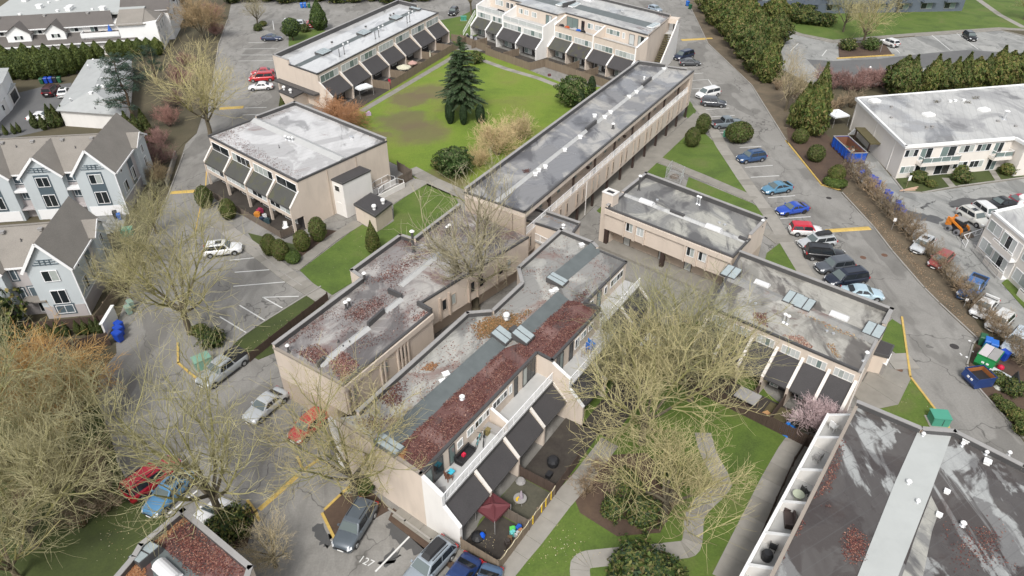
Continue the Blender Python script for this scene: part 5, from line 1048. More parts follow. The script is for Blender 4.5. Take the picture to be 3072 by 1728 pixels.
# ---------------------------------------------------------------- far left: white dormered complex, pale hipped house, corner house
M['shingle_dark'] = shingle('dark_brown_shingles', (0.105, 0.095, 0.088))
def blockO():
    P, Q = at(-60, 146, 3.0), at(428, 115, 3.0); fr = Fr(P, Q); L = fr.L; p = fr.pt
    r = thing('white_apartments', 'white dormered apartment complex with dark brown roofs behind the tall hedge', 'building', (p(L / 2, -5, 0).x, p(L / 2, -5, 0).y, 0))
    m = MB(); m.fbox(fr, 0, L, -18, 0, 0, 3.0); m.build('wall', M['stucco_white'], r); m = MB(); m.fbox(fr, 0, L, -18, -2.6, 3.0, 6.0); m.build('upper_wall', M['stucco_white'], r)
    slope(r, [p(-.3, .5, 2.95), p(L - 1, .5, 2.95), p(L - 1, -2.7, 4.5), p(-.3, -2.7, 4.5)], 'shingle_dark'); slope(r, [p(-.3, -2.1, 5.75), p(L * .72, -2.1, 5.75), p(L * .62, -6.2, 7.8), p(-.3, -6.2, 7.8)], 'shingle_dark'); slope(r, [p(L * .62, -6.2, 7.8), p(L * .72, -2.1, 5.75), p(L * .83, -2.1, 5.75), p(L * .80, -6.2, 7.8)], 'shingle_dark')
    m = MB(); m.fbox(fr, 0, L, -26, -6.1, 6.9, 7.3); m.build('flat_roof', M['roof_white'], r); m = MB(); m.fbox(fr, -.3, L - 1, .45, .6, 2.75, 2.98); m.fbox(fr, -.3, L * .83, -2.15, -2.0, 5.55, 5.78); m.build('gutter', M['white_trim'], r)
    for c, ww in ((.24, 4.6), (.465, 3.8), (.02, 4.0)):
        s = L * c; m = MB(); f = -.9; m.add([p(s - ww / 2, f, 3.5), p(s + ww / 2, f, 3.5), p(s + ww / 2, f, 5.4), p(s, f, 6.9), p(s - ww / 2, f, 5.4), p(s - ww / 2, -3, 3.5), p(s + ww / 2, -3, 3.5), p(s + ww / 2, -3, 5.4), p(s - ww / 2, -3, 5.4)], [(0, 1, 2, 3, 4), (1, 6, 7, 2), (0, 4, 8, 5)]); m.build('dormer', M['white'], r)
        slope(r, [p(s - ww / 2 - .5, f + .4, 5.2), p(s, f + .4, 7.1), p(s, -5.2, 7.1), p(s - ww / 2 - .5, -2.2, 5.2)], 'shingle_dark'); slope(r, [p(s, f + .4, 7.1), p(s + ww / 2 + .5, f + .4, 5.2), p(s + ww / 2 + .5, -2.2, 5.2), p(s, -5.2, 7.1)], 'shingle_dark')
        f2 = Fr(p(0, f, 0), p(L, f, 0)); window(r, f2, s - .9, s + .9, 4.0, 4.9, 3, 0, 'white_trim', ['glass', 'blind2'])
    fw = Fr(p(0, -2.6, 0), p(L, -2.6, 0))
    for c in (.13, .36, .585): window(r, fw, L * c - 1.2, L * c + 1.2, 4.6, 5.5, 3, 0, 'white_trim', ['blind2', 'glass', 'blind'])
    for c, ww in ((.05, 3), (.17, 2.4), (.27, 1.8), (.36, 2.6), (.60, 2.6), (.80, 1.2), (.86, .8)): window(r, fr, L * c - ww / 2, L * c + ww / 2, 1.1, 2.5, 3, 0, 'white_trim', ['blind', 'blind2', 'glass'])
    # roof terrace
    m = MB(); m.fbox(fr, L * .62, L * .86, -2.6, -.4, 3.5, 3.75); m.build('terrace_floor', M['deck'], r); m = MB(); m.fbox(fr, L * .62, L * .86, -.45, -.3, 3.75, 4.7); m.fbox(fr, L * .62, L * .625, -2.6, -.4, 3.75, 4.7); m.build('terrace_wall', M['white'], r); window(r, fw, L * .67, L * .72, 3.8, 5.6, 2, 0, 'white_trim', ['glass_teal', 'glass'], name='terrace_door')
    # taller stepped end wing on the lane side
    m = MB(); m.fbox(fr, L * .865, L + 3.5, -9, -.2, 0, 6.2); m.build('end_wing', M['white'], r); slope(r, [p(L * .855, .2, 6.0), p(L + .8, .2, 6.0), p(L + 1.0, -4.6, 8.2), p(L * .87, -4.6, 8.2)], 'shingle_roof'); slope(r, [p(L * .87, -4.6, 8.2), p(L + 1.0, -4.6, 8.2), p(L + 3.6, -9, 6.1), p(L * .86, -9, 6.1)], 'shingle_roof'); slope(r, [p(L + .8, .2, 6.0), p(L + 3.8, -1.5, 6.0), p(L + 3.9, -9, 6.0), p(L + 1.0, -4.6, 8.2)], 'shingle_roof')
    fe = Fr(p(L + 3.5, -.2, 0), p(L + 3.5, -9, 0))
    for s in (.8, 3.4, 6.2):
        for zz in (.9, 3.6): window(r, fe, s, s + 1.0, zz, zz + 1.5, 2, 0, 'white_trim', ['glass', 'glass_teal'])
    for k in range(3):
        q = p(L + 3.5, -12.0 - 9 * k, 0); f3 = Fr(p(L + 3.5 - k * .5, -9 - 9 * k, 0), p(L + 3.5 - k * .5, -18 - 9 * k, 0)); m = MB(); m.fbox(f3, 0, 9, -9, 1.2, 0, 6.6); m.build('end_wing', M['white'], r)
        slope(r, [f3.pt(-.3, 1.6, 6.4), f3.pt(4.5, 1.6, 8.6), f3.pt(4.5, -9, 8.6), f3.pt(-.3, -9, 6.4)], 'shingle_dark'); slope(r, [f3.pt(4.5, 1.6, 8.6), f3.pt(9.3, 1.6, 6.4), f3.pt(9.3, -9, 6.4), f3.pt(4.5, -9, 8.6)], 'shingle_dark'); m = MB(); m.add([f3.pt(0, 1.2, 6.5), f3.pt(9, 1.2, 6.5), f3.pt(4.5, 1.2, 8.5)], [(0, 1, 2)]); m.build('gable', M['white'], r)
        for s in (1.5, 6): window(r, f3, s, s + 1.2, 3.9, 5.4, 2, 1.2, 'white_trim', ['glass', 'glass'])
    rr = random.Random(3)
    for i in range(12): boxvent(r, p(rr.uniform(2, L), rr.uniform(-22, -8), 0), 7.3, rr.choice([.5, 1.0, .4]), 'white')
    for c in (.11, .39, .66): boxvent(r, p(L * c, -5.6, 0), 7.4, .5, 'metal_grey')
    q = p(L * .80, -1.5, 3.75); b = thing('patio_umbrella', 'folded blue patio umbrella on the white roof terrace', 'umbrella', q); t = MB(); t.tube(q, q + Vector((0, 0, 2.2)), .03); t.build('pole', M['metal_grey'], b); t = MB(); t.lathe(q, [(.05, .7), (.5, .9), (.35, 1.3), (.12, 2.0), (.04, 2.2)], 9); t.build('canopy', simple('blue_canvas', (0.02, .10, .42), .7), b)
    q = p(L * .755, -1.3, 3.75); t = MB(); t.lathe(q, [(.5, 0), (.55, .5), (.5, .85), (.25, 1.0), (.02, 1.02)], 9); tag(t.build('covered_barbecue', M['black'], loc=q), 'barbecue under a black cover on the white roof terrace', 'barbecue')
blockO()
def blockP():
    a = tl(0, 0); e = 3.0; zr = 5.2; c = [a(560, 1110, e), a(1265, 1160, e), a(1330, 580, e), a(880, 600, e)]; r1, r2 = a(930, 905, zr), a(1095, 588, zr)
    r = thing('hipped_house', 'low house with a pale grey hipped roof between hedge and pine', 'house', (c[0].x + 5, c[0].y + 6, 0)); P = poly_of(c); body(r, inset(P, .5), e, 'stucco_white')
    for pl in ([c[0], c[1], r1], [c[1], c[2], r2, r1], [c[3], c[0], r1, r2], [c[2], c[3], r2]): slope(r, pl, 'roof_palegrey')
    for x, y, s in ((1105, 630, .5), (1078, 685, .5), (1050, 740, .5), (1020, 795, .5), (980, 868, .5), (1040, 866, .5), (915, 938, .5), (1010, 815, .3), (1130, 710, .3)): q = a(x, y, 4.9); boxvent(r, q, 4.75, s, 'white')
    for x, y in ((900, 700), (950, 640), (725, 1040), (1180, 1080)): pipe(r, a(x, y, 3.6), 3.5, .9, .1, True, False)
    for x, y in ((1060, 800), (1020, 890), (965, 1000), (955, 1085)): pipe(r, a(x, y, 4.2), 4.0, .35, .06, False)
    m = MB(); d0 = a(680, 890, 3.0); m.prism(poly_of([a(640, 960, 2.8), a(760, 870, 2.8), a(860, 860, 2.8), a(720, 1000, 2.8)]), 2.7, 2.85); m.build('porch_roof', M['roof_palegrey'], r)
M['roof_palegrey'] = simple('pale_grey_shingles', (0.36, 0.37, 0.365), .75, var=.15, scale=.5, dirt=.15)
blockP()
def blockQ():
    a = tl(0, 0); z = 5.0; P = poly_of([a(-300, 1100, z), a(10, 830, z), a(72, 690, z), a(-300, 700, z)]); r = thing('white_house', 'white house corner with grey porch roof beside the small car court', 'house', base_of(P)); body(r, P, z, 'white'); roofsheet(r, inset(P, -.3), z + .05, M['roof_palegrey'])
    q = [a(-200, 1000, 3), a(40, 990, 2.6), a(158, 835, 2.6), a(60, 840, 3)]; slope(r, q, 'roof_palegrey'); P2 = poly_of([a(-250, 1200, 2.5), a(30, 1010, 2.5), a(150, 850, 2.5), a(0, 830, 2.5)]); body(r, P2, 2.5, 'stucco_white', name='porch_wall'); f = Fr(P2[0], P2[1]); window(r, f, f.L * .82, f.L * .95, .9, 2.0, 2, 0, 'white_trim', ['blind2', 'glass']); f = Fr(P2[1], P2[2]); window(r, f, f.L * .5, f.L * .9, .3, 2.1, 2, 0, 'brown_wood', ['glass'])
blockQ()
# ---------------------------------------------------------------- right: flat-roofed pale apartments
def blockR():
    z = 5.4; P0, P1 = at(2717, 440, z), at(3046, 414, z); fr = Fr(P0, P1); L = fr.L; BL, BR = at(2304 + 878 / 3.354, 985 / 3.354, z), at(3300, 235, z)
    wing = fr.pt(L, 2.4, 0); wing2 = fr.pt(L + 12, 2.4, 0); P = poly_of([P0, P1, wing, wing2, BR, BL]); r = thing('apartment_block', 'pale pink flat-roofed apartment block with white fascia, balconies and hedge behind', 'building', base_of(P))
    body(r, inset(P, .35), z - .3, 'stucco_pink'); m = MB(); m.prism(P, z - .35, z - .01); m.build('fascia', M['white'], r); roofsheet(r, inset(P, .3), z + .005, M['roof_pale'])
    for i in range(6): edge(r, P[i], P[(i + 1) % 6], z, .12, 'white', .03, .3)
    fr2 = Fr(inset(P, .35)[0], inset(P, .35)[1]); L = fr2.L
    for s0, s1, gl in ((0, .13, ['glass', 'blind2', 'glass']), (.5, .645, ['blind2', 'glass', 'blind2']), (.66, .80, ['glass', 'glass_teal', 'glass'])): window(r, fr2, L * s0 + .1, L * s1, 3.5, 4.7, 3, 0, 'white_trim', gl)
    for s0, s1, gl in ((.01, .145, ['glass_teal', 'blind2', 'blind2']), (.5, .64, ['glass', 'blind2', 'glass']), (.655, .79, ['glass', 'glass', 'blind2'])): window(r, fr2, L * s0 + .1, L * s1, .85, 2.0, 3, 0, 'white_trim', gl)
    for s0, s1 in ((.15, .26), (.34, .48), (.83, .92)): window(r, fr2, L * s0, L * s1, 2.85, 4.75, 2, 0, 'white_trim', ['glass_teal', 'glass'], name='balcony_door'); window(r, fr2, L * s0, L * s1, .15, 2.05, 2, 0, 'white_trim', ['glass', 'glass_teal'], name='patio_door')
    m = MB(); m.fbox(fr2, L * .4, L * .48, -.05, .03, .1, 2.1); m.build('entrance_panel', simple('brown_red_panel', (.10, .04, .03), .6), r)
    for s0, s1 in ((.14, .49), (.815, .985)):
        m = MB(); m.fbox(fr2, L * s0, L * s1, 0, 1.2, 2.3, 2.78); m.build('balcony_slab', M['stucco_pink'], r); railing(r, [fr2.pt(L * s0 + .05, 0.05, 2.78), fr2.pt(L * s0 + .05, 1.15, 2.78), fr2.pt(L * s1 - .05, 1.15, 2.78), fr2.pt(L * s1 - .05, .05, 2.78)], .9, 0, 1.6, name='balcony_railing')
        m = MB(); m.fbox(fr2, L * s0 + .15, L * s1 - .15, 1.12, 1.16, 2.9, 3.55); m.build('balcony_glass', M['glass_teal'], r)
    fs = Fr(P[5], P[0]); 
    for s in (.02, .45, .80): m = MB(); m.fbox(Fr(inset(P, .35)[5], inset(P, .35)[0]), fs.L * s, fs.L * s + .1, 0, .08, 0, z - .35); m.build('downpipe', M['stucco_white'], r)
    a = tl(2304, 0)
    for x, y in ((1070, 1020), (1612, 1160), (2170, 1110)): q = a(x, y, z); m = MB(); m.box((q.x, q.y, z + .15), (1.6, 1.2, .3), .3); m.box((q.x, q.y, z + .34), (1.3, .9, .1), .3); m.build('roof_hatch', M['white'], r)
    for x, y in ((1240, 1080), (1595, 1285), (1650, 1280), (2490, 1275), (1240, 1190), (2310, 1225)): boxvent(r, a(x, y, z), z, .35, 'metal_grey')
    for x, y in ((1880, 1020), (1965, 1015), (1830, 1025)): boxvent(r, a(x, y, z), z, .4, 'white')
    pipe(r, a(2375, 1200, z), z, 1.3, .2, True, False)
    for x, y in ((2090, 985), (2010, 1030), (1700, 1025)): scatter(r, [a(x - 40, y - 15, z), a(x + 40, y - 15, z), a(x + 35, y + 15, z), a(x - 35, y + 15, z)], z, 90, x, .12, [(.12, .10, .08), (.06, .05, .04), (.2, .18, .1)])
    # timber stair with white treads on the blank side
    f = Fr(inset(P, .35)[5], inset(P, .35)[0]); m = MB(); m.fbox(f, f.L * .28, f.L * .62, .02, 1.6, 2.3, 2.5); m.build('side_landing', M['stair'], r)
    for i in range(8): m = MB(); m.fbox(f, f.L * .28 - .28 * i - .3, f.L * .28 - .28 * i, .1, 1.4, 2.3 - .28 * i, 2.36 - .28 * i); m.build('stair_tread', M['white'], r)
    m = MB(); m.fbox(f, f.L * .30, f.L * .32, 1.4, 1.55, 0, 2.3); m.fbox(f, f.L * .59, f.L * .61, 1.4, 1.55, 0, 2.3); m.build('landing_post', M['brown_wood'], r)
    return r, fr2
M['stucco_pink'] = simple('pale_pink_stucco', (0.70, 0.655, 0.60), .85, var=.04, scale=.6, dirt=.1)
RR, FR_ = blockR()
def blockS():
    z = 5.4; P0 = at(2600 + 940 / 2.498, 380 + 640 / 2.498, z); P1 = at(2600 + 1179 / 2.498, 380 + 842 / 2.498, z); fr = Fr(P0, P1); L = 26.0; b = at(3072, 380 + 585 / 2.498, z); d = (V2(b) - V2(P0)).normalized() * 14
    P = poly_of([P0, fr.pt(L, 0, 0), V2(fr.pt(L, 0, 0)) + d, V2(P0) + d]); r = thing('apartment_block', 'pale apartment block with rows of white balconies beside the cracked driveway', 'building', base_of(P)); body(r, P, z - .02, 'stucco_pink'); roofsheet(r, inset(P, .05), z, M['roof_pale'])
    edge(r, P[0], P[1], z, .16, 'white', .08, .3); edge(r, P[3], P[0], z, .16, 'white', .08, .3); edge(r, P[1], P[2], z, .16, 'white', .08, .3)
    k = 0
    for s in (.35, 7.2, 13.6, 20):
        window(r, fr, s, s + 2.5, 3.25, 4.7, 2, 0, 'white_trim', ['blind2', 'blind']); window(r, fr, s, s + 2.5, .6, 2.1, 2, 0, 'white_trim', ['blind', 'blind2'])
        for z0 in (2.7, .15):
            s0, s1 = s + 2.75, s + 6.5; m = MB(); m.fbox(fr, s0, s1, 0, .1, z0 - .15, z0 + 2.1); m.build('balcony_recess', M['stucco_white'], r); window(r, fr, s0 + .2, s1 - .9, z0, z0 + 2.0, 3, .1, 'white_trim', ['blind2', 'glass', 'blind'], name='balcony_door'); m = MB(); m.fbox(fr, s0, s1, .0, .9, z0 - .25, z0 - .05); m.build('balcony_slab', M['white'], r); m = MB(); m.fbox(fr, s0, s1, .82, .9, z0 - .05, z0 + .65); m.build('balcony_front', M['stucco_pink'], r); railing(r, [fr.pt(s0, .86, z0 - .05), fr.pt(s1, .86, z0 - .05)], .95, 0, 1.3, name='balcony_railing')
    q = at(2600 + 1140 / 2.498, 380 + 600 / 2.498, z); m = MB(); m.tube((q.x, q.y, z), (q.x, q.y, z + 1.2), .3, .25, 10); m.lathe((q.x, q.y, z + 1.2), [(.45, 0), (.5, .2), (.2, .5)], 10); m.build('roof_vent', M['plastic_white'], r)
    return r, fr
RS, FS = blockS()
def blockT():
    P0, P1 = at(2250, 46), at(2885, 34); fr = Fr(P0, P1); L = fr.L; r = thing('blue_grey_apartments', 'dark blue-grey apartment block with sunken balconies behind bare trees', 'building', (P0.x + 20, P0.y + 5, 0)); m = MB(); m.fbox(fr, 0, L, -16, 0, 0, 8.5); m.build('wall', M['slate2'], r)
    for i in range(9):
        for z0 in (.8, 3.5, 6.2): window(r, fr, L * i / 9 + 1, L * i / 9 + 4, z0, z0 + 1.5, 2, 0, 'metal_grey', ['glass', 'glass_teal'])
        m = MB(); m.fbox(fr, L * i / 9 + .6, L * i / 9 + 4.6, 0, 1.3, 2.6, 2.8); m.fbox(fr, L * i / 9 + .6, L * i / 9 + 4.6, 1.2, 1.3, 2.8, 3.7); m.build('balcony', M['slate2'], r)
    m = MB(); m.fbox(fr, -.5, L + .5, -16.5, .6, 8.5, 8.9); m.build('roof', M['metal_grey'], r)
M['slate2'] = simple('blue_grey_siding', (0.10, 0.12, 0.15), .6, var=.15); blockT()
# ================================================================== VEHICLES
M['car_glass'] = glassmat('car_glass', (0.018, 0.022, 0.026), 0.04); M['tyre'] = simple('tyre_rubber', (0.018, 0.018, 0.019), .8, var=0); M['rim'] = simple('alloy_rim', (0.42, 0.43, 0.44), .35, metal=.7, var=0)
M['headlamp'] = simple('headlamp', (0.70, 0.72, 0.74), .1, var=0, coat=.5); M['taillamp'] = simple('taillamp', (0.38, 0.012, 0.012), .2, var=0, coat=.4); M['car_trim'] = simple('car_trim_plastic', (0.025, 0.025, 0.027), .6, var=0)
M['car_screen'] = glassmat('windscreen_glass', (0.115, 0.14, 0.14), 0.04); PAINT = {}  # windscreen base lightened: sky reflection and interior painted into the colour
def paint(c):
    if c not in PAINT:
        m, t, b = newmat('car_paint'); n = nz(t, 1.1, 4); t.links.new(mix(t, ramp(t, n, [(.35, 0.0), (.75, .14)]), c, [x * .75 + .04 for x in c]), b.inputs['Base Color'])
        b.inputs['Roughness'].default_value = .32; b.inputs['Metallic'].default_value = .15; b.inputs['Coat Weight'].default_value = .8; b.inputs['Coat Roughness'].default_value = .05; PAINT[c] = m
    return PAINT[c]
KIND = {  # L, W, H, belt, hood(front), deck(rear), windscreen base, roof front, roof rear, rear base
    'sedan': (4.65, 1.80, 1.45, .93, .74, .92, 1.00, .28, -.85, -1.62), 'coupe': (4.55, 1.80, 1.40, .92, .72, .93, .95, .2, -.75, -1.75), 'liftback': (4.5, 1.76, 1.48, .95, .76, .98, 1.15, .35, -.75, -2.02),
    'hatch': (4.2, 1.76, 1.50, .95, .80, .95, 1.05, .40, -1.55, -1.95), 'boxy': (4.2, 1.80, 1.62, 1.00, .86, 1.0, .98, .50, -1.85, -2.02), 'suv': (4.65, 1.87, 1.68, 1.03, .90, 1.03, 1.05, .45, -1.85, -2.2),
    'bigsuv': (4.9, 1.92, 1.80, 1.08, 1.00, 1.08, 1.05, .55, -2.15, -2.35), 'van': (5.05, 1.96, 1.78, 1.05, .88, 1.05, 1.55, .75, -2.15, -2.42), 'wagon': (4.8, 1.84, 1.62, .98, .82, .98, 1.15, .45, -1.85, -2.28), 'pickup': (5.5, 1.92, 1.80, 1.08, 1.0, 1.08, 1.15, .55, -.75, -.95)}
def car(kind, c, front, rear, label, roof=None, extra=(), z=.6, wheelc='rim', length=None):
    L, W, H, zb, zh, zd, xa, xb, xc, xd = KIND[kind]
    f, b = at(*front, z), at(*rear, z); ce = (f + b) / 2; d = f - b; yaw = math.atan2(d.y, d.x)
    r = thing({'van': 'minivan', 'pickup': 'pickup_truck', 'suv': 'parked_suv', 'bigsuv': 'parked_suv'}.get(kind, 'parked_car'), label, {'van': 'van', 'pickup': 'truck'}.get(kind, 'car'), (0, 0, 0))
    pm = paint(c); hw = W / 2; x1, x0 = L / 2, -L / 2
    # ---- lower body, lofted along its length
    st = [(x0, .80, .50, zd - .16, .0), (x0 + .10, .92, .30, zd - .02, .02), (x0 + .45, .985, .24, zd, .03), (x0 + 1.0, 1.0, .22, max(zd, zb - .02), .03), (0.0, 1.0, .20, zb, .03), (xa - .1, 1.0, .22, zb, .04), (xa + .45, .985, .24, zb - (zb - zh) * .30, .05), (x1 - .45, .955, .26, zh + .05, .06), (x1 - .16, .88, .28, zh - .04, .05), (x1, .72, .36, zh - .22, .02)]
    m = MB(); ring = []
    for x, k, zl, zt, cr in st:
        w_ = hw * k; ring.append([(x, w_ * .94, zl), (x, w_, zl + (zt - zl) * .35), (x, w_ * .985, zl + (zt - zl) * .75), (x, w_ * .93, zt - .03), (x, w_ * .70, zt + cr * .6), (x, 0, zt + cr), (x, -w_ * .70, zt + cr * .6), (x, -w_ * .93, zt - .03), (x, -w_ * .985, zl + (zt - zl) * .75), (x, -w_, zl + (zt - zl) * .35), (x, -w_ * .94, zl)])
    bed = kind == 'pickup'; V = [p for q in ring for p in q]; n = 11; F = []
    for i in range(len(st) - 1):
        for j in range(n - 1):
            F.append((i * n + j, i * n + j + 1, (i + 1) * n + j + 1, (i + 1) * n + j))
        F.append((i * n + n - 1, i * n, (i + 1) * n, (i + 1) * n + n - 1))
    F += [tuple(range(n)), tuple(range(len(V) - 1, len(V) - n - 1, -1))]
    m.add(V, F); m.build('body', pm, r, True)
    # ---- cabin with rounded edges
    wb, wr = hw * .93, hw * .74; zr = H; prof = [(xa, zb - .02, wb), (xb, zr - .06, wr), (xb - .35, zr, wr * .98), (xc + .3, zr - .01, wr * .98), (xc, zr - .07, wr), (xd, zb - .02 if kind != 'suv' else zb, wb)]
    cab = MB(); V = []
    for x, zz, w_ in prof: V += [(x, w_, zz), (x, w_ * .8, zz + (.03 if zz > zb + .2 else 0)), (x, -w_ * .8, zz + (.03 if zz > zb + .2 else 0)), (x, -w_, zz)]
    F = [(i * 4 + j, i * 4 + j + 1, i * 4 + j + 5, i * 4 + j + 4) for i in range(5) for j in range(3)]
    F += [(0, 4, 20), (4, 8, 12), (4, 12, 16), (4, 16, 20), (3, 23, 7), (7, 15, 11), (7, 19, 15), (7, 23, 19)]
    cab.add(V, F); cb = cab.build('roof', paint(roof) if roof else pm, r, False)
    bm = bmesh.new(); bm.from_mesh(cb.data); bmesh.ops.recalc_face_normals(bm, faces=bm.faces); bm.to_mesh(cb.data); bm.free()
    def lerp3(a, b_, t): return tuple(a[i] + (b_[i] - a[i]) * t for i in range(3))
    def panel(name, q, mat, off, th=.012):
        g = MB(); o = Vector(off); g.hexa([Vector(p) - o * .5 for p in q] + [Vector(p) + o for p in q]); return g.build(name, mat, r)
    A, B = (xa, wb, zb), (xb, wr, zr - .06)
    qa = [(xa - .06, wb * .90, zb + .05), (xa - .06, -wb * .90, zb + .05), (xb + .07, -wr * .90, zr - .10), (xb + .07, wr * .90, zr - .10)]; nn = Vector((zr - zb, 0, xa - xb)).normalized() * .03
    panel('windscreen', qa, M['car_screen'], nn)
    qb = [(xd + .05, -wb * .86, zb + .08), (xd + .05, wb * .86, zb + .08), (xc - .03, wr * .86, zr - .13), (xc - .03, -wr * .86, zr - .13)]; nn = Vector((-(zr - zb), 0, xc - xd)).normalized() * .03
    panel('rear_window', qb, M['car_glass'], nn)
    for s in (1, -1):
        lo = lambda x: (x, s * wb, zb + .06); hi = lambda x: (x, s * (wr + .015), zr - .14)
        cuts = [(xa - .42, xb - .02, .10, -.55)]
        xs_lo = [xa - .30, (xa + xd) / 2 + (.05), xd + .55 if xd < -1.2 else xd + .2]; xs_hi = [xb - .05, (xb + xc) / 2, xc + .12]
        segs = [(0, 1), (1, 2)]
        for i, j in segs:
            q = [lo(xs_lo[i] - (.05 if i else 0)), lo(xs_lo[j] + (.05 if j == 1 else 0)), hi(xs_hi[j] + (.05 if j == 1 else 0)), hi(xs_hi[i] - (.05 if i else 0))]
            panel('side_window', q, M['car_glass'], Vector((0, s * .022, .008)))
        if kind in ('suv', 'bigsuv', 'van', 'wagon', 'boxy'):
            q = [lo(xd + .48), lo(xd + .16), hi(xc + .06), hi(xc + .10)]; panel('quarter_window', q, M['car_glass'], Vector((0, s * .022, .008)))
        g = MB(); g.box((xa - .35, s * (hw + .07), zb + .08), (.16, .18, .12)); g.build('mirror', pm, r)
        for wx in (x1 - .88, x0 + .88):
            rr_ = .34 if kind in ('suv', 'bigsuv', 'van', 'pickup', 'wagon') else .315
            g = MB(); g.tube((wx, s * (hw - .24), rr_), (wx, s * (hw + .015), rr_), rr_, rr_, 16); w_ = g.build('wheel', M['tyre'], r, False)
            g = MB(); g.tube((wx, s * (hw - .05), rr_), (wx, s * (hw + .03), rr_), rr_ * .64, rr_ * .58, 10); g.build('rim', M[wheelc], w_)
            g = MB()
            for i in range(10):
                t0, t1 = math.pi * i / 10, math.pi * (i + 1) / 10; R0, R1 = rr_ + .02, rr_ + .085
                g.hexa([(wx + R0 * math.cos(t0), s * (hw - .1), rr_ + R0 * math.sin(t0)), (wx + R0 * math.cos(t1), s * (hw - .1), rr_ + R0 * math.sin(t1)), (wx + R1 * math.cos(t1), s * (hw - .1), rr_ + R1 * math.sin(t1)), (wx + R1 * math.cos(t0), s * (hw - .1), rr_ + R1 * math.sin(t0)), (wx + R0 * math.cos(t0), s * (hw + .012), rr_ + R0 * math.sin(t0)), (wx + R0 * math.cos(t1), s * (hw + .012), rr_ + R0 * math.sin(t1)), (wx + R1 * math.cos(t1), s * (hw + .012), rr_ + R1 * math.sin(t1)), (wx + R1 * math.cos(t0), s * (hw + .012), rr_ + R1 * math.sin(t0))])
            g.build('wheel_arch', M['car_trim'], r)
        g = MB(); g.hexa([(x1 - .30, s * hw * .93, zh - .20), (x1 - .02, s * hw * .62, zh - .26), (x1 - .06, s * hw * .60, zh - .10), (x1 - .36, s * hw * .90, zh - .04), (x1 - .24, s * hw * .97, zh - .20), (x1 + .03, s * hw * .68, zh - .26), (x1 - .02, s * hw * .66, zh - .08), (x1 - .34, s * hw * .93, zh - .01)]); g.build('headlight', M['headlamp'], r)
        tz = zd - .05 if kind in ('sedan', 'coupe', 'liftback') else zb + .02
        g = MB(); g.box((x0 + .09, s * hw * .76, tz - .14), (.14, hw * .36, .24)); g.build('taillight', M['taillamp'], r)
        g = MB(); g.fbox(Fr((x0 + .5, s * hw * 1.0), (x1 - .5, s * hw * 1.0)), 1.0, L - 1.95 - .0, -.02, .03, .22, .34); g.build('sill', M['car_trim'], r)
    g = MB(); g.box((x1 - .05, 0, zh - .32), (.12, hw * 1.0, .14)); g.build('grille', M['car_trim'], r)
    g = MB(); g.box((x1 - .02, 0, zh - .46), (.1, .5, .11)); g.build('number_plate', M['plastic_white'], r); g = MB(); g.box((x0 + .02, 0, zd - .38), (.1, .5, .12)); g.build('number_plate', M['plastic_white'], r)
    g = MB(); g.box((x0 + .08, 0, .42), (.16, hw * 1.5, .16)); g.build('rear_bumper', M['car_trim'] if kind in ('suv', 'bigsuv', 'pickup') else pm, r)
    if 'rails' in extra:
        for s in (1, -1): g = MB(); g.beam((xb - .3, s * wr * .82, zr + .07), (xc + .3, s * wr * .82, zr + .06), .05, .05); g.build('roof_rail', M['car_trim'] if c[0] < .5 else M['rim'], r)
    if 'sunroof' in extra: g = MB(); g.box((xb - .75, 0, zr + .03), (.75, wr * 1.1, .02)); g.build('sunroof', M['car_glass'], r)
    if 'box' in extra:
        g = MB(); bx0, bx1 = xc + .25, xb - .05; g.add([(bx0, y, zr + .12) for y in (-.42, .42)] + [(bx1, y, zr + .12) for y in (-.38, .38)] + [(bx0 + .1, y, zr + .42) for y in (-.36, .36)] + [(bx1 - .3, y, zr + .40) for y in (-.32, .32)], [(0, 1, 3, 2), (4, 6, 7, 5), (0, 4, 5, 1), (2, 3, 7, 6), (0, 2, 6, 4), (1, 5, 7, 3)]); g.build('roof_box', M['car_trim'], r)
    if 'spoiler' in extra: g = MB(); g.box((x0 + .2, 0, zd + .12), (.22, W * .8, .04)); g.build('spoiler', pm, r)
    if bed:
        x_a, x_b = x0 + .12, xd - .08; cover = 'cover' in extra
        g = MB(); g.box(((x_a + x_b) / 2, 0, zb + .045), (x_b - x_a, W * .80, .06)); g.build('bed_cover' if cover else 'bed_floor', M['car_trim'], r)
        if not cover:
            for s in (1, -1): g = MB(); g.box(((x_a + x_b) / 2, s * hw * .88, zb + .10), (x_b - x_a, .12, .20)); g.build('bed_side', pm, r)
            g = MB(); g.box((x0 + .1, 0, zb + .08), (.1, W * .86, .18)); g.build('tailgate', pm, r)
        if 'canopy' in extra: g = MB(); g.add([(x_a, y, zb) for y in (-.85, .85)] + [(x_b, y, zb) for y in (-.85, .85)] + [(x_a + .12, y, zb + .62) for y in (-.7, .7)] + [(x_b, y, zb + .66) for y in (-.7, .7)], [(0, 1, 3, 2), (4, 6, 7, 5), (0, 4, 5, 1), (2, 3, 7, 6), (0, 2, 6, 4), (1, 5, 7, 3)]); g.build('canopy', M['car_trim'], r)
    r.location = (ce.x, ce.y, .012); r.rotation_euler = (0, 0, yaw)
    return r
WHT, SIL, BLK, DGR, RED, NVY = (.78, .78, .77), (.50, .52, .53), (.012, .012, .014), (.065, .07, .075), (.48, .015, .022), (.012, .022, .055)
car('bigsuv', (.07, .012, .02), (176, 254), (134, 291), 'dark maroon SUV beside a white sedan in the small car court', extra=('rails',))
car('sedan', WHT, (206, 258), (180, 294), 'white sedan with sunroof beside the maroon SUV', extra=('sunroof',))
car('sedan', WHT, (150, 349), (98, 352), 'white car half hidden by a row of young cypresses')
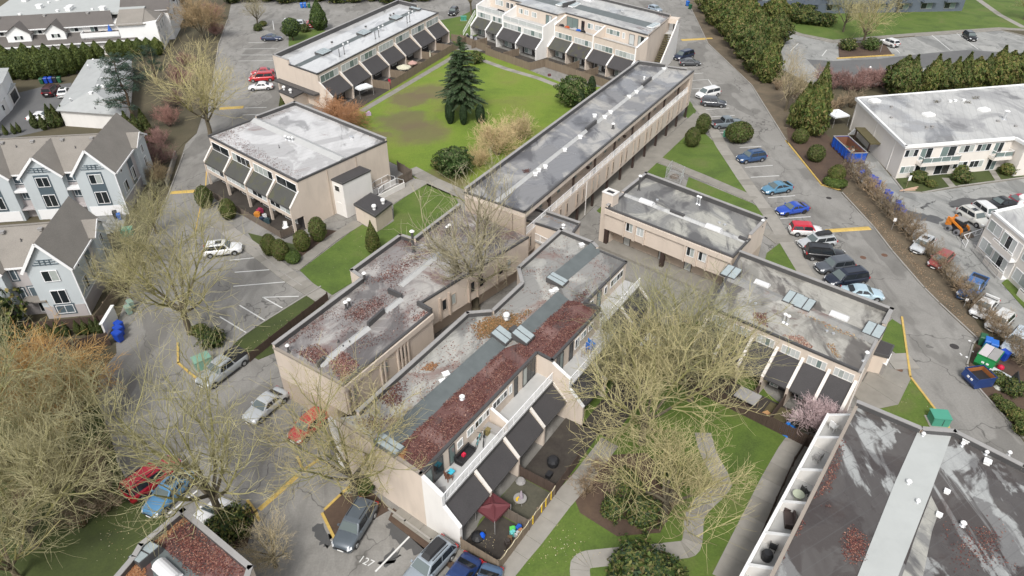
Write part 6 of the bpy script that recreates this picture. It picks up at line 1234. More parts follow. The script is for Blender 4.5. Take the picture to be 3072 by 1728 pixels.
car('sedan', (.02, .035, .085), (856, 114), (774, 113), 'dark blue older sedan parked alone by a round tree')
car('van', WHT, (866, 58), (862, 84), 'white van behind the rounded holly tree'); car('sedan', SIL, (903, 58), (899, 80), 'silver sedan nose-in between white van and red car'); car('hatch', (.35, .03, .03), (932, 60), (930, 84), 'red car tucked behind the pointed evergreen')
car('suv', BLK, (1346, 50), (1374, 22), 'black SUV at the grassy corner behind the wet-roofed townhouses', extra=('rails',))
car('sedan', (.42, .02, .03), (750, 219), (824, 213), 'red sedan, furthest from the white one in a row of three'); car('van', RED, (745, 236), (826, 231), 'bright red van with black side windows beside a white sedan'); car('sedan', WHT, (742, 262), (822, 257), 'white sedan beside a bright red van')
car('van', NVY, (2022, 176), (2080, 160), 'navy minivan beside the white outside stair'); car('liftback', DGR, (2106, 188), (2034, 187), 'dark grey liftback parked beside the navy minivan')
car('van', WHT, (2084, 290), (2162, 272), 'white minivan next to a dark grey crossover'); car('suv', (.05, .055, .065), (2178, 311), (2103, 305), 'dark grey crossover next to the white minivan', wheelc='rim')
car('pickup', (.16, .19, .21), (2222, 366), (2138, 374), 'grey pickup with covered bed behind a large clipped shrub', extra=('cover',)); car('hatch', (.30, .36, .42), (1982, 32), (1948, 22), 'pale blue-grey car behind the raised parapet of the decked block')
car('suv', WHT, (2640, 119), (2697, 139), 'white SUV in the far lot beside a planted island'); car('suv', BLK, (2934, 127), (2886, 94), 'black SUV alone in the far lot by the lawn'); car('sedan', WHT, (2640, 244), (2610, 250), 'white car behind pink bare shrubs'); car('sedan', (.45, .52, .6), (2765, 228), (2738, 230), 'pale blue car showing between evergreen trees')
car('suv', (.025, .07, .17), (2211, 478), (2296, 466), 'dark blue SUV parked beside a green lawn', extra=('rails',)); car('liftback', (.10, .24, .36), (2284, 572), (2378, 557), 'pale blue liftback parked before a bright blue sedan', extra=('spoiler',)); car('coupe', (.015, .07, .42), (2327, 634), (2427, 618), 'bright blue sedan between pale blue liftback and red-roofed car', wheelc='tyre')
car('boxy', WHT, (2466, 693), (2370, 688), 'boxy white car with a bright red roof', roof=(.55, .02, .04)); car('wagon', SIL, (2399, 733), (2503, 719), 'silver wagon carrying a black roof box', extra=('box', 'rails')); car('bigsuv', BLK, (2526, 768), (2424, 758), 'black SUV between the silver wagon and grey crossover', extra=('rails',)); car('suv', (.085, .095, .11), (2449, 806), (2558, 791), 'slate grey crossover beside a long navy minivan'); car('van', (.012, .018, .035), (2476, 845), (2600, 827), 'long navy minivan at the row of cars above the townhouse parapet', extra=('rails',)); car('sedan', (.42, .55, .62), (2640, 883), (2535, 874), 'pale ice-blue sedan half hidden by the townhouse parapet')
car('suv', (.66, .65, .60), (2958, 675), (2887, 632), 'cream SUV with roof rack beside the orange skid loader', extra=('rails', 'sunroof')); car('suv', WHT, (2990, 660), (2935, 620), 'white SUV behind the cream one'); car('coupe', (.38, .01, .04), (3025, 604), (3085, 600), 'crimson car beyond the roof edge of the balconied block'); car('sedan', BLK, (2986, 612), (3020, 608), 'black car between the crimson car and white SUV')
car('hatch', SIL, (2742, 757), (2792, 712), 'silver hatchback nosed into the bare hedge', extra=('sunroof',)); car('hatch', (.33, .07, .06), (2798, 800), (2846, 760), 'faded red car mostly hidden by bare hedge twigs'); car('pickup', (.04, .13, .33), (2888, 897), (2942, 835), 'blue pickup with open bed nosed into the hedge'); car('coupe', WHT, (2925, 949), (2980, 892), 'white coupe nosed into the hedge by the blue pickup', extra=('spoiler',)); car('hatch', (.68, .68, .66), (2970, 990), (3028, 938), 'white hatchback between the white coupe and icy blue wagon'); car('wagon', (.55, .62, .68), (3020, 1062), (3080, 990), 'icy blue wagon nosed into hedge above the wheelie bins')
car('bigsuv', (.42, .012, .03), (517, 1394), (398, 1478), 'red SUV with black roof rails beside a blue sedan', extra=('rails',)); car('sedan', (.09, .24, .42), (452, 1532), (560, 1424), 'metallic blue sedan with sunroof beside the red SUV', extra=('sunroof',)); car('sedan', WHT, (655, 1522), (578, 1605), 'white car partly under the leafy roof corner by a thick trunk')
car('suv', (.10, .12, .14), (1037, 1622), (1094, 1530), 'dark grey SUV beneath low bare branches in the yellow-edged bay', extra=('rails',)); car('wagon', (.30, .34, .38), (1236, 1748), (1338, 1640), 'grey-blue wagon with long black roof box by the end wall', extra=('box', 'rails')); car('sedan', (.012, .035, .13), (1330, 1800), (1408, 1690), 'dark blue car alongside the grey-blue wagon'); car('sedan', (.08, .14, .24), (1420, 1850), (1474, 1716), 'steel blue car whose roof just shows by the patio fence')
car('pickup', (.34, .36, .37), (612, 1150), (722, 1068), 'silver pickup with a black canopy under bare branches', extra=('canopy', 'cover')); car('sedan', SIL, (768, 1240), (826, 1192), 'silver car under branches beside the blank end wall'); car('suv', WHT, (720, 742), (616, 754), 'white SUV with glass roof in the striped lot', extra=('sunroof', 'rails'))
# ================================================================== VEGETATION
M['bark'] = colmat('bark', (1, 1, 1), .9); M['foliage'] = colmat('foliage', (1, 1, 1), .65)
def seg3(m, a, b, r0, r1, col, n=3):
    d = b - a; l = d.length
    if l < 1e-5: return
    d = d / l; u = d.orthogonal().normalized(); w_ = d.cross(u); k = len(m.v)
    for q, rr_ in ((a, r0), (b, r1)):
        for i in range(n):
            t = 6.2832 * i / n; e = q + (u * math.cos(t) + w_ * math.sin(t)) * rr_; m.v.append((e.x, e.y, e.z))
    for i in range(n): j = (i + 1) % n; m.f.append((k + i, k + j, k + n + j, k + n + i)); m.c.append(col)
def vary(rd, c, v=.2): k = rd.uniform(1 - v, 1 + v); return (c[0] * k, c[1] * k, c[2] * k)
MOSS, TWIG, BARK = (0.235, 0.222, 0.082), (0.335, 0.308, 0.175), (0.115, 0.098, 0.068)
def bare_mesh(seed, H=14.0, R_=7.5, limbs=7, trunk=.22, dens=1.0, moss=MOSS, twig=TWIG, bark=BARK, r0=.30, lean=(0, 0), multi=False, up=.12, fine=1.0):
    rd = random.Random(seed); tm, cm = MB(), MB(); tm.c = []; cm.c = []; Z = Vector((0, 0, 1))
    def rv(): return Vector((rd.gauss(0, 1), rd.gauss(0, 1), rd.gauss(0, 1)))
    NS = {1: 5, 2: 4, 3: 4, 4: 2}
    def grow(p, d, ln, ra, rb, lv):
        n = NS[lv]; out = tm if lv <= 2 else cm
        for i in range(n):
            t0, t1 = i / n, (i + 1) / n
            d = (d + rv() * (.10 if lv == 1 else .16) + Z * (up if lv < 3 else up * 1.1)).normalized(); q = p + d * (ln / n)
            mixk = min(1, (lv - 1) / 3 + t0 * .2); col = vary(rd, tuple(moss[k] * (1 - mixk) + twig[k] * mixk for k in range(3)) if lv > 1 or t0 > .3 else bark, .22)
            seg3(out, p, q, ra + (rb - ra) * t0, ra + (rb - ra) * t1, col, 5 if lv <= 1 else 3)
            if lv < 4 and (i > 0 or lv > 1):
                k = (2 if lv < 2 else 1.75 if lv < 3 else 1.35) * dens; k = int(k) + (rd.random() < k - int(k))
                for _ in range(k):
                    ax = d.cross(rv()).normalized(); an = R(rd.uniform(28, 62)); cd_ = (d * math.cos(an) + ax * math.sin(an)).normalized()
                    tt = rd.uniform(.2, 1.0); cl = ln * rd.uniform(.46, .74) * (1.15 - .4 * t0)
                    grow(p.lerp(q, tt), cd_, cl, max((ra + (rb - ra) * t0) * .6, .016), max(rb * .5, .008), lv + 1)
            p = q
    base = Vector((0, 0, -.15)); th = H * trunk; top = Vector((lean[0], lean[1], th))
    if not multi:
        mid = base.lerp(top, .5) + Vector((rd.uniform(-.1, .1), rd.uniform(-.1, .1), 0)); seg3(tm, base, Vector((0, 0, .35)), r0 * 1.5, r0 * 1.08, vary(rd, bark), 8); seg3(tm, Vector((0, 0, .35)), mid, r0 * 1.08, r0, vary(rd, bark), 8); seg3(tm, mid, top, r0, r0 * .85, vary(rd, bark), 8)
    for i in range(limbs):
        az = 6.2832 * (i + rd.uniform(-.3, .3)) / limbs; el = R(rd.uniform(30, 66)) if i else R(82)
        d = Vector((math.cos(az) * math.cos(el), math.sin(az) * math.cos(el), math.sin(el))); s = top + Vector((0, 0, rd.uniform(-.25, .05) * th)) if not multi else Vector((math.cos(az) * .06, math.sin(az) * .06, -.05))
        ln = (R_ / max(.25, math.cos(el)) * .72 if el < R(60) else (H - th) * .72) * fine; ln = min(ln, (H - th) * .85)
        grow(s, d, ln * rd.uniform(.85, 1.1), r0 * .52, r0 * .16, 1)
    return tm, cm
def tree_proto(name, tm, cm, crown='crown', m1='bark', m2='bark'):
    r = bpy.data.objects.new(name, None); COL.objects.link(r); r.empty_display_size = .3; ORG[r.name] = Vector((0, 0, 0))
    if tm and tm.v: tm.build('trunk', M[m1], r)
    cm.build(crown, M[m2], r); return r
PROTO = []
def put(proto, x, y, label, rot=None, sc=1.0, group=None, cat='tree', z=0.0, name=None):
    q = at(x, y); r = dup(proto, (q.x, q.y, z), RT.uniform(0, 6.28) if rot is None else rot, sc); r['label'] = label; r['category'] = cat
    if name: r.name = name
    if group: r['group'] = group
    return r
RT = random.Random(77)
big = [tree_proto('bare_tree', *bare_mesh(101 + i, 14, 7.6, 7 + i % 2, .20 + .02 * i, .86)) for i in range(4)]
thin = tree_proto('bare_tree', *bare_mesh(137, 14, 6.5, 8, .26, .72, moss=(.20, .175, .10), twig=(.38, .33, .22), r0=.36))
pinkish = tree_proto('bare_tree', *bare_mesh(141, 9, 5.0, 8, .14, 1.0, moss=(.20, .155, .085), twig=(.27, .205, .12), r0=.2))
PROTO += big + [thin, pinkish]
G = 'mossy bare trees'
def S3(k, kz=None): return (k, k, kz or k)
put(big[0], 632, 405, 'broad mossy bare tree at the road edge beside the pine', 1.0, S3(1.15, 1.05)); put(big[1], 572, 1000, 'bare tree with forked trunk at the corner of the striped lot', 2.2, 1.05)
put(big[2], 674, 1580, 'thick-trunked bare tree beside the white car and leafy roof corner', 2.4, S3(1.02, 1.22)); put(thin, 1428, 928, 'sparse tall bare tree in the alley between the two leaf-stained blocks', .8, S3(1.1, 1.1))
put(big[3], 2013, 1150, 'bare courtyard tree with two slim trunks before the townhouse awnings', 3.2, S3(1.05, .86)); put(big[0], 2070, 1200, 'bare courtyard tree nearest the pavement slabs by the lower townhouses', 5.0, S3(1.0, .75)); put(big[1], 1925, 1330, 'bare courtyard tree standing over the planting bed', .9, S3(1.05, .95)); put(big[2], 1990, 1560, 'wide low bare tree inside the bend of the curved path', 4.1, S3(.92, .72)); put(big[1], 1850, 1200, 'bare courtyard tree close to the middle deck railing', 2.9, S3(.62, .72))
put(big[3], 1070, 1500, 'mossy bare tree leaning over the yellow-kerbed bed by the end wall', 1.7, S3(.9, .8)); put(big[0], 110, 1640, 'huge tangled bare tree in the dark lower lawn', 2.0, S3(1.0, .85)); put(big[1], 200, 1520, 'tangled bare tree beside the dark lawn and red SUV', 5.2, S3(.68, .75)); put(big[3], 20, 1400, 'pale greenish bare tree at the yard side of the dark lawn', .3, S3(.95, .9)); put(big[2], 255, 1300, 'bare tree overhanging the edge of the lower lot', 3.9, S3(.72, .7)); put(big[0], 60, 1740, 'bare tree low on the dark lawn below the tangle', 4.4, S3(.7, .6))
put(big[1], 2587, 137, 'bare tree rising from the planted island in the far lot', 1.1, S3(.85, .9)); put(big[2], 2529, 96, 'slim bare tree on the grass beside the far lot', 2.3, .72); put(big[0], 2690, 40, 'bare tree in front of the blue-grey apartments', 3.0, .8); put(big[3], 2455, 40, 'bare tree beside the far path and dark shrubs', 4.0, .7); put(big[3], 3070, 60, 'bare tree by the far footpath', 1.0, .6); put(thin, 2355, 335, 'thin bare tree among evergreens at the lane verge', 2.0, S3(.62, .72)); put(thin, 828, 1700, 'small dark bare tree in the lower parking lot', 1.0, S3(.4, .35)); put(big[2], 1413, 46, 'single tall trunk on the grass corner behind the decked block', .6, S3(.75, 1.0)); put(thin, 775, 80, 'small bare tree on the round planted island', 1.4, .55)
put(pinkish, 610, 120, 'brown bushy bare tree beside the white complex', 1.0, S3(1.15, 1.1)); put(pinkish, 560, 40, 'second brown bare tree, by the end of the white complex', 2.0, 1.0); put(big[2], 430, 800, 'low bare tree by the boundary wall below the shared driveway', 1.9, S3(.55, .5)); put(big[3], 395, 900, 'low bare tree next to the boundary wall and blue bins', 3.3, S3(.5, .45)); put(big[0], 470, 700, 'low bare tree at the mouth of the shared driveway', .2, S3(.55, .5)); put(pinkish, 480, 560, 'twiggy brown tree between fence and lane', 4.0, S3(.4, .4))
# twiggy shrubs
willow = tree_proto('bare_shrub', *bare_mesh(151, 6.5, 4.6, 11, .08, 1.0, moss=(.33, .21, .08), twig=(.50, .31, .12), bark=(.12, .08, .04), r0=.14, multi=True, up=.10)); rusty = tree_proto('bare_shrub', *bare_mesh(152, 5.4, 4.2, 12, .08, 1.1, moss=(.25, .13, .06), twig=(.35, .185, .095), bark=(.1, .06, .03), r0=.13, multi=True, up=-.02)); tanny = tree_proto('bare_shrub', *bare_mesh(153, 5.8, 3.6, 11, .08, .85, moss=(.32, .25, .13), twig=(.46, .37, .22), bark=(.15, .11, .06), r0=.12, multi=True)); brush = tree_proto('bare_shrub', *bare_mesh(154, 2.3, 1.7, 8, .08, .58, moss=(.15, .115, .07), twig=(.26, .20, .135), bark=(.08, .055, .03), r0=.06, multi=True, fine=.9))
pinkbrush = tree_proto('bare_shrub', *bare_mesh(155, 3.4, 2.6, 9, .08, .8, moss=(.17, .10, .085), twig=(.27, .16, .14), bark=(.09, .06, .05), r0=.07, multi=True))
PROTO += [willow, rusty, tanny, brush, pinkbrush]
put(willow, 175, 1235, 'orange-tan twiggy willow below the townhouse yard fence', .5, S3(1.35, 1.15), cat='shrub'); put(willow, 60, 1190, 'second orange-tan willow clump, half behind the dark evergreen', 2.5, S3(.7, .7), cat='shrub'); put(rusty, 1020, 385, 'rust-orange weeping bare shrub at the courtyard corner', 1.0, S3(1.1, 1.0), cat='shrub'); put(tanny, 1490, 465, 'pale tan twiggy shrub on the courtyard lawn', 1.0, S3(1.05, .95), cat='shrub'); put(tanny, 1560, 420, 'smaller pale tan shrub beside the walkway block wall', 2.2, .75, cat='shrub'); put(tanny, 1440, 500, 'low pale tan shrub beside the green rhododendron', 3.3, .6, cat='shrub')
hp = [(2556, 522), (2580, 548), (2602, 572), (2625, 598), (2648, 622), (2670, 645), (2692, 668), (2712, 688), (2732, 708), (2752, 732), (2772, 752), (2792, 772), (2812, 795), (2830, 815), (2850, 838), (2868, 862), (2888, 885), (2908, 908), (2928, 930), (2948, 952), (2970, 978), (2992, 1002), (3015, 1030), (3040, 1058), (3062, 1090)]
for i, (x, y) in enumerate(hp): put(brush, x - 4, y + 4, 'brown leafless bush in the hedge between the lane and the cracked driveway', None, RT.uniform(.85, 1.15) * (1.35 if i < 9 else 1), 'leafless boundary hedge', 'bush')
for i, (x, y) in enumerate([(2470, 262), (2500, 268), (2535, 270), (2570, 272), (2605, 268), (2640, 262), (2660, 255)]): put(pinkbrush, x, y, 'pinkish leafless bush along the near edge of the far lot', None, RT.uniform(.8, 1.2), 'pinkish bushes by the far lot', 'bush')
for i, (x, y) in enumerate([(560, 200), (545, 260), (530, 320), (510, 380), (480, 440), (470, 500), (640, 60), (648, 110)]): put(pinkbrush, x, y, 'brown leafless bush along the far side of the lane by the pine', None, RT.uniform(.8, 1.2), 'brown bushes along the lane', 'bush')
for i, (x, y) in enumerate([(2395, 305), (2420, 330), (2330, 270), (2480, 345), (2520, 330), (2550, 322)]): put(brush, x, y, 'brown leafless bush among the evergreens behind the pale apartments', None, RT.uniform(1.1, 1.6), 'brown bushes among the evergreens', 'bush')
for i, (x, y) in enumerate([(1850, 1480), (1890, 1420), (1940, 1500), (1790, 1420), (2010, 1520), (1760, 1480)]): put(brush, x, y, 'brown leafless bush in the courtyard planting bed', None, RT.uniform(.7, 1.0), 'brown bushes in the courtyard bed', 'bush')
for x, y in ((285, 1400), (240, 1440), (300, 1470), (180, 1420), (120, 1480), (330, 1530), (60, 1520), (250, 1580)): put(brush, x, y, 'brown leafless bush under the tangled trees of the dark lawn', None, RT.uniform(1.0, 1.5), 'brush under the tangled trees', 'bush')
put(big[3], 140, 1450, 'greyish bare tree between the tangled tree and the orange willow', 2.7, S3(.75, .7))
# leafy things
def leafcloud(seed, rx, ry, rz, zc, n, size, cols, shape=None, rough=.10, core=.86, aspect=.55, droop=0.0, lump=2.2):
    rd = random.Random(seed); m = MB(); m.c = []
    def rad(d):
        k = 1 + rough * 2 * noise.noise(Vector((d.x * lump + seed, d.y * lump, d.z * lump)))
        return k * (shape(d.z) if shape else 1.0)
    if core:                                                       # inner body so the crown is not see-through
        nu, nv = 12, 8
        for j in range(nv + 1):
            for i in range(nu):
                th, ph = math.pi * j / nv, 6.2832 * i / nu; d = Vector((math.sin(th) * math.cos(ph), math.sin(th) * math.sin(ph), math.cos(th))); k = rad(d) * core; m.v.append((d.x * rx * k, d.y * ry * k, zc + d.z * rz * core * (1 + (k / core - (shape(d.z) if shape else 1)) * .5)))
        for j in range(nv):
            for i in range(nu): m.f.append((j * nu + i, j * nu + (i + 1) % nu, (j + 1) * nu + (i + 1) % nu, (j + 1) * nu + i)); m.c.append(vary(rd, rd.choice(cols), .15))
    for _ in range(n):
        zz = rd.uniform(-1, 1); ph = rd.uniform(0, 6.2832); s = math.sqrt(1 - zz * zz); d = Vector((s * math.cos(ph), s * math.sin(ph), zz)); k = rad(d) * (1 - abs(rd.gauss(0, .09)))
        p = Vector((d.x * rx * k, d.y * ry * k, zc + d.z * rz * (1 - abs(rd.gauss(0, .05)))))
        if p.z < .03: p.z = rd.uniform(.03, .3)
        nn = (Vector((d.x / rx, d.y / ry, d.z / rz)).normalized() + Vector((rd.gauss(0, .55), rd.gauss(0, .55), rd.gauss(0, .55) + .2))).normalized(); u = nn.orthogonal().normalized(); w_ = nn.cross(u); a = rd.uniform(0, 6.28); l = size * rd.uniform(.6, 1.4)
        e = (u * math.cos(a) + w_ * math.sin(a)) * l; g = (w_ * math.cos(a) - u * math.sin(a)) * l * aspect
        if droop: e.z -= droop * l
        b = len(m.v); m.v += [tuple(p - e), tuple(p - g), tuple(p + e), tuple(p + g)]; m.f.append((b, b + 1, b + 2, b + 3)); m.c.append(vary(rd, rd.choice(cols), .3))
    return m
def stem(h, r, c=(.08, .055, .035)):
    m = MB(); m.c = []; seg3(m, Vector((0, 0, -.1)), Vector((0, 0, h)), r, r * .6, c, 6); return m
GREEN = [(.055, .088, .018), (.076, .108, .024), (.042, .07, .018)]; DARK = [(.022, .042, .016), (.032, .055, .02), (.018, .034, .014)]; OLIVE = [(.10, .112, .030), (.13, .13, .04), (.08, .098, .026), (.16, .135, .055)]; YEW = [(.050, .076, .016), (.072, .098, .020), (.10, .108, .032), (.085, .075, .03)]; RHODO = [(.05, .085, .02), (.075, .115, .03), (.13, .14, .06), (.035, .065, .015)]
def P_(name, m, st=None): r = tree_proto(name, st, m, 'foliage', 'bark', 'foliage'); PROTO.append(r); return r
cone = lambda z: max(.05, (1 - z) / 2) ** .75 * 1.25; egg = lambda z: 1.0 if z < 0 else math.sqrt(max(.02, 1 - z * z)) ** .2 * (1 - .25 * z); 
sh_egg = P_('clipped_shrub', leafcloud(1, 1.15, 1.15, 1.55, 1.5, 3200, .085, YEW, rough=.09), stem(1.2, .1)); sh_ball = P_('clipped_shrub', leafcloud(2, 1.2, 1.2, 1.0, .95, 2800, .085, YEW, rough=.05), stem(.8, .1)); sh_low = P_('clipped_shrub', leafcloud(3, 1.5, 1.1, .75, .7, 2400, .09, GREEN, rough=.08), stem(.5, .08)); sh_cone = P_('clipped_shrub', leafcloud(4, 1.15, 1.15, 2.4, 2.3, 3400, .09, YEW, cone, .05, .8), stem(1.5, .1)); sh_col = P_('clipped_shrub', leafcloud(5, .85, .85, 2.0, 1.95, 3000, .085, DARK, rough=.05), stem(1.5, .1))
rhodo = P_('rhododendron', leafcloud(6, 2.4, 2.2, 1.9, 1.9, 3600, .15, RHODO, rough=.42, core=.7, lump=3), stem(1.5, .12)); dkbush = P_('evergreen_bush', leafcloud(7, 1.6, 1.5, 1.2, 1.15, 2600, .13, DARK + GREEN + OLIVE, rough=.4, core=.68, lump=3), stem(.9, .08)); bush = P_('leafy_bush', leafcloud(8, 1.1, 1.1, .8, .75, 1400, .12, GREEN + OLIVE, rough=.25, core=.7), stem(.6, .06)); holly = P_('evergreen_tree', leafcloud(9, 2.3, 2.3, 2.2, 3.2, 3600, .16, DARK + GREEN, rough=.14, core=.8), stem(3.0, .16)); spire = P_('evergreen_tree', leafcloud(10, 2.4, 2.4, 3.6, 3.7, 4200, .20, GREEN + [(.07, .10, .035)], cone, .2, .72, droop=.3), stem(3, .16))
thuja = P_('hedge_cypress', leafcloud(11, 1.75, 1.6, 3.3, 3.2, 4200, .17, [(.065, .088, .02), (.09, .108, .024), (.048, .07, .018)], lambda z: 1.0 if z < .1 else max(.1, 1 - ((z - .1) / .9) ** 2 * .8), .16, .84), stem(2.5, .15)); sapling = P_('young_cypress', leafcloud(12, .75, .75, 1.6, 1.55, 1500, .12, [(.05, .075, .018), (.07, .075, .025)], cone, .15, .8), stem(1.2, .06)); olive = P_('evergreen_tree', leafcloud(13, 3.0, 2.8, 4.0, 3.9, 6200, .26, OLIVE + GREEN, lambda z: 1.0 if z < 0 else max(.12, 1 - z ** 1.6 * .85), .38, .74, droop=.4, lump=3.2), stem(3, .2)); olive2 = P_('evergreen_tree', leafcloud(14, 2.5, 2.3, 4.4, 4.2, 5600, .25, GREEN + OLIVE, cone, .36, .72, droop=.6, lump=3.5), stem(3, .2)); skirt = P_('clipped_hedge', leafcloud(15, 1.75, 1.75, .62, .6, 2600, .09, GREEN, lambda z: 1.0 if abs(z) < .8 else .8, .05), stem(.4, .1))
def fir_mesh(seed, H, R_, z0, cols, n=34, droop=.25):
    rd = random.Random(seed); t = MB(); t.c = []; m = MB(); m.c = []; seg3(t, Vector((0, 0, -.1)), Vector((0, 0, H * .97)), .28, .03, (.075, .055, .04), 7)
    for i in range(n):
        f = i / (n - 1); z = z0 + (H - z0) * f ** .9; L = R_ * ((1 - f) ** .8) * (1 if f > .12 else .75 + f * 2) + .25
        for b in range(9 if f < .7 else 6):
            az = rd.uniform(0, 6.28); l = L * rd.uniform(.42, 1.22); d = Vector((math.cos(az), math.sin(az), -droop + f * .5)); p0 = Vector((0, 0, z + rd.uniform(-.2, .2))); seg3(t, p0, p0 + d * l * .9, .04, .012, (.07, .055, .035), 3); side = Vector((-math.sin(az), math.cos(az), 0))
            k = max(5, int(l * 6.5))
            for j in range(k):
                g = .15 + .85 * j / k; p = p0 + d * (l * g) + Vector((0, 0, -.12 * g * l * .3)); wd = (1 - g) * .55 * min(1.6, l * .4) + .16
                for s in (-1, 1):
                    q = p + side * (s * wd) + Vector((d.x * .25, d.y * .25, -.10 - rd.uniform(0, .14))); mid = (p + q) / 2; u = (q - p) * .62; v = Vector((d.x, d.y, -.25)) * rd.uniform(.12, .2); bb = len(m.v)
                    m.v += [tuple(mid - u), tuple(mid - v), tuple(mid + u), tuple(mid + v)]; m.f.append((bb, bb + 1, bb + 2, bb + 3)); m.c.append(vary(rd, rd.choice(cols), .3))
    return t, m
fir = tree_proto('fir_tree', *fir_mesh(1, 15, 4.6, 3.2, [(.034, .058, .022), (.046, .076, .030), (.068, .092, .048)]), 'foliage', 'bark', 'foliage')
def pine_mesh(seed):
    rd = random.Random(seed); t = MB(); t.c = []; m = MB(); m.c = []; bk = (.11, .08, .055); p = Vector((0, 0, -.1))
    for i in range(6): q = p + Vector((rd.uniform(-.3, .3), rd.uniform(-.3, .3), 2.0)); seg3(t, p, q, .3 - i * .045, .26 - i * .045, bk, 7); p = q
    for i in range(46):
        z = rd.uniform(3.2, 12.6); az = rd.uniform(0, 6.28); l = rd.uniform(1.6, 4.6) * (1.15 - (z / 13) ** 2 * .75); d = Vector((math.cos(az), math.sin(az), rd.uniform(-.05, .4))); p0 = Vector((0, 0, z)); e = p0 + d * l; seg3(t, p0, e, .07, .02, bk, 3)
        for c in range(4):
            cc = p0 + d * l * rd.uniform(.5, 1.05) + Vector((rd.gauss(0, .35), rd.gauss(0, .35), rd.gauss(0, .2)))
            for _ in range(42):
                a = rd.uniform(0, 6.28); el = rd.uniform(-.25, 1.0); ndl = Vector((math.cos(a) * math.cos(el), math.sin(a) * math.cos(el), math.sin(el))); o = cc + Vector((rd.gauss(0, .28), rd.gauss(0, .28), rd.gauss(0, .14))); sd_ = ndl.orthogonal().normalized() * .045; tip = o + ndl * rd.uniform(.2, .38); bb = len(m.v); m.v += [tuple(o - sd_), tuple(o + sd_), tuple(tip)]; m.f.append((bb, bb + 1, bb + 2)); m.c.append(vary(rd, rd.choice([(.035, .062, .04), (.05, .085, .055), (.03, .05, .035)]), .3))
    return t, m
pine = tree_proto('pine_tree', *pine_mesh(3), 'foliage', 'bark', 'foliage'); PROTO += [fir, pine]
put(fir, 1390, 350, 'tall dark fir with drooping boughs on the courtyard lawn', .3, S3(.95, .93)); put(fir, 1362, 330, 'shorter fir merging with the tall courtyard fir', 2.0, S3(.55, .62)); put(pine, 415, 385, 'tall irregular pine beside the pale hipped roof', 1.0, S3(1.05, 1.05)); put(pine, 470, 250, 'second pine between the hedge and the broad bare tree', 3.0, S3(.7, .6))
for x, y, s, lb in ((1351, 372, (1, 1, 1.1), 'dark clipped column below the fir boughs, on its lane side'), (1391, 375, (.85, .85, .95), 'dark clipped column right at the fir trunk'), (1441, 370, (1.0, 1.0, .9), 'dark clipped column beside the tan shrub and fir')): put(sh_col, x, y, lb, None, s, None, 'shrub')
put(dkbush, 1425, 190, 'dark evergreen bush by the patio fence corner', None, 1.1, None, 'bush'); put(rhodo, 1365, 522, 'green rhododendron with pale flowers on the courtyard edge', None, S3(1.15, 1.1), None, 'shrub'); put(bush, 1320, 505, 'small pale bush in front of the rhododendron', None, 1.2, None, 'bush')
put(rhodo, 1716, 318, 'large rounded laurel by the decked block fence', .5, S3(1.2, 1.5), None, 'tree'); put(sh_col, 1740, 330, 'yellow-green clipped column beside the large laurel', None, (.95, .95, 1.0), None, 'shrub'); put(sh_col, 1772, 305, 'taller dark clipped column between laurel and walkway block', None, (1, 1, 1.25), None, 'shrub')
for i, (x, y, s) in enumerate([(8, 240, 1.1), (42, 238, 1.05), (75, 238, 1.0), (105, 236, 1.1), (135, 234, 1.0), (165, 232, 1.05), (192, 228, .95), (218, 222, .95), (245, 214, .9), (275, 205, .85), (305, 196, .8)]): put(thuja, x, y, 'rounded tall cypress in the hedge below the white dormered complex', None, s, 'tall hedge by the white complex', 'hedge tree')
for i, x in enumerate((345, 372, 398, 425, 452, 478)): put(thuja, x, 172 - i * 1.5, 'hedge cypress against the white wing behind the pine', None, S3(.85, .6), 'hedge behind the pine', 'hedge tree')
for x, y, s in ((110, 385, 1.0), (135, 390, .9), (162, 383, 1.35), (178, 380, 1.3), (200, 372, 1.1), (238, 372, 1.0), (260, 376, 1.0), (273, 378, .9), (300, 374, 1.2), (322, 368, 1.3)): put(sapling, x, y, 'pointed young cypress in the row behind the townhouse ridge', None, s, 'young cypresses behind the townhouses', 'hedge tree')
for x, y, s in ((398, 425, 1.7), (428, 440, 1.8), (452, 430, 1.5), (440, 400, 1.4)): put(sapling, x, y, 'dark pointed cypress at the end wall of the gabled townhouses', None, s, 'cypresses at the townhouse end wall', 'hedge tree')
for x, y in ((-5, 408), (20, 405), (45, 402), (60, 398)): put(sapling, x, y, 'low cypress behind the leftward gables', None, .6, 'low cypresses', 'hedge tree')
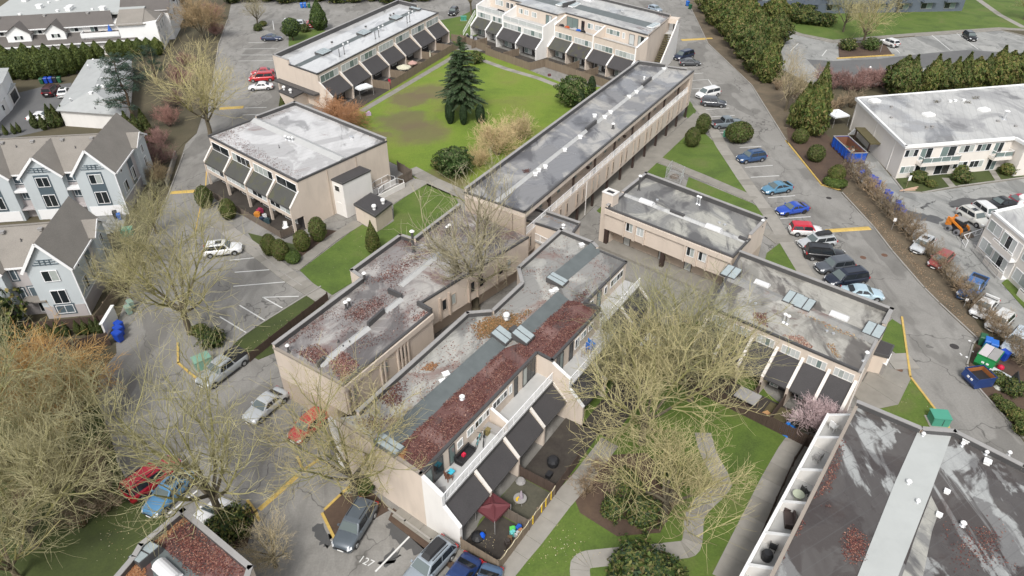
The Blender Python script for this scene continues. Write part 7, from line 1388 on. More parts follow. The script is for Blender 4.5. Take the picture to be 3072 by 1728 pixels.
for pr, x, y, s, lb in ((sh_egg, 620, 622, (1.05, 1.05, 1.1), 'dark egg-shaped clipped shrub at the lane end of the four-bay block'), (sh_egg, 690, 656, (.98, .98, 1.0), 'egg-shaped clipped shrub before the second bay of the four-bay block'), (sh_egg, 814, 765, (.9, .9, 1), 'clipped egg shrub, rearmost of three by the corner patio'), (sh_egg, 846, 778, (.95, .95, .95), 'clipped egg shrub touching a low green mound'), (sh_egg, 911, 752, (.92, .92, .98), 'clipped egg shrub right beside the plastic patio chairs'), (sh_egg, 958, 722, (1, 1, 1.15), 'tall clipped shrub against the blank side wall'), (sh_low, 880, 783, (.9, .9, .9), 'low mounded shrub at the pavement corner'), (sh_cone, 1122, 757, (.95, .95, 1.0), 'tall pointed clipped shrub on the lawn behind the shed'), (sh_egg, 2106, 400, (1.1, 1.1, 1.15), 'clipped egg shrub on the lawn nearer the lane'), (sh_egg, 2074, 440, (1.1, 1.1, 1.1), 'clipped egg shrub on the lawn nearer the walkway block'), (sh_ball, 2213, 425, (2.0, 1.7, 1.75), 'large wide clipped shrub hiding the grey pickup'), (sh_ball, 2397, 428, (1.1, 1.1, 1.25), 'round clipped shrub in the mulch bed, nearest the tall evergreens'), (sh_ball, 2443, 483, (1.15, 1.15, 1.4), 'round clipped shrub in the middle of the mulch bed'), (sh_egg, 2503, 548, (1.1, 1.1, .95), 'round clipped topiary rising from a low hedge ring'), (skirt, 2503, 556, (1, 1, 1), 'low clipped hedge ring round a topiary'), (sh_cone, 850, 332, (.6, .6, .6), 'small pointed shrub by the vented shed')): put(pr, x, y, lb, None, s, None, 'shrub')
put(holly, 880, 122, 'round-headed dark evergreen tree by the dark blue sedan', None, .95); put(dkbush, 914, 96, 'small dark bush between two evergreen trees', None, .8, None, 'bush'); put(spire, 960, 90, 'pointed grey-green evergreen by the wet-roofed townhouses', None, 1.0)
for x, y, s, pr in ((2125, 40, 1.0, 0), (2150, 75, 1.05, 0), (2182, 108, 1.1, 0), (2212, 142, 1.05, 0), (2243, 178, 1.1, 0), (2268, 215, 1.0, 0), (2300, 245, 1.05, 1), (2195, 60, 1.1, 0), (2235, 100, 1.1, 0), (2270, 140, 1.0, 0), (2305, 185, 1.0, 1), (2160, 25, 1.0, 0), (2330, 130, .9, 0), (2320, 80, 1.0, 0)): put((olive, olive2)[pr], x, y, 'bushy olive-green evergreen along the lane verge opposite the parked cars', None, s, 'evergreens along the lane verge')
for x, y, s, lb in ((2430, 402, (1.0, 1.0, 1.15), 'dense pointed evergreen beside the white canopy tent'), (2398, 385, (.9, .9, .95), 'shorter pointed evergreen behind the round clipped shrub'), (2440, 362, (.9, .9, 1.2), 'tall pointed evergreen behind the white canopy tent')): put(olive2, x, y, lb, None, s)
for i, (x, y) in enumerate([(2690, 285), (2715, 290), (2780, 284), (2810, 282), (2842, 280), (2872, 277), (2905, 274), (2935, 270), (2968, 268), (3000, 264), (3030, 260), (3060, 256), (3090, 250)]): put(olive2 if i % 3 else olive, x, y, 'feathery evergreen in the screen behind the pale flat-roofed apartments', None, RT.uniform(.78, 1.0), 'evergreen screen behind the pale apartments')
for x, y, s, lb, pr in ((700, 1600, 1.0, 'glossy green bush at the foot of the thick tree trunk', dkbush), (602, 1003, .8, 'green bush at the foot of the forked bare tree', bush), (640, 1035, .8, 'dark bush between the forked bare tree and dark lawn', dkbush), (1900, 1738, 1.3, 'big dark evergreen bush with brown leaves beside the curved path', dkbush), (1965, 1748, 1.1, 'dark evergreen bush against the curved path, next to the biggest one', dkbush), (1880, 1470, .8, 'dark bush in the courtyard bed by the slab path', dkbush), (1930, 1560, .9, 'dark bush in the courtyard bed under the wide low tree', dkbush), (2000, 1440, .7, 'dark bush in the courtyard bed near the curved path', dkbush), (1840, 1540, .7, 'dark bush at the lawn side of the courtyard bed', dkbush), (15, 1062, 1.4, 'dark evergreen mass at the end of the fenced yard', dkbush), (-20, 1000, 2.2, 'dark evergreen tree at the house end of the fenced yard', dkbush), (2754, 545, 1.1, 'rounded grey-green bush in the apartment garden by a white board', bush), (2874, 520, 1.0, 'yellow-green bush under the apartment windows', bush), (2882, 545, 1.2, 'dark green mound in the apartment garden', bush), (3018, 522, 1.1, 'brownish rounded bush by the apartment patio', bush), (2790, 560, .7, 'small bush by the apartment entrance path', bush), (2542, 150, 1.1, 'dark rounded bush on the planted island', dkbush), (2610, 150, 1.3, 'bright green bush on the planted island by the white SUV', rhodo), (790, 78, .8, 'small clipped bush on the round planted island', bush), (775, 92, .7, 'low dark bush on the round planted island', dkbush), (3032, 1178, .65, 'green bush behind the propped black lid', dkbush), (2990, 1150, .8, 'leafy bush on the verge beside the mattress', bush), (1090, 1470, .9, 'green bush in the yellow-kerbed bed', bush), (1690, 905, .0, '', None)):
    if pr: put(pr, x, y, lb, None, s * (.55 if pr is rhodo else 1), None, 'bush')
for x, y in ((2345, 65), (2375, 62), (2405, 70), (2440, 74), (2475, 78), (2370, 45), (2420, 50)): put(dkbush, x, y, 'dark evergreen bush along the far path below the blue-grey apartments', None, RT.uniform(1.1, 1.5), 'dark bushes by the far path', 'bush')
for i in range(12): put(dkbush, 700 + i * 52, 8 - (i % 3) * 3, 'dark bush in the thicket along the back lane', None, RT.uniform(1.3, 2.0), 'thicket along the back lane', 'bush')
for i, (x, y) in enumerate([(112, 1012), (132, 1010), (158, 1014), (180, 1008), (205, 1008), (240, 1003), (262, 1003), (285, 998), (302, 998)]): put(sapling, x, y, 'small cypress inside the dark yard fence', None, .62, 'small cypresses in the fenced yard', 'hedge tree')
blossom = tree_proto('blossom_tree', *bare_mesh(161, 4.2, 2.4, 8, .2, 1.0, moss=(.13, .09, .08), twig=(.50, .39, .40), bark=(.08, .06, .05), r0=.09)); PROTO.append(blossom); put(blossom, 2440, 1300, 'small pink blossoming tree at the townhouse patio end', 1.0, S3(.95, .9))
for x, y, s in ((3012, 1230, .7), (3045, 1260, .8), (3070, 1300, .9), (2990, 1205, .5)): put(bush, x, y, 'low mixed bush in the mulch verge past the dumpsters', None, s, 'low bushes in the mulch verge', 'bush')
def drop(o):
    for c in list(o.children): drop(c)
    bpy.data.objects.remove(o)
for p_ in PROTO: drop(p_)
# ================================================================== FENCES, BINS, FURNITURE AND OTHER SMALL THINGS
def plank(name, c):
    m, t, b = newmat(name); n = nz(t, 7.0, 3, .6, 0, ((0, 0, 0), (1, 1, .06))); n2 = nz(t, .8, 4)
    t.links.new(mix(t, n2, ramp(t, n, [(.3, [x * .6 for x in c]), (.7, [x * 1.3 for x in c])]), c), b.inputs['Base Color']); b.inputs['Roughness'].default_value = .85; return m
M['fence'] = plank('weathered_fence', (0.20, 0.155, 0.11)); M['fence_dark'] = plank('dark_stained_fence', (0.075, 0.05, 0.038)); M['fence_grey'] = plank('grey_brown_fence', (0.15, 0.12, 0.095))
def fence(pts, label, h=1.65, mat='fence', bay=2.4, world=False):
    P = [Vector((p[0], p[1], 0)) if world else at(*p) for p in pts]; r = thing('wooden_fence', label, 'fence', P[0])
    for a, b in zip(P[:-1], P[1:]):
        L = (b - a).length; k = max(1, round(L / bay)); fr = Fr(a, b)
        for i in range(k):
            s0, s1 = L * i / k, L * (i + 1) / k; m = MB(); n = max(2, int((s1 - s0) / .16))
            for j in range(n):
                u0 = s0 + (s1 - s0) * j / n; u1 = s0 + (s1 - s0) * (j + 1) / n - .012; dz = RN.uniform(-.02, .02); m.fbox(fr, u0, u1, -.012 + RN.uniform(-.008, .008), .012, .05, h + dz)
            m.fbox(fr, s0, s1, -.05, -.015, .35, .44); m.fbox(fr, s0, s1, -.05, -.015, h - .3, h - .21); o = m.build('panel', M[mat], r); o['kind'] = 'stuff'
            m = MB(); m.fbox(fr, s0 - .05, s0 + .05, -.1, .03, 0, h + .08); m.build('post', M[mat], r)
        m = MB(); m.fbox(fr, L - .05, L + .05, -.1, .03, 0, h + .08); m.build('post', M[mat], r)
    return r
LA = FA.L; oA = 6.4
fence([FA.pt(LA * .30, oA, 0), FA.pt(LA * 1.02, oA, 0), FA.pt(LA * 1.02, 2.6, 0)], 'long weathered fence closing the patios of the wet-roofed townhouses', world=True)
for i in range(2, 7): fence([FA.pt(LA * i / 7, 2.6, 0), FA.pt(LA * i / 7, oA, 0)], 'short weathered divider fence between patios of the wet-roofed townhouses', world=True)['group'] = 'patio divider fences of the wet-roofed townhouses'
LB = FBB.L
fence([FBB.pt(-21, 11.8, 0), FBB.pt(-9.5, 12.6, 0), FBB.pt(-9.5, 14.0, 0), FBB.pt(4.6, 14.0, 0), FBB.pt(5.2, 9.2, 0)], 'stepped weathered fence around the white-walled patios facing the courtyard', world=True); fence([FBB.pt(5.4, 10.2, 0), FBB.pt(LB, 10.0, 0), FBB.pt(LB, 5.6, 0)], 'weathered fence around beige patios behind the laurel', world=True)
for s in (-4.2, -15.0, 10.5, 15.8): fence([FBB.pt(s, 8.9 if s < 0 else 5.4, 0), FBB.pt(s, 13.4 if s < 0 else 10, 0)], 'short patio divider fence below the stepped decks', world=True)['group'] = 'patio divider fences below the stepped decks'
LC = FC.L
fence([FC.pt(1.2, 3.6, 0), FC.pt(LC * .98, 3.6, 0), FC.pt(LC * .98, 1.8, 0)], 'low fence along the ground patios of the four-bay block', 1.1, 'fence_grey', world=True); fence([(1194, 512), (1236, 538), (1198, 560)], 'brown corner fence behind the ramp of the four-bay block', 1.6, 'fence_grey')
L1 = FJ1.L; fo = 7.0
fence([FJ1.pt(-.1, 3.5, 0), FJ1.pt(-.1, fo, 0), FJ1.pt(L1 * .50, fo, 0)], 'weathered fence around the cluttered end patio with rope lights', 1.35, 'fence', world=True); fence([FJ1.pt(L1 * .5, 3.5, 0), FJ1.pt(L1 * .5, fo, 0), FJ1.pt(L1 * .74, fo, 0)], 'dark reddish fence beside the patio table', 1.35, 'fence_dark', world=True); fence([FJ1.pt(L1 * .25, 3.5, 0), FJ1.pt(L1 * .25, fo, 0)], 'short fence beside the maroon canopy', 1.35, 'fence_grey', world=True)
LK = FK.L
for i in range(7): fence([FK.pt(LK * i / 6 if i < 6 else LK - .1, 2.55, 0), FK.pt(LK * i / 6 if i < 6 else LK - .1, 6.0, 0)], 'dark divider fence between patios of the lane-side townhouses', 1.5, 'fence_dark', world=True)['group'] = 'dark divider fences of the lane-side townhouses'
fence([FK.pt(0, 6.1, 0), FK.pt(LK, 6.1, 0)], 'dark fence along the front patios of the lane-side townhouses', 1.5, 'fence_dark', world=True)
fence([(60, 1052), (215, 1062), (333, 1036)], 'dark brown fence across the townhouse yard above the orange willow', 1.7, 'fence_dark'); fence([(90, 1000), (330, 975)], 'dark brown inner fence behind the small cypresses', 1.4, 'fence_dark'); fence([(296, 985), (352, 905), (372, 850)], 'tan-topped fence beside the townhouse end wall', 1.7, 'fence'); fence([(490, 470), (455, 612)], 'long brown fence along the lane beside the mauve end wall', 1.8, 'fence_grey'); fence([(430, 480), (445, 540)], 'short brown fence by the pale blue side bay', 1.6, 'fence_dark')
fence([(2418, 1330), (2375, 1400), (2320, 1520), (2225, 1745)], 'dark fence along the sunken patios below the white balconies', 1.2, 'fence_dark'); fence([(752, 1085), (872, 990), (985, 902)], 'black-brown fence along the purple-stained block', 1.1, 'fence_dark')
m = MB(); fr = Fr(at(320, 1010), at(352, 955)); m.fbox(fr, 0, fr.L, -.1, .1, 0, 1.7); w_ = m.build('boundary_wall', M['stucco_white'], loc=at(320, 1010)); tag(w_, 'short pale boundary wall behind the blue wheelie bins', 'wall'); m = MB(); m.fbox(fr, -.1, fr.L + .1, -.18, .18, 1.7, 1.8); m.build('coping', M['white'], w_)
m = MB(); fr = Fr(at(502, 560), at(530, 470)); m.fbox(fr, 0, fr.L, -.12, .12, 0, 1.0); tag(m.build('retaining_wall', M['concrete2'], loc=at(502, 560)), 'low grey concrete wall between the lane and the long brown fence', 'wall')
# wheelie bins
def bin_proto(c):
    r = thing('wheelie_bin', 'x', 'bin'); mt = simple('bin_plastic', c, .45, var=.08); m = MB()
    m.add([(-.24, -.27, .08), (.24, -.27, .08), (.24, .27, .08), (-.24, .27, .08), (-.29, -.33, .95), (.29, -.33, .95), (.29, .33, .95), (-.29, .33, .95)], [(0, 3, 2, 1), (4, 5, 6, 7), (0, 1, 5, 4), (1, 2, 6, 5), (2, 3, 7, 6), (3, 0, 4, 7)]); m.build('body', mt, r)
    m = MB(); m.add([(-.31, -.36, .95), (.31, -.36, .95), (.31, .36, .95), (-.31, .36, .95), (-.27, -.30, 1.05), (.27, -.30, 1.05), (.27, .36, 1.09), (-.27, .36, 1.09)], [(0, 3, 2, 1), (4, 5, 6, 7), (0, 1, 5, 4), (1, 2, 6, 5), (2, 3, 7, 6), (3, 0, 4, 7)]); m.build('lid', mt, r); m = MB(); m.tube((-.24, .36, 1.0), (.24, .36, 1.0), .02); m.build('handle', M['black'], r)
    for s in (-1, 1): m = MB(); m.tube((s * .22, .26, .12), (s * .30, .26, .12), .12, .12, 12); m.build('wheel', M['tyre'], r)
    return r
BINS = {'blue': bin_proto((.012, .06, .40)), 'green': bin_proto((.02, .10, .045)), 'pale': bin_proto((.25, .36, .30)), 'black': bin_proto((.02, .02, .03)), 'brightblue': bin_proto((.02, .13, .48))}
for k, x, y, a, lb, sc in (('blue', 364, 992, 1.2, 'blue wheelie bin by the pale wall, half hidden by twigs', 1.1), ('blue', 363, 1007, 1.2, 'blue wheelie bin by the pale wall, middle of its row', 1.15), ('blue', 361, 1024, 1.2, 'blue wheelie bin at the open end of its row by the pale wall', 1.2), ('pale', 397, 925, .8, 'pale green bin under the forked bare tree, upper of two', 1.0), ('pale', 390, 942, .8, 'pale green bin under the forked bare tree, lower of two', 1.0), ('black', 350, 655, .5, 'black bin by the shared driveway corner', 1.0), ('brightblue', 360, 659, .5, 'purple-blue bin by the shared driveway corner', .85),
        ('brightblue', 906, 24, .1, 'blue wheelie bin on the back lane by the dark thicket', 1.2), ('brightblue', 916, 23, .1, 'lighter blue wheelie bin, middle of three on the back lane', 1.2), ('green', 928, 24, .1, 'green wheelie bin on the back lane beside two blue ones', 1.2), ('brightblue', 2062, 18, .6, 'blue wheelie bin at the far end of the evergreen verge', 1.2), ('green', 2070, 27, .6, 'green wheelie bin at the far end of the evergreen verge', 1.1), ('green', 2941, 1034, -.5, 'green-lidded bin, first in the group by the lane verge', 1.15), ('brightblue', 2955, 1046, -.5, 'bright blue bin next to the green-lidded bin', 1.2), ('brightblue', 2972, 1055, -.5, 'bright blue bin touching the green dumpster', 1.2), ('blue', 3006, 1080, .4, 'navy bin tucked behind the green dumpster', 1.1),
        ('green', 128, 252, .2, 'green bin at the hedge end of the car court bin row', 1.1), ('blue', 141, 250, .2, 'blue bin in the car court row nearer the green one', 1.1), ('blue', 155, 249, .2, 'blue bin in the car court row nearer the pale house', 1.1), ('black', 168, 248, .2, 'dark bin in the car court row', 1.1), ('green', 181, 248, .2, 'green bin at the house end of the car court bin row', 1.1)):
    q = at(x, y); dup(BINS[k], (q.x, q.y, .02), a, sc, lb)
for i, (x, y) in enumerate([(2563, 530), (2571, 540), (2600, 556), (2610, 562), (2619, 572), (2646, 600), (2654, 607), (2678, 634), (2688, 648), (2694, 660)]): q = at(x + 10, y - 6); dup(BINS['blue'], (q.x, q.y, .02), -.6 + .1 * (i % 3), 1.15, 'blue wheelie bin lined up behind the leafless hedge', 'blue bins behind the hedge')
for b_ in BINS.values(): drop(b_)
# dumpsters
def dumpster(corner, yaw, W_, D_, H_, c, label, lid=True, inner=(.30, .11, .03)):
    q = at(*corner); r = thing('dumpster', label, 'dumpster', q); mt = simple('dumpster_paint', c, .45, var=.2, scale=2, dirt=.25); f = Fr(q, q + Vector((math.cos(yaw) * W_, math.sin(yaw) * W_, 0))); m = MB()
    prof = [(0, .12), (0.25, .6), (0, H_), (-D_, H_ * 1.02), (-D_, .12)]; t = .06; ip = [(-t, .2), (-D_ + t, .2)]
    V0 = [f.pt(0, o, z) for o, z in prof]; V1 = [f.pt(W_, o, z) for o, z in prof]; m.add(V0 + V1, [(0, 1, 6, 5), (1, 2, 7, 6), (3, 4, 9, 8), (0, 5, 9, 4), (4, 3, 2, 1, 0), (5, 6, 7, 8, 9)]); m.build('body', mt, r)
    m = MB(); m.fbox(f, -.06, W_ + .06, -.02, .06, H_ - .06, H_ + .05); m.fbox(f, -.06, W_ + .06, -D_ - .06, -D_ + .02, H_ - .04, H_ + .06); m.fbox(f, -.06, 0, -D_, 0, H_ - .06, H_ + .05); m.fbox(f, W_, W_ + .06, -D_, 0, H_ - .06, H_ + .05); m.build('rim', mt, r)
    if lid:
        for k, mm in ((0, 'plastic_grey'), (1, 'metal_grey')): m = MB(); m.fbox(f, W_ * k / 2 + .02, W_ * (k + 1) / 2 - .02, -D_ + .02, .04, H_ + .05, H_ + .1); m.build('lid', M[mm], r)
    else:
        m = MB(); m.fbox(f, .06, W_ - .06, -D_ + .06, -.08, .3, H_ * .62); m.build('rubbish', M['black'], r); m = MB(); m.fbox(f, .05, .09, -D_ + .05, -.05, .3, H_ - .05); m.fbox(f, W_ - .09, W_ - .05, -D_ + .05, -.05, .3, H_ - .05); m.fbox(f, .05, W_ - .05, -D_ + .03, -D_ + .07, .3, H_ - .05); m.build('rusty_lining', simple('rust', inner, .8, var=.3, scale=4), r)
    for s in (.35, .6): m = MB(); m.fbox(f, W_ * s, W_ * s + .25, .12, .2, .8, .98); m.build('bracket', M['plastic_white'], r)
    return r
M['plastic_grey'] = simple('grey_lid', (.50, .46, .47), .5, var=.08)
yw = math.atan2(*(lambda d: (d.y, d.x))(at(2955, 1118) - at(2916, 1092)))
dumpster((2917, 1094), math.atan2((at(2956, 1112) - at(2917, 1094)).y, (at(2956, 1112) - at(2917, 1094)).x), 1.7, 2.2, 1.5, (.012, .20, .055), 'large green dumpster with a grey and black lid')
dumpster((2883, 1133), math.atan2((at(2914, 1163) - at(2883, 1133)).y, (at(2914, 1163) - at(2883, 1133)).x), 1.8, 2.0, 1.3, (.018, .045, .16), 'open navy dumpster with rusty inside', False)
q = at(2990, 1140); m = MB(); m.box((q.x, q.y, .55), (1.5, 2.0, .28), .6); o = tag(m.build('mattress', simple('mattress_cloth', (.50, .52, .53), .8, var=.1), loc=q), 'grey mattress leaning between dumpster and propped lid', 'mattress'); o.rotation_euler = (0.0, 0, 0)
q = at(3022, 1160); m = MB(); d = Vector((math.cos(1.1), math.sin(1.1), 0)); n_ = Vector((-d.y, d.x, 0)); 
m.hexa([q - d * .9 - n_ * .05, q + d * .9 - n_ * .05, q + d * .9 + n_ * .05, q - d * .9 + n_ * .05, q - d * .9 - n_ * .5 + Vector((0, 0, 1.5)), q + d * .9 - n_ * .5 + Vector((0, 0, 1.5)), q + d * .9 - n_ * .4 + Vector((0, 0, 1.5)), q - d * .9 - n_ * .4 + Vector((0, 0, 1.5))]); tag(m.build('black_panel', M['car_trim'], loc=q), 'black plastic panel propped upright beside the mattress', 'panel')
q = at(3000, 1106); m = MB(); m.lathe(q, [(.25, 0), (.34, .15), (.28, .35), (.08, .48)], 9); tag(m.build('red_bag', simple('red_plastic', (.5, .01, .05), .4), loc=q), 'red bag behind the green dumpster', 'bag'); q = at(2996, 1165); m = MB(); m.lathe(q, [(.4, 0), (.5, .1), (.3, .28), (.05, .3)], 9); tag(m.build('cloth_heap', simple('grey_cloth', (.42, .43, .38), .8), loc=q), 'heap of pale cloth under the propped lid', 'rubbish')
for i, (x, y, s) in enumerate(((2909, 1023, .12), (2921, 1056, .12), (2901, 1072, .14), (2884, 1065, .08), (2881, 1061, .07), (2938, 1162, .12), (2969, 1161, .08))): q = at(x, y); m = MB(); m.lathe((q.x, q.y, .01), [(s, 0), (s * 1.2, .02), (s * .9, .035), (.01, .03)], 9); tag(m.build('litter', M['plastic_white'], loc=q), 'white scrap of litter on the ground near the dumpsters', 'litter', 'litter near the dumpsters')
# roll-off container
fl, fr_, rl = at(2546, 494), at(2594, 492), at(2484, 434); f = Fr(fl, fr_); W_ = f.L; D_ = 6.6; r = thing('rolloff_container', 'blue roll-off container full of rubbish beside the pale apartments', 'container', fl); bl = simple('blue_container_paint', (.012, .085, .44), .4, var=.12, scale=1.5, dirt=.15); br = simple('rusty_brown_steel', (.17, .075, .045), .7, var=.25, scale=1.5); d_ = (rl - fl).normalized(); W_ = 2.5
f2 = Fr(fl, fl + Vector((-d_.y, d_.x, 0)) * -W_) if False else Fr(fl, fl + Vector((d_.y, -d_.x, 0)) * W_)
H_ = 1.9
for nm, a_ in (('front_panel', (0, W_, -.08, 0)), ('back_panel', (0, W_, -D_, -D_ + .08))): m = MB(); m.fbox(f2, *a_, .25, H_); m.build(nm, bl, r)
for nm, a_ in (('side_panel', (0, .08, -D_, 0)), ('side_panel', (W_ - .08, W_, -D_, 0))): m = MB(); m.fbox(f2, *a_, .25, H_ - .01); m.build(nm, bl, r)
m = MB(); m.fbox(f2, .08, .11, -D_ + .08, -.08, .4, H_ - .08); m.fbox(f2, W_ - .11, W_ - .08, -D_ + .08, -.08, .4, H_ - .08); m.fbox(f2, .11, W_ - .11, -D_ + .08, -D_ + .11, .4, H_ - .08); m.build('inside_lining', br, r); m = MB(); m.fbox(f2, .0, W_, -D_, 0, .18, .45); m.build('floor', br, r)
for i in range(6):
    for s in (-.07, W_): m = MB(); m.fbox(f2, s, s + .07, -D_ * (i + .5) / 6 - .06, -D_ * (i + .5) / 6 + .06, .25, H_ - .02); m.build('rib', bl, r)
for s in (.5, 1.2, 1.9): m = MB(); m.fbox(f2, s, s + .12, 0, .07, .25, H_ - .02); m.build('rib', bl, r)
m = MB()
for s0, s1, o0, o1 in ((-.06, W_ + .06, -.12, .06), (-.06, W_ + .06, -D_ - .06, -D_ + .1), (-.06, .1, -D_ + .1, -.12), (W_ - .1, W_ + .06, -D_ + .1, -.12)): m.fbox(f2, s0, s1, o0, o1, H_, H_ + .07)
m.build('rim', M['metal_grey'], r)
rr = random.Random(9)
for i in range(26):
    q = f2.pt(rr.uniform(.3, W_ - .4), -rr.uniform(.3, 3.6), .95 + rr.uniform(0, .6)); m = MB(); s = rr.uniform(.25, .6); m.box(q, (s, s * rr.uniform(.3, 1), s * rr.uniform(.3, .8)), rr.uniform(0, 3)); tag(m.build('discarded_item', simple('scrap', rr.choice([(.7, .7, .7), (.45, .35, .25), (.03, .08, .35), (.06, .08, .04), (.35, .04, .03), (.3, .42, .5), (.04, .04, .04)]), .6, var=0), loc=q), 'discarded household item heaped in the blue container', 'rubbish', 'rubbish in the blue container')
# canopy tents, umbrellas
def tent(x, y, w_, d_, z0, z1, yaw, mat, label, posts=True):
    q = at(x, y); r = thing('canopy_tent', label, 'canopy', q); ca, sa = math.cos(yaw), math.sin(yaw); c = [(-w_ / 2, -d_ / 2), (w_ / 2, -d_ / 2), (w_ / 2, d_ / 2), (-w_ / 2, d_ / 2)]; P = [Vector((q.x + i * ca - j * sa, q.y + i * sa + j * ca, z0)) for i, j in c]; top = Vector((q.x, q.y, z1)); m = MB()
    for i in range(4): a_, b_ = P[i], P[(i + 1) % 4]; m.add([a_, b_, (a_ + b_) / 2 * .35 + top * .65 - Vector((0, 0, .12)), top], [(0, 1, 2), (0, 2, 3), (2, 1, 3)]); m.add([a_, b_, b_ - Vector((0, 0, .25)), a_ - Vector((0, 0, .25))], [(0, 1, 2, 3)])
    m.build('cloth', mat, r)
    if posts:
        for p in P: m = MB(); m.tube((p.x, p.y, 0), p, .03); m.build('post', M['metal_grey'], r)
    return r
M['cloth_white'] = simple('white_cloth', (.72, .74, .76), .7, var=.08); M['cloth_maroon'] = simple('maroon_cloth', (.11, .025, .03), .75, var=.2); M['cloth_cream'] = simple('cream_cloth', (.52, .50, .38), .75, var=.1); M['cloth_pink'] = simple('dusty_pink_cloth', (.42, .26, .22), .75, var=.1)
tent(2502, 372, 3.0, 3.0, 2.0, 2.7, .3, M['cloth_white'], 'white canopy tent behind the blue roll-off container'); tent(1953, 1068, 2.4, 2.0, 1.9, 2.0, 1.0, M['cloth_white'], 'small white flat canopy among the courtyard branches'); q = FJ1.pt(L1 * .17, 4.9, 0); k = tent(1480, 1560, 2.0, 2.0, 1.75, 2.1, .9, M['cloth_maroon'], 'sagging maroon canopy over the end patio'); tent(1092, 288, 3.0, 2.2, 1.9, 2.05, .75, M['cloth_white'], 'cream flat awning at the lane end of the wet-roofed townhouses')
def umbrella(q, rad, mat, label, open_=True, h=2.2):
    r = thing('patio_umbrella', label, 'umbrella', q); m = MB(); m.tube(q, q + Vector((0, 0, h)), .03); m.build('pole', M['metal_grey'], r); m = MB(); n = 8
    if open_:
        top = q + Vector((0, 0, h + .1)); R0 = [q + Vector((rad * math.cos(6.2832 * i / n), rad * math.sin(6.2832 * i / n), h - .45)) for i in range(n)]; m.add([top] + R0, [(0, 1 + i, 1 + (i + 1) % n) for i in range(n)])
        m.add([p - Vector((0, 0, .14)) for p in R0] + R0, [(i, (i + 1) % n, n + (i + 1) % n, n + i) for i in range(n)])
    else: m.lathe(q, [(.05, h * .38), (.20, h * .45), (.15, h * .7), (.06, h), (.02, h + .08)], 9)
    m.build('canopy', mat, r); return r
umbrella(FA.pt(LA * .475, 4.6, 0), 1.5, M['cloth_cream'], 'open cream patio umbrella behind the long weathered fence'); umbrella(FA.pt(LA * .54, 4.9, 0), 1.0, M['cloth_pink'], 'dusty pink patio umbrella next to the cream one'); umbrella(FA.pt(LA * .70, 5.0, 0), .5, M['cloth_cream'], 'folded cream umbrella by a patio divider of the wet-roofed townhouses', False); umbrella(FK.pt(LK * .78, 4.4, 0), .5, M['cloth_cream'], 'folded beige umbrella beside bikes on a timber patio', False, 2.0)
# garden furniture
def chair(q, yaw, mat, label, group=None, sc=1.0, sub='plastic_chair'):
    r = thing(sub, label, 'chair', q, group); B = lambda x, y, z, dx, dy, dz, nm: MB().box((q.x + (x * math.cos(yaw) - y * math.sin(yaw)) * sc, q.y + (x * math.sin(yaw) + y * math.cos(yaw)) * sc, q.z + z * sc), (dx * sc, dy * sc, dz * sc), yaw).build(nm, mat, r)
    B(0, 0, .43, .5, .5, .05, 'seat'); B(-.25, 0, .7, .06, .5, .55, 'backrest')
    for sx in (-1, 1):
        for sy in (-1, 1): B(.2 * sx, .2 * sy, .21, .05, .05, .42, 'leg')
    for sy in (-1, 1): B(0, .25 * sy, .62, .45, .05, .04, 'armrest')
    return r
def table(q, R_, h, mat, label):
    r = thing('patio_table', label, 'table', q); m = MB(); m.lathe((q.x, q.y, q.z), [(R_, h - .04), (R_, h)], 18); m.build('tabletop', mat, r)
    for i in range(4): a_ = i * 1.57 + .4; m = MB(); m.tube((q.x + R_ * .7 * math.cos(a_), q.y + R_ * .7 * math.sin(a_), q.z), (q.x + R_ * .4 * math.cos(a_), q.y + R_ * .4 * math.sin(a_), q.z + h - .04), .025); m.build('leg', mat, r)
    return r
t = tl(768, 432); table(t(305, 885), .42, .72, M['plastic_white'], 'round white plastic table on the corner patio'); chair(t(300, 850), -1.5, M['plastic_white'], 'white plastic chair behind the round table'); chair(t(352, 885), 2.8, M['plastic_white'], 'white plastic chair at the wall side of the round table'); chair(at(2974, 503), .5, M['plastic_white'], 'white plastic chair on the apartment patio')
chair(FA.pt(LA * .345, 5.0, 0), .8, simple('red_plastic', (.55, .02, .06), .4), 'bright red patio chair behind the long weathered fence', sc=1.3); DZ = 3.95
jd = lambda s, o: FJ1.pt(L1 * s, o, DZ)
chair(jd(.135, .75), .6, simple('brown_wicker', (.16, .07, .04), .7), 'brown chair with a cyan cushion on the near deck'); q = jd(.16, .65) + Vector((0, 0, .46)); m = MB(); m.box(q, (.5, .45, .12), .9); tag(m.build('cushion', simple('cyan_cushion', (.05, .45, .60), .6), loc=q), 'cyan cushion lying on the brown deck chair', 'cushion')
def sofa(q, yaw, L_, mat, label, back=True):
    r = thing('outdoor_sofa', label, 'sofa', q); B = lambda x, y, z, dx, dy, dz, nm: MB().box((q.x + x * math.cos(yaw) - y * math.sin(yaw), q.y + x * math.sin(yaw) + y * math.cos(yaw), q.z + z), (dx, dy, dz), yaw).build(nm, mat, r); B(0, 0, .22, L_, .7, .36, 'seat'); 
    if back: B(0, .3, .5, L_, .14, .5, 'backrest'); B(L_ / 2 - .07, 0, .4, .14, .7, .35, 'armrest'); B(-L_ / 2 + .07, 0, .4, .14, .7, .35, 'armrest')
    return r
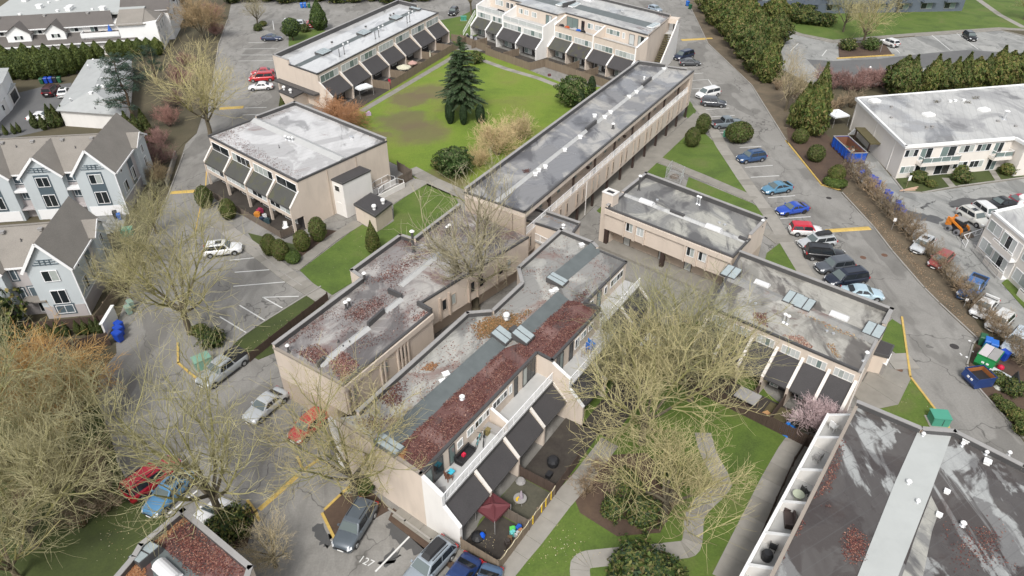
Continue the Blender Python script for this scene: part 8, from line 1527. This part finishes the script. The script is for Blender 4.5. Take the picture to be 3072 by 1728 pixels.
ya = math.atan2(FJ1.u.y, FJ1.u.x); sofa(jd(.285, .5), ya, 1.9, M['black'], 'black deck sofa with a red and white box on it'); q = jd(.275, .5) + Vector((0, 0, .4)); m = MB(); m.box(q + Vector((0, 0, .12)), (.3, .25, .24), ya); tag(m.build('cool_box', simple('red_box', (.6, .02, .06), .4), loc=q), 'small red and white box on the black deck sofa', 'box'); sofa(jd(.505, .75), ya + 1.57, 1.5, M['metal_grey'], 'grey covered bench against the deck divider', False)
def bike(q, yaw, c, label):
    r = thing('bicycle', label, 'bicycle', q); mt = simple('bike_frame', c, .4, var=0); X = lambda x, z, y=0: Vector((q.x + x * math.cos(yaw) - y * math.sin(yaw), q.y + x * math.sin(yaw) + y * math.cos(yaw), q.z + z))
    for x in (-.52, .52):
        m = MB(); n = 16
        for i in range(n): a0, a1 = 6.2832 * i / n, 6.2832 * (i + 1) / n; m.tube(X(x + .32 * math.cos(a0), .33 + .32 * math.sin(a0)), X(x + .32 * math.cos(a1), .33 + .32 * math.sin(a1)), .022, n=5, cap=False)
        for i in range(6): a0 = 6.2832 * i / 6; m.tube(X(x, .33), X(x + .31 * math.cos(a0), .33 + .31 * math.sin(a0)), .005, n=3, cap=False)
        m.build('wheel', M['tyre'], r)
    m = MB()
    for a_, b_ in (((-.52, .33), (-.12, .33)), ((-.12, .33), (.38, .78)), ((-.12, .33), (-.22, .85)), ((-.22, .78), (.36, .82)), ((-.52, .33), (-.2, .78)), ((.52, .33), (.36, .9))): m.tube(X(*a_), X(*b_), .022, n=5)
    m.build('frame', mt, r); m = MB(); m.tube(X(.34, .95, -.25), X(.34, .95, .25), .016, n=5); m.build('handlebar', M['black'], r); m = MB(); m.box(X(-.24, .9), (.26, .12, .05), yaw); m.build('saddle', M['black'], r); return r
bike(jd(.395, .55), ya + .3, (.05, .35, .38), 'teal bicycle leaning by the deck windows'); bike(jd(.42, .8), ya + .5, (.02, .02, .02), 'black bicycle beside the teal one on the deck'); q = jd(.475, .5); m = MB(); m.box(q + Vector((0, 0, .22)), (.6, .4, .44), ya); tag(m.build('planter_box', simple('olive_box', (.20, .16, .06), .7), loc=q), 'olive planter box at the end of the first deck half', 'planter'); q = jd(.07, 1.0); m = MB(); m.box(q + Vector((0, 0, .015)), (.7, .5, .03), ya + .8); tag(m.build('floor_tile', M['metal_grey'], loc=q), 'thin grey mat lying on the deck by the glass door', 'mat')
j2 = lambda s, o, z=DZ: FJ2.pt(FJ2.L * s, o, z)
chair(j2(.62, .9), 1.0, simple('blue_plastic', (.02, .12, .45), .4), 'blue plastic chair on the leaf-strewn middle deck', sc=1.2); chair(j2(.68, .8), .4, simple('blue_plastic2', (.03, .2, .6), .4), 'paler blue chair under a white tray on the middle deck', sc=1.1); q = j2(.48, .7)
m = MB()
for i in range(4): m.tube(q + Vector((.3 * i, .2 * i, 0)), q + Vector((.3 * i, .2 * i, 1.0)), .03)
for z in (.4, .95): m.tube(q + Vector((0, 0, z)), q + Vector((.9, .6, z)), .03)
tag(m.build('drying_rack', M['stucco_dark'], loc=q), 'rusty metal rack on the leaf-strewn middle deck', 'rack')
q = FJ3.pt(FJ3.L * .12, .9, DZ); r = thing('spool_wheel', 'round dark wheel leaning on the far deck', 'wheel', q); m = MB(); n = 14
for i in range(n): a0, a1 = 6.2832 * i / n, 6.2832 * (i + 1) / n; m.tube(q + Vector((.55 * math.cos(a0), .3 * math.cos(a0), .6 + .55 * math.sin(a0))), q + Vector((.55 * math.cos(a1), .3 * math.cos(a1), .6 + .55 * math.sin(a1))), .04, n=5)
for i in range(7): a0 = 6.2832 * i / 7; m.tube(q + Vector((0, 0, .6)), q + Vector((.55 * math.cos(a0), .3 * math.cos(a0), .6 + .55 * math.sin(a0))), .025, n=5)
m.build('rim', M['brown_wood'], r)
# patio clutter
def blob(q, prof, mat, name, label, cat, group=None, n=10): m = MB(); m.lathe(q, prof, n); return tag(m.build(name, mat, loc=q), label, cat, group)
pj = lambda s, o: FJ1.pt(L1 * s, o, 0)
def paving(a, b, fr, o0, o1, mat, label): m = MB(); m.fbox(fr, fr.L * a, fr.L * b, o0, o1, .02, .1); return struct('patio', m, M[mat])
M['patio_dark'] = groundmat('dark_patio', [(.03, .024, .02), (.05, .042, .035), (.075, .065, .05)], .6); M['patio_moss'] = groundmat('mossy_patio', [(.06, .06, .045), (.09, .085, .06), (.12, .11, .08)], .6)
paving(0, .245, FJ1, 3.4, 6.95, 'patio_dark', ''); paving(.255, .495, FJ1, 3.4, 6.95, 'patio_moss', ''); paving(.505, 1, FJ1, 3.4, 6.95, 'patio_dark', ''); paving(0, 1, FJ2, 3.4, 6.5, 'patio_dark', ''); paving(0, 1, FJ3, 3.4, 6, 'patio_dark', ''); paving(0.0, .76, FK, 2.5, 6.0, 'patio_dark', ''); paving(.765, 1.0, FK, 2.5, 6.0, 'patio_moss', ''); paving(0.0, 1, FA, 2.6, oA - .1, 'patio_dark', ''); paving(0, 1, FC, 0.05, 3.5, 'patio_dark', '')
for f_, o0, o1 in ((Fr(B0[0], B0[1]), 6.0, 11.2), (Fr(BM[0], BM[1]), 6.0, 10.2), (Fr(FBB.pt(1, 0, 0), FBB.pt(LB, 0, 0)), 5.3, 9.9)): m = MB(); m.fbox(f_, .1, f_.L - .1, o0, o1, .02, .1); struct('patio', m, M['patio_dark'])
table(pj(.36, 5.0), .55, .7, M['metal_grey'], 'grey patio table with a folded lilac umbrella'); umbrella(pj(.365, 5.05), .4, simple('lilac_cloth', (.33, .28, .32), .7), 'folded lilac umbrella standing in the grey patio table', False, 1.5); q = pj(.34, 4.9) + Vector((0, 0, .72)); m = MB(); m.box(q, (.18, .18, .3)); m.box(q + Vector((.05, .1, .15)), (.3, .1, .08), .7); tag(m.build('yellow_toy', simple('yellow_plastic', (.7, .45, .02), .4), loc=q), 'yellow plastic object on the grey patio table', 'toy')
blob(pj(.66, 5.2), [(.5, 0), (.55, .6), (.4, .85), (.05, .9)], M['black'], 'covered_barbecue', 'black covered barbecue on the third patio', 'barbecue'); blob(pj(.08, 4.0), [(.5, 0), (.55, .3), (.3, .55), (.05, .6)], M['black'], 'rubbish_bag', 'black bag pile beside the end patio door', 'bag'); blob(pj(.095, 4.3), [(.22, 0), (.26, .4), (.15, .6), (.03, .62)], simple('bright_blue_plastic', (.01, .10, .6), .4), 'blue_bucket', 'bright blue tub beside the end patio door', 'tub')
for i, (s, o, c, nm, lb) in enumerate(((.20, 6.0, (.10, .55, .10), 'toy', 'green plastic toy on the end patio'), (.185, 6.2, (.15, .5, .48), 'storage_tub', 'turquoise tub among end patio clutter'), (.225, 6.3, (.02, .1, .45), 'folded_chair', 'blue folded chair against the end patio fence'), (.21, 6.6, (.40, .20, .10), 'planter', 'terracotta planter by the end patio fence'), (.15, 6.3, (.14, .09, .05), 'crate', 'brown crate stack on the end patio'), (.12, 6.4, (.05, .04, .035), 'cupboard', 'dark cupboard at the end patio corner'), (.19, 6.6, (.5, .5, .5), 'tool', 'white bucket by the turquoise tub'))): q = pj(s, o); m = MB(); m.box(q + Vector((0, 0, .3)), (.45, .35, .5 if i != 5 else .8), .4 * i); m.box(q + Vector((.05, .03, .58 if i != 5 else .85)), (.25, .3, .1), .7 * i); tag(m.build(nm, simple('clutter', c, .5, var=.1), loc=q), lb, 'clutter')
blob(pj(.47, 3.9), [(.4, 0), (.45, .2), (.3, .42), (.05, .45)], M['metal_grey'], 'white_bag', 'white bags heaped against the second patio door', 'bag'); q = pj(.58, 5.6); m = MB(); m.box(q + Vector((0, 0, .25)), (.6, .45, .5), ya); tag(m.build('storage_box', M['black'], loc=q), 'black box on the third patio', 'box')
# rope lights and yellow tubes on the end fence
for s in (.28, .36, .40, .45): q = FJ1.pt(L1 * s, fo + .06, 0); m = MB(); m.tube(q + Vector((0, 0, .35)), q + Vector((0, 0, 1.35)), .045, n=6); tag(m.build('yellow_tube', simple('yellow_tube_plastic', (.75, .50, .02), .5, var=0), loc=q), 'yellow tube hung on the end patio fence', 'decoration', 'yellow tubes on the fence')
m = MB(); pv = None
for i in range(49):
    s = L1 * .49 * i / 48; zz = 1.42 - .16 * abs(math.sin(i * math.pi / 6)); p = FJ1.pt(s, fo + .05, zz)
    if pv is not None: m.tube(pv, p, .028, n=5, cap=False)
    pv = p
tag(m.build('rope_light', simple('cream_rope', (.62, .55, .38), .6, var=0), loc=FJ1.pt(0, fo, 1.4)), 'cream rope light looped along the top of the end patio fence', 'rope light')
# townhouse patio with bikes and tarp
kp = lambda s, o: FK.pt(LK * s, o, .1)
bike(kp(.80, 4.6), .4, (.3, .3, .3), 'grey bicycle on the cluttered timber patio'); blob(kp(.785, 5.3), [(.9, 0), (.8, .2), (.4, .5), (.05, .55)], simple('blue_tarp', (.01, .16, .55), .5, var=.15), 'blue_tarp', 'crumpled blue tarp in the corner of the timber patio', 'tarp', n=9); blob(kp(.765, 4.9), [(.2, 0), (.26, .3), (.18, .55), (.02, .6)], simple('blue_ball', (.01, .2, .65), .4), 'blue_helmet', 'round blue tub beside the folded beige umbrella', 'tub'); m = MB(); fk = Fr(kp(.60, 0), kp(.745, 0)); m.fbox(fk, 0, fk.L, 3.0, 5.5, .12, .32); tag(m.build('timber_deck', M['stair'], loc=kp(.67, 4)), 'small raised timber deck below the dark awnings', 'deck')
q = kp(.62, 5.0) + Vector((0, 0, .25)); m = MB(); m.box(q + Vector((0, 0, .1)), (.9, .45, .2), .4); tag(m.build('cardboard_box', simple('cardboard', (.48, .27, .12), .8), loc=q), 'orange-brown cardboard box on the timber deck', 'box')
m = MB(); fk = Fr(kp(.42, 0), kp(.56, 0)); m.fbox(fk, 0, fk.L, 4.2, 5.8, 1.5, 1.62); tag(m.build('slab_canopy', M['metal_grey'], loc=kp(.5, 5)), 'grey flat shelter roof with white ends over a townhouse patio', 'shelter')
for s in (.42, .56):
    for o_ in (4.3, 5.7): q = kp(s if s < .5 else s - .01, o_); m = MB(); m.tube(q, q + Vector((0, 0, 1.45)), .05); tag(m.build('shelter_post', M['fence'], loc=q), 'timber post under the grey flat shelter roof', 'post', 'posts of the flat shelter')
# utility boxes
def cabinet(x, y, w_, d_, h, yaw, c, label):
    q = at(x, y); r = thing('transformer_box', label, 'utility box', q); mt = simple('green_cabinet', c, .5, var=.12); m = MB(); m.box((q.x, q.y, .06), (w_ + .35, d_ + .35, .12), yaw); m.build('plinth', M['concrete'], r); m = MB(); m.box((q.x, q.y, .12 + h / 2), (w_, d_, h), yaw); m.build('case', mt, r); m = MB(); m.box((q.x, q.y, h + .15), (w_ + .1, d_ + .1, .07), yaw); m.build('lid', mt, r); m = MB(); m.box((q.x - (d_ / 2 + .01) * -math.sin(yaw) * -1, q.y - (d_ / 2 + .01) * math.cos(yaw), .12 + h / 2), (.06, .03, h * .8), yaw); m.build('door_seam', M['black'], r); return r
cabinet(2811, 1268, 1.5, 1.2, .95, -.12, (.07, .30, .21), 'green transformer box on the lawn by the yellow kerb'); cabinet(1391, 62, 1.4, 1.1, .9, .1, (.06, .28, .2), 'green transformer box on the grass corner near a tall trunk'); cabinet(386, 706, 1.3, 1.0, .9, .2, (.10, .36, .27), 'teal utility box among bare branches by the driveway mouth'); cabinet(612, 1100, 1.6, 1.2, 1.1, .7, (.18, .34, .26), 'pale green utility box beside the silver pickup'); cabinet(2174, 412, .5, .5, .9, .2, (.10, .38, .24), 'small green box at the foot of the large clipped shrub')
# lamps and signs
def globe_lamp(x, y, h, label):
    q = at(x, y); r = thing('globe_lamp', label, 'lamp post', q); m = MB(); m.tube(q, q + Vector((0, 0, h)), .06, .045); m.build('pole', M['metal_grey'], r); m = MB(); m.lathe(q + Vector((0, 0, h)), [(.02, -.02), (.2, .08), (.28, .28), (.2, .48), (.02, .56)], 12); m.build('globe', M['plastic_white'], r, True)
globe_lamp(2339, 84, 2.6, 'white globe lamp at the end of the far path'); globe_lamp(2596, 252, 3.0, 'white globe lamp by the pinkish bushes'); globe_lamp(2640, 158, 2.4, 'slim post with a small white lamp on the planted island')
q = at(2674, 690); r = thing('sign_post', 'small white sign on a post in the leafless hedge', 'sign', q); m = MB(); m.tube(q, q + Vector((0, 0, 1.8)), .03); m.build('post', M['metal_grey'], r); m = MB(); m.box(q + Vector((-.02, -.06, 1.6)), (.35, .03, .5), -.3); m.build('plate', M['plastic_white'], r)
q = at(2890, 922); r = thing('sign_post', 'small white sign on a post by the white coupe', 'sign', q); m = MB(); m.tube(q, q + Vector((0, 0, 1.2)), .03); m.build('post', M['metal_grey'], r); m = MB(); m.box(q + Vector((-.02, -.06, 1.1)), (.3, .03, .35), -.3); m.build('plate', M['plastic_white'], r)
q = at(2718, 562); r = thing('site_board', 'white sign board on a leaning post by the lumber pile', 'sign', q); m = MB(); m.tube(q, q + Vector((.1, .1, 1.8)), .04); m.build('post', M['fence'], r); m = MB(); m.box(q + Vector((.12, .02, 1.5)), (.45, .05, .8), .2); m.build('board', M['plastic_white'], r)
for i in range(4): q = at(2722 + i * 4, 573 - i * 2); m = MB(); m.box(q + Vector((0, 0, .1 + .07 * (i % 2))), (2.4, .18, .07), .1 + .08 * i); tag(m.build('lumber', simple('raw_lumber', (.48, .33, .24), .8, var=.15), loc=q), 'raw plank in the lumber pile on the garden corner', 'plank', 'lumber pile planks')
# skid loader: body, cab, arms, bucket, four wheels
q = at(2868, 696); fw = (at(2898, 712) - at(2838, 680)).normalized(); yw = math.atan2(fw.y, fw.x); r = thing('skid_loader', 'orange skid steer loader with a grey cab parked beside the cream SUV', 'loader', q); orange = simple('orange_paint', (.62, .20, .02), .4, var=.1, dirt=.2); X = lambda x, y, z: Vector((q.x + x * math.cos(yw) - y * math.sin(yw), q.y + x * math.sin(yw) + y * math.cos(yw), z))
def bx(x, y, z, dx, dy, dz, nm, mt, par=None): return MB().box(X(x, y, z), (dx, dy, dz), yw).build(nm, mt, par or r)
bx(-.1, 0, .62, 2.3, 1.0, .6, 'chassis', M['car_trim']); bx(-1.05, 0, 1.05, .75, 1.35, .85, 'engine_cover', orange); c_ = bx(.1, 0, 1.45, 1.1, .95, 1.0, 'cab', M['car_glass']); bx(.05, 0, 2.0, 1.25, 1.05, .12, 'cab_roof', M['metal_grey'])
for sx in (-.45, .62):
    for sy in (-.46, .46): m = MB(); m.beam(X(sx, sy, .95), X(sx, sy, 1.97), .08, .08); m.build('cab_post', M['black'], c_)
for s in (-1, 1):
    m = MB(); m.beam(X(-1.2, s * .66, 1.75), X(.9, s * .66, 1.05), .16, .26); m.beam(X(.9, s * .66, 1.12), X(1.15, s * .66, .35), .16, .26); m.beam(X(-1.25, s * .66, 1.1), X(-1.2, s * .66, 1.85), .16, .3); m.build('lift_arm', orange, r)
    for x in (-.72, .55): m = MB(); m.tube(X(x, s * .55, .42), X(x, s * .92, .42), .42, .42, 16); w_ = m.build('wheel', simple('dusty_rubber', (.17, .17, .18), .85, var=.1), r); m = MB(); m.tube(X(x, s * .9, .42), X(x, s * .94, .42), .22, .2, 12); m.build('rim', M['black'], w_)
m = MB(); P0 = [(1.2, .1), (1.95, .08), (1.95, .14), (1.35, .5), (1.25, .75), (1.2, .75)]; V = [X(a, -.9, b) for a, b in P0] + [X(a, .9, b) for a, b in P0]; n = 6; m.add(V, [(i, (i + 1) % n, n + (i + 1) % n, n + i) for i in range(n)] + [tuple(range(n)), tuple(range(2 * n - 1, n - 1, -1))]); m.build('bucket', M['fence_grey'], r)
# stair guard rail at the balconied block, wire cage behind the barrel-skylight block
railing(tag(thing('guard_rail', 'x', 'railing', at(2900, 752)), 'white pipe guard rail round the basement steps of the balconied block', 'railing'), [at(2896, 742), at(2884, 724), at(2940, 704)], .95, 0, 1.4); railing(tag(thing('guard_rail', 'x', 'railing', at(2930, 790)), 'grey guard rail along the driveway side of the balconied block', 'railing'), [at(2914, 752), at(2985, 835)], .95, .25, 1.8, 'metal_grey')
cg = [at(1996, 534), at(2040, 552), at(2050, 530), at(2012, 512)]; r = thing('wire_cage', 'grey mesh cage enclosure on the lawn behind the barrel-skylight block', 'cage', cg[0])
for i in range(4):
    a_, b_ = cg[i], cg[(i + 1) % 4]; m = MB(); m.tube(a_, a_ + Vector((0, 0, 1.7)), .04); m.build('post', M['galv'], r); m = MB(); 
    for k in range(12): p = a_.lerp(b_, (k + .5) / 12); m.tube(p + Vector((0, 0, .1)), p + Vector((0, 0, 1.65)), .012, n=4, cap=False)
    for z in (.1, .9, 1.65): m.tube(a_ + Vector((0, 0, z)), b_ + Vector((0, 0, z)), .02, n=4, cap=False)
    m.build('mesh_panel', M['galv'], r)
q = cg[0].lerp(cg[2], .5); blob(q, [(.7, 0), (.6, .3), (.2, .5), (.02, .5)], M['fence_grey'], 'compost_heap', 'brown heap inside the wire cage', 'heap')
# odds and ends
q = at(1106, 347); m = MB(); m.box(q + Vector((0, 0, .3)), (.9, .5, .5), .3); m.box(q + Vector((.1, 0, .65)), (.4, .4, .35), .3); tag(m.build('toy_car', simple('lilac_plastic', (.50, .36, .52), .5), loc=q), 'lilac plastic ride-on toy on the courtyard lawn', 'toy'); blob(at(1648, 228), [(.3, 0), (.36, .2), (.3, .42), (.1, .45)], simple('dark_red_hose', (.10, .03, .03), .6), 'hose_reel', 'dark red hose reel by the fence near the laurel', 'hose reel')
lb = lambda s, o: FL.pt(s, o, 3.53)
chair(lb(1.0, .9), .5, M['plastic_white'], 'white folding chair on the end balcony of the large block', sc=1.1); sofa(lb(12.3, .7), math.atan2(FL.u.y, FL.u.x) + .4, 1.5, simple('brown_bench', (.07, .05, .045), .6), 'dark brown covered bench on a white balcony', True); blob(lb(16.3, .9), [(.38, 0), (.42, .5), (.3, .75), (.03, .8)], M['black'], 'kettle_barbecue', 'black kettle barbecue on a white balcony', 'barbecue'); chair(lb(15.4, .8), 1.0, M['black'], 'black mesh chair on the balcony beside the kettle barbecue'); chair(lb(9.2, .6), .2, M['black'], 'black chair amid leaves on the balcony with a pale table'); table(lb(9.9, .9), .45, .6, simple('pale_green_table', (.46, .50, .38), .6), 'pale green round table on a white balcony'); chair(lb(5.2, .9), 2.2, M['metal_grey'], 'grey chair on the mossy balcony')
for s, o_, c, nm, lbx in ((.05, 2.3, (.03, .03, .035), 'covered_barbecue', 'black covered barbecue on the beige upper deck'), (.13, 2.5, (.5, .10, .03), 'toy_box', 'orange box on the beige upper deck'), (.22, 2.4, (.5, .5, .5), 'cool_box', 'white cooler on the beige upper deck'), (.275, 2.5, (.02, .12, .5), 'storage_tub', 'blue tub on the beige upper deck'), (.33, 2.4, (.02, .02, .02), 'storage_rack', 'black rack on the beige upper deck')): q = FBB.pt(.95 + (LB - .95) * s, o_, 5.73); m = MB(); m.box(q + Vector((0, 0, .45)), (.9, .7, .8), .4); m.box(q + Vector((0, 0, .92)), (.7, .55, .14), .4); tag(m.build(nm, simple('deck_item', c, .5, var=.1), loc=q), lbx, 'deck item')
f_ = Fr(BM[0], BM[1]); q = f_.pt(f_.L * .62, 2.6, 5.73); sofa(q, math.atan2(f_.u.y, f_.u.x), 2.2, M['black'], 'dark outdoor sofa on the white upper deck'); q = f_.pt(f_.L * .12, 8.0, .1)
for i in range(6): qq = f_.pt(f_.L * (.05 + .07 * i), 7.6 + .5 * (i % 2), .1); m = MB(); m.box(qq + Vector((0, 0, .3)), (.6, .5, .6), i); m.box(qq + Vector((0, 0, .68)), (.4, .3, .2), i * 2); tag(m.build('patio_clutter', simple('clutter2', [(.5, .5, .5), (.05, .05, .06), (.3, .3, .32)][i % 3], .5, var=.1), loc=qq), 'piled household item on the cluttered white-walled patio', 'clutter', 'clutter on the white-walled patio')
tp = [t(20, 735), t(60, 790), t(95, 760), t(120, 800), t(45, 700)]
for i, (p, c, lbx) in enumerate(zip(tp, [(.55, .22, .04), (.03, .05, .09), (.5, .5, .5), (.04, .07, .08), (.35, .04, .1)], ['orange box on a ground patio of the four-bay block', 'dark blue bundle on a ground patio of the four-bay block', 'white bundle on a ground patio of the four-bay block', 'black tub on a ground patio of the four-bay block', 'crimson bundle on a ground patio of the four-bay block'])): m = MB(); m.box(p + Vector((0, 0, .4)), (.8, .5, .6), i); m.box(p + Vector((0, 0, .75)), (.5, .4, .15), i * 2); tag(m.build('patio_clutter', simple('clutter3', c, .5, var=.1), loc=p), lbx, 'clutter')
car('hatch', (.50, .05, .045), (885, 1312), (968, 1240), 'bright red car hidden under branches by the blank end wall')
# fallen leaves and clippings on the lawns
for pts, n, s in (([(1560, 1700), (1700, 1530), (1830, 1680), (1720, 1728)], 500, 91), ([(2690, 1125), (2730, 1140), (2830, 1275), (2640, 1210)], 120, 92), ([(1380, 1690), (1450, 1580), (1560, 1640), (1480, 1728)], 350, 93), ([(720, 1040), (940, 890), (900, 960), (780, 1070)], 260, 94), ([(300, 1500), (430, 1520), (380, 1700), (250, 1700)], 350, 95), ([(1000, 720), (1200, 640), (1150, 740), (980, 870)], 160, 96)):
    P = [at(x, y) for x, y in pts]; o = scatter(None, P, .07, n // 5, s, .07, [(.42, .36, .2), (.3, .22, .12), (.5, .45, .32)], name='fallen_leaves'); tag(o, 'scattered pale fallen leaves on the grass', 'leaves', 'fallen leaves on lawns')
P = [at(x, y) for x, y in ((2527, 582), (2620, 684), (2677, 759), (2772, 869), (2817, 914), (2930, 1016), (2945, 1003), (2850, 888), (2775, 805), (2690, 705), (2600, 615), (2560, 580))]
o = scatter(None, P, .07, 1500, 97, .09, [(.34, .23, .14), (.27, .18, .11), (.42, .32, .22), (.2, .14, .09)], name='fallen_leaves'); tag(o, 'orange-brown leaf litter along the hedge verge', 'leaves')
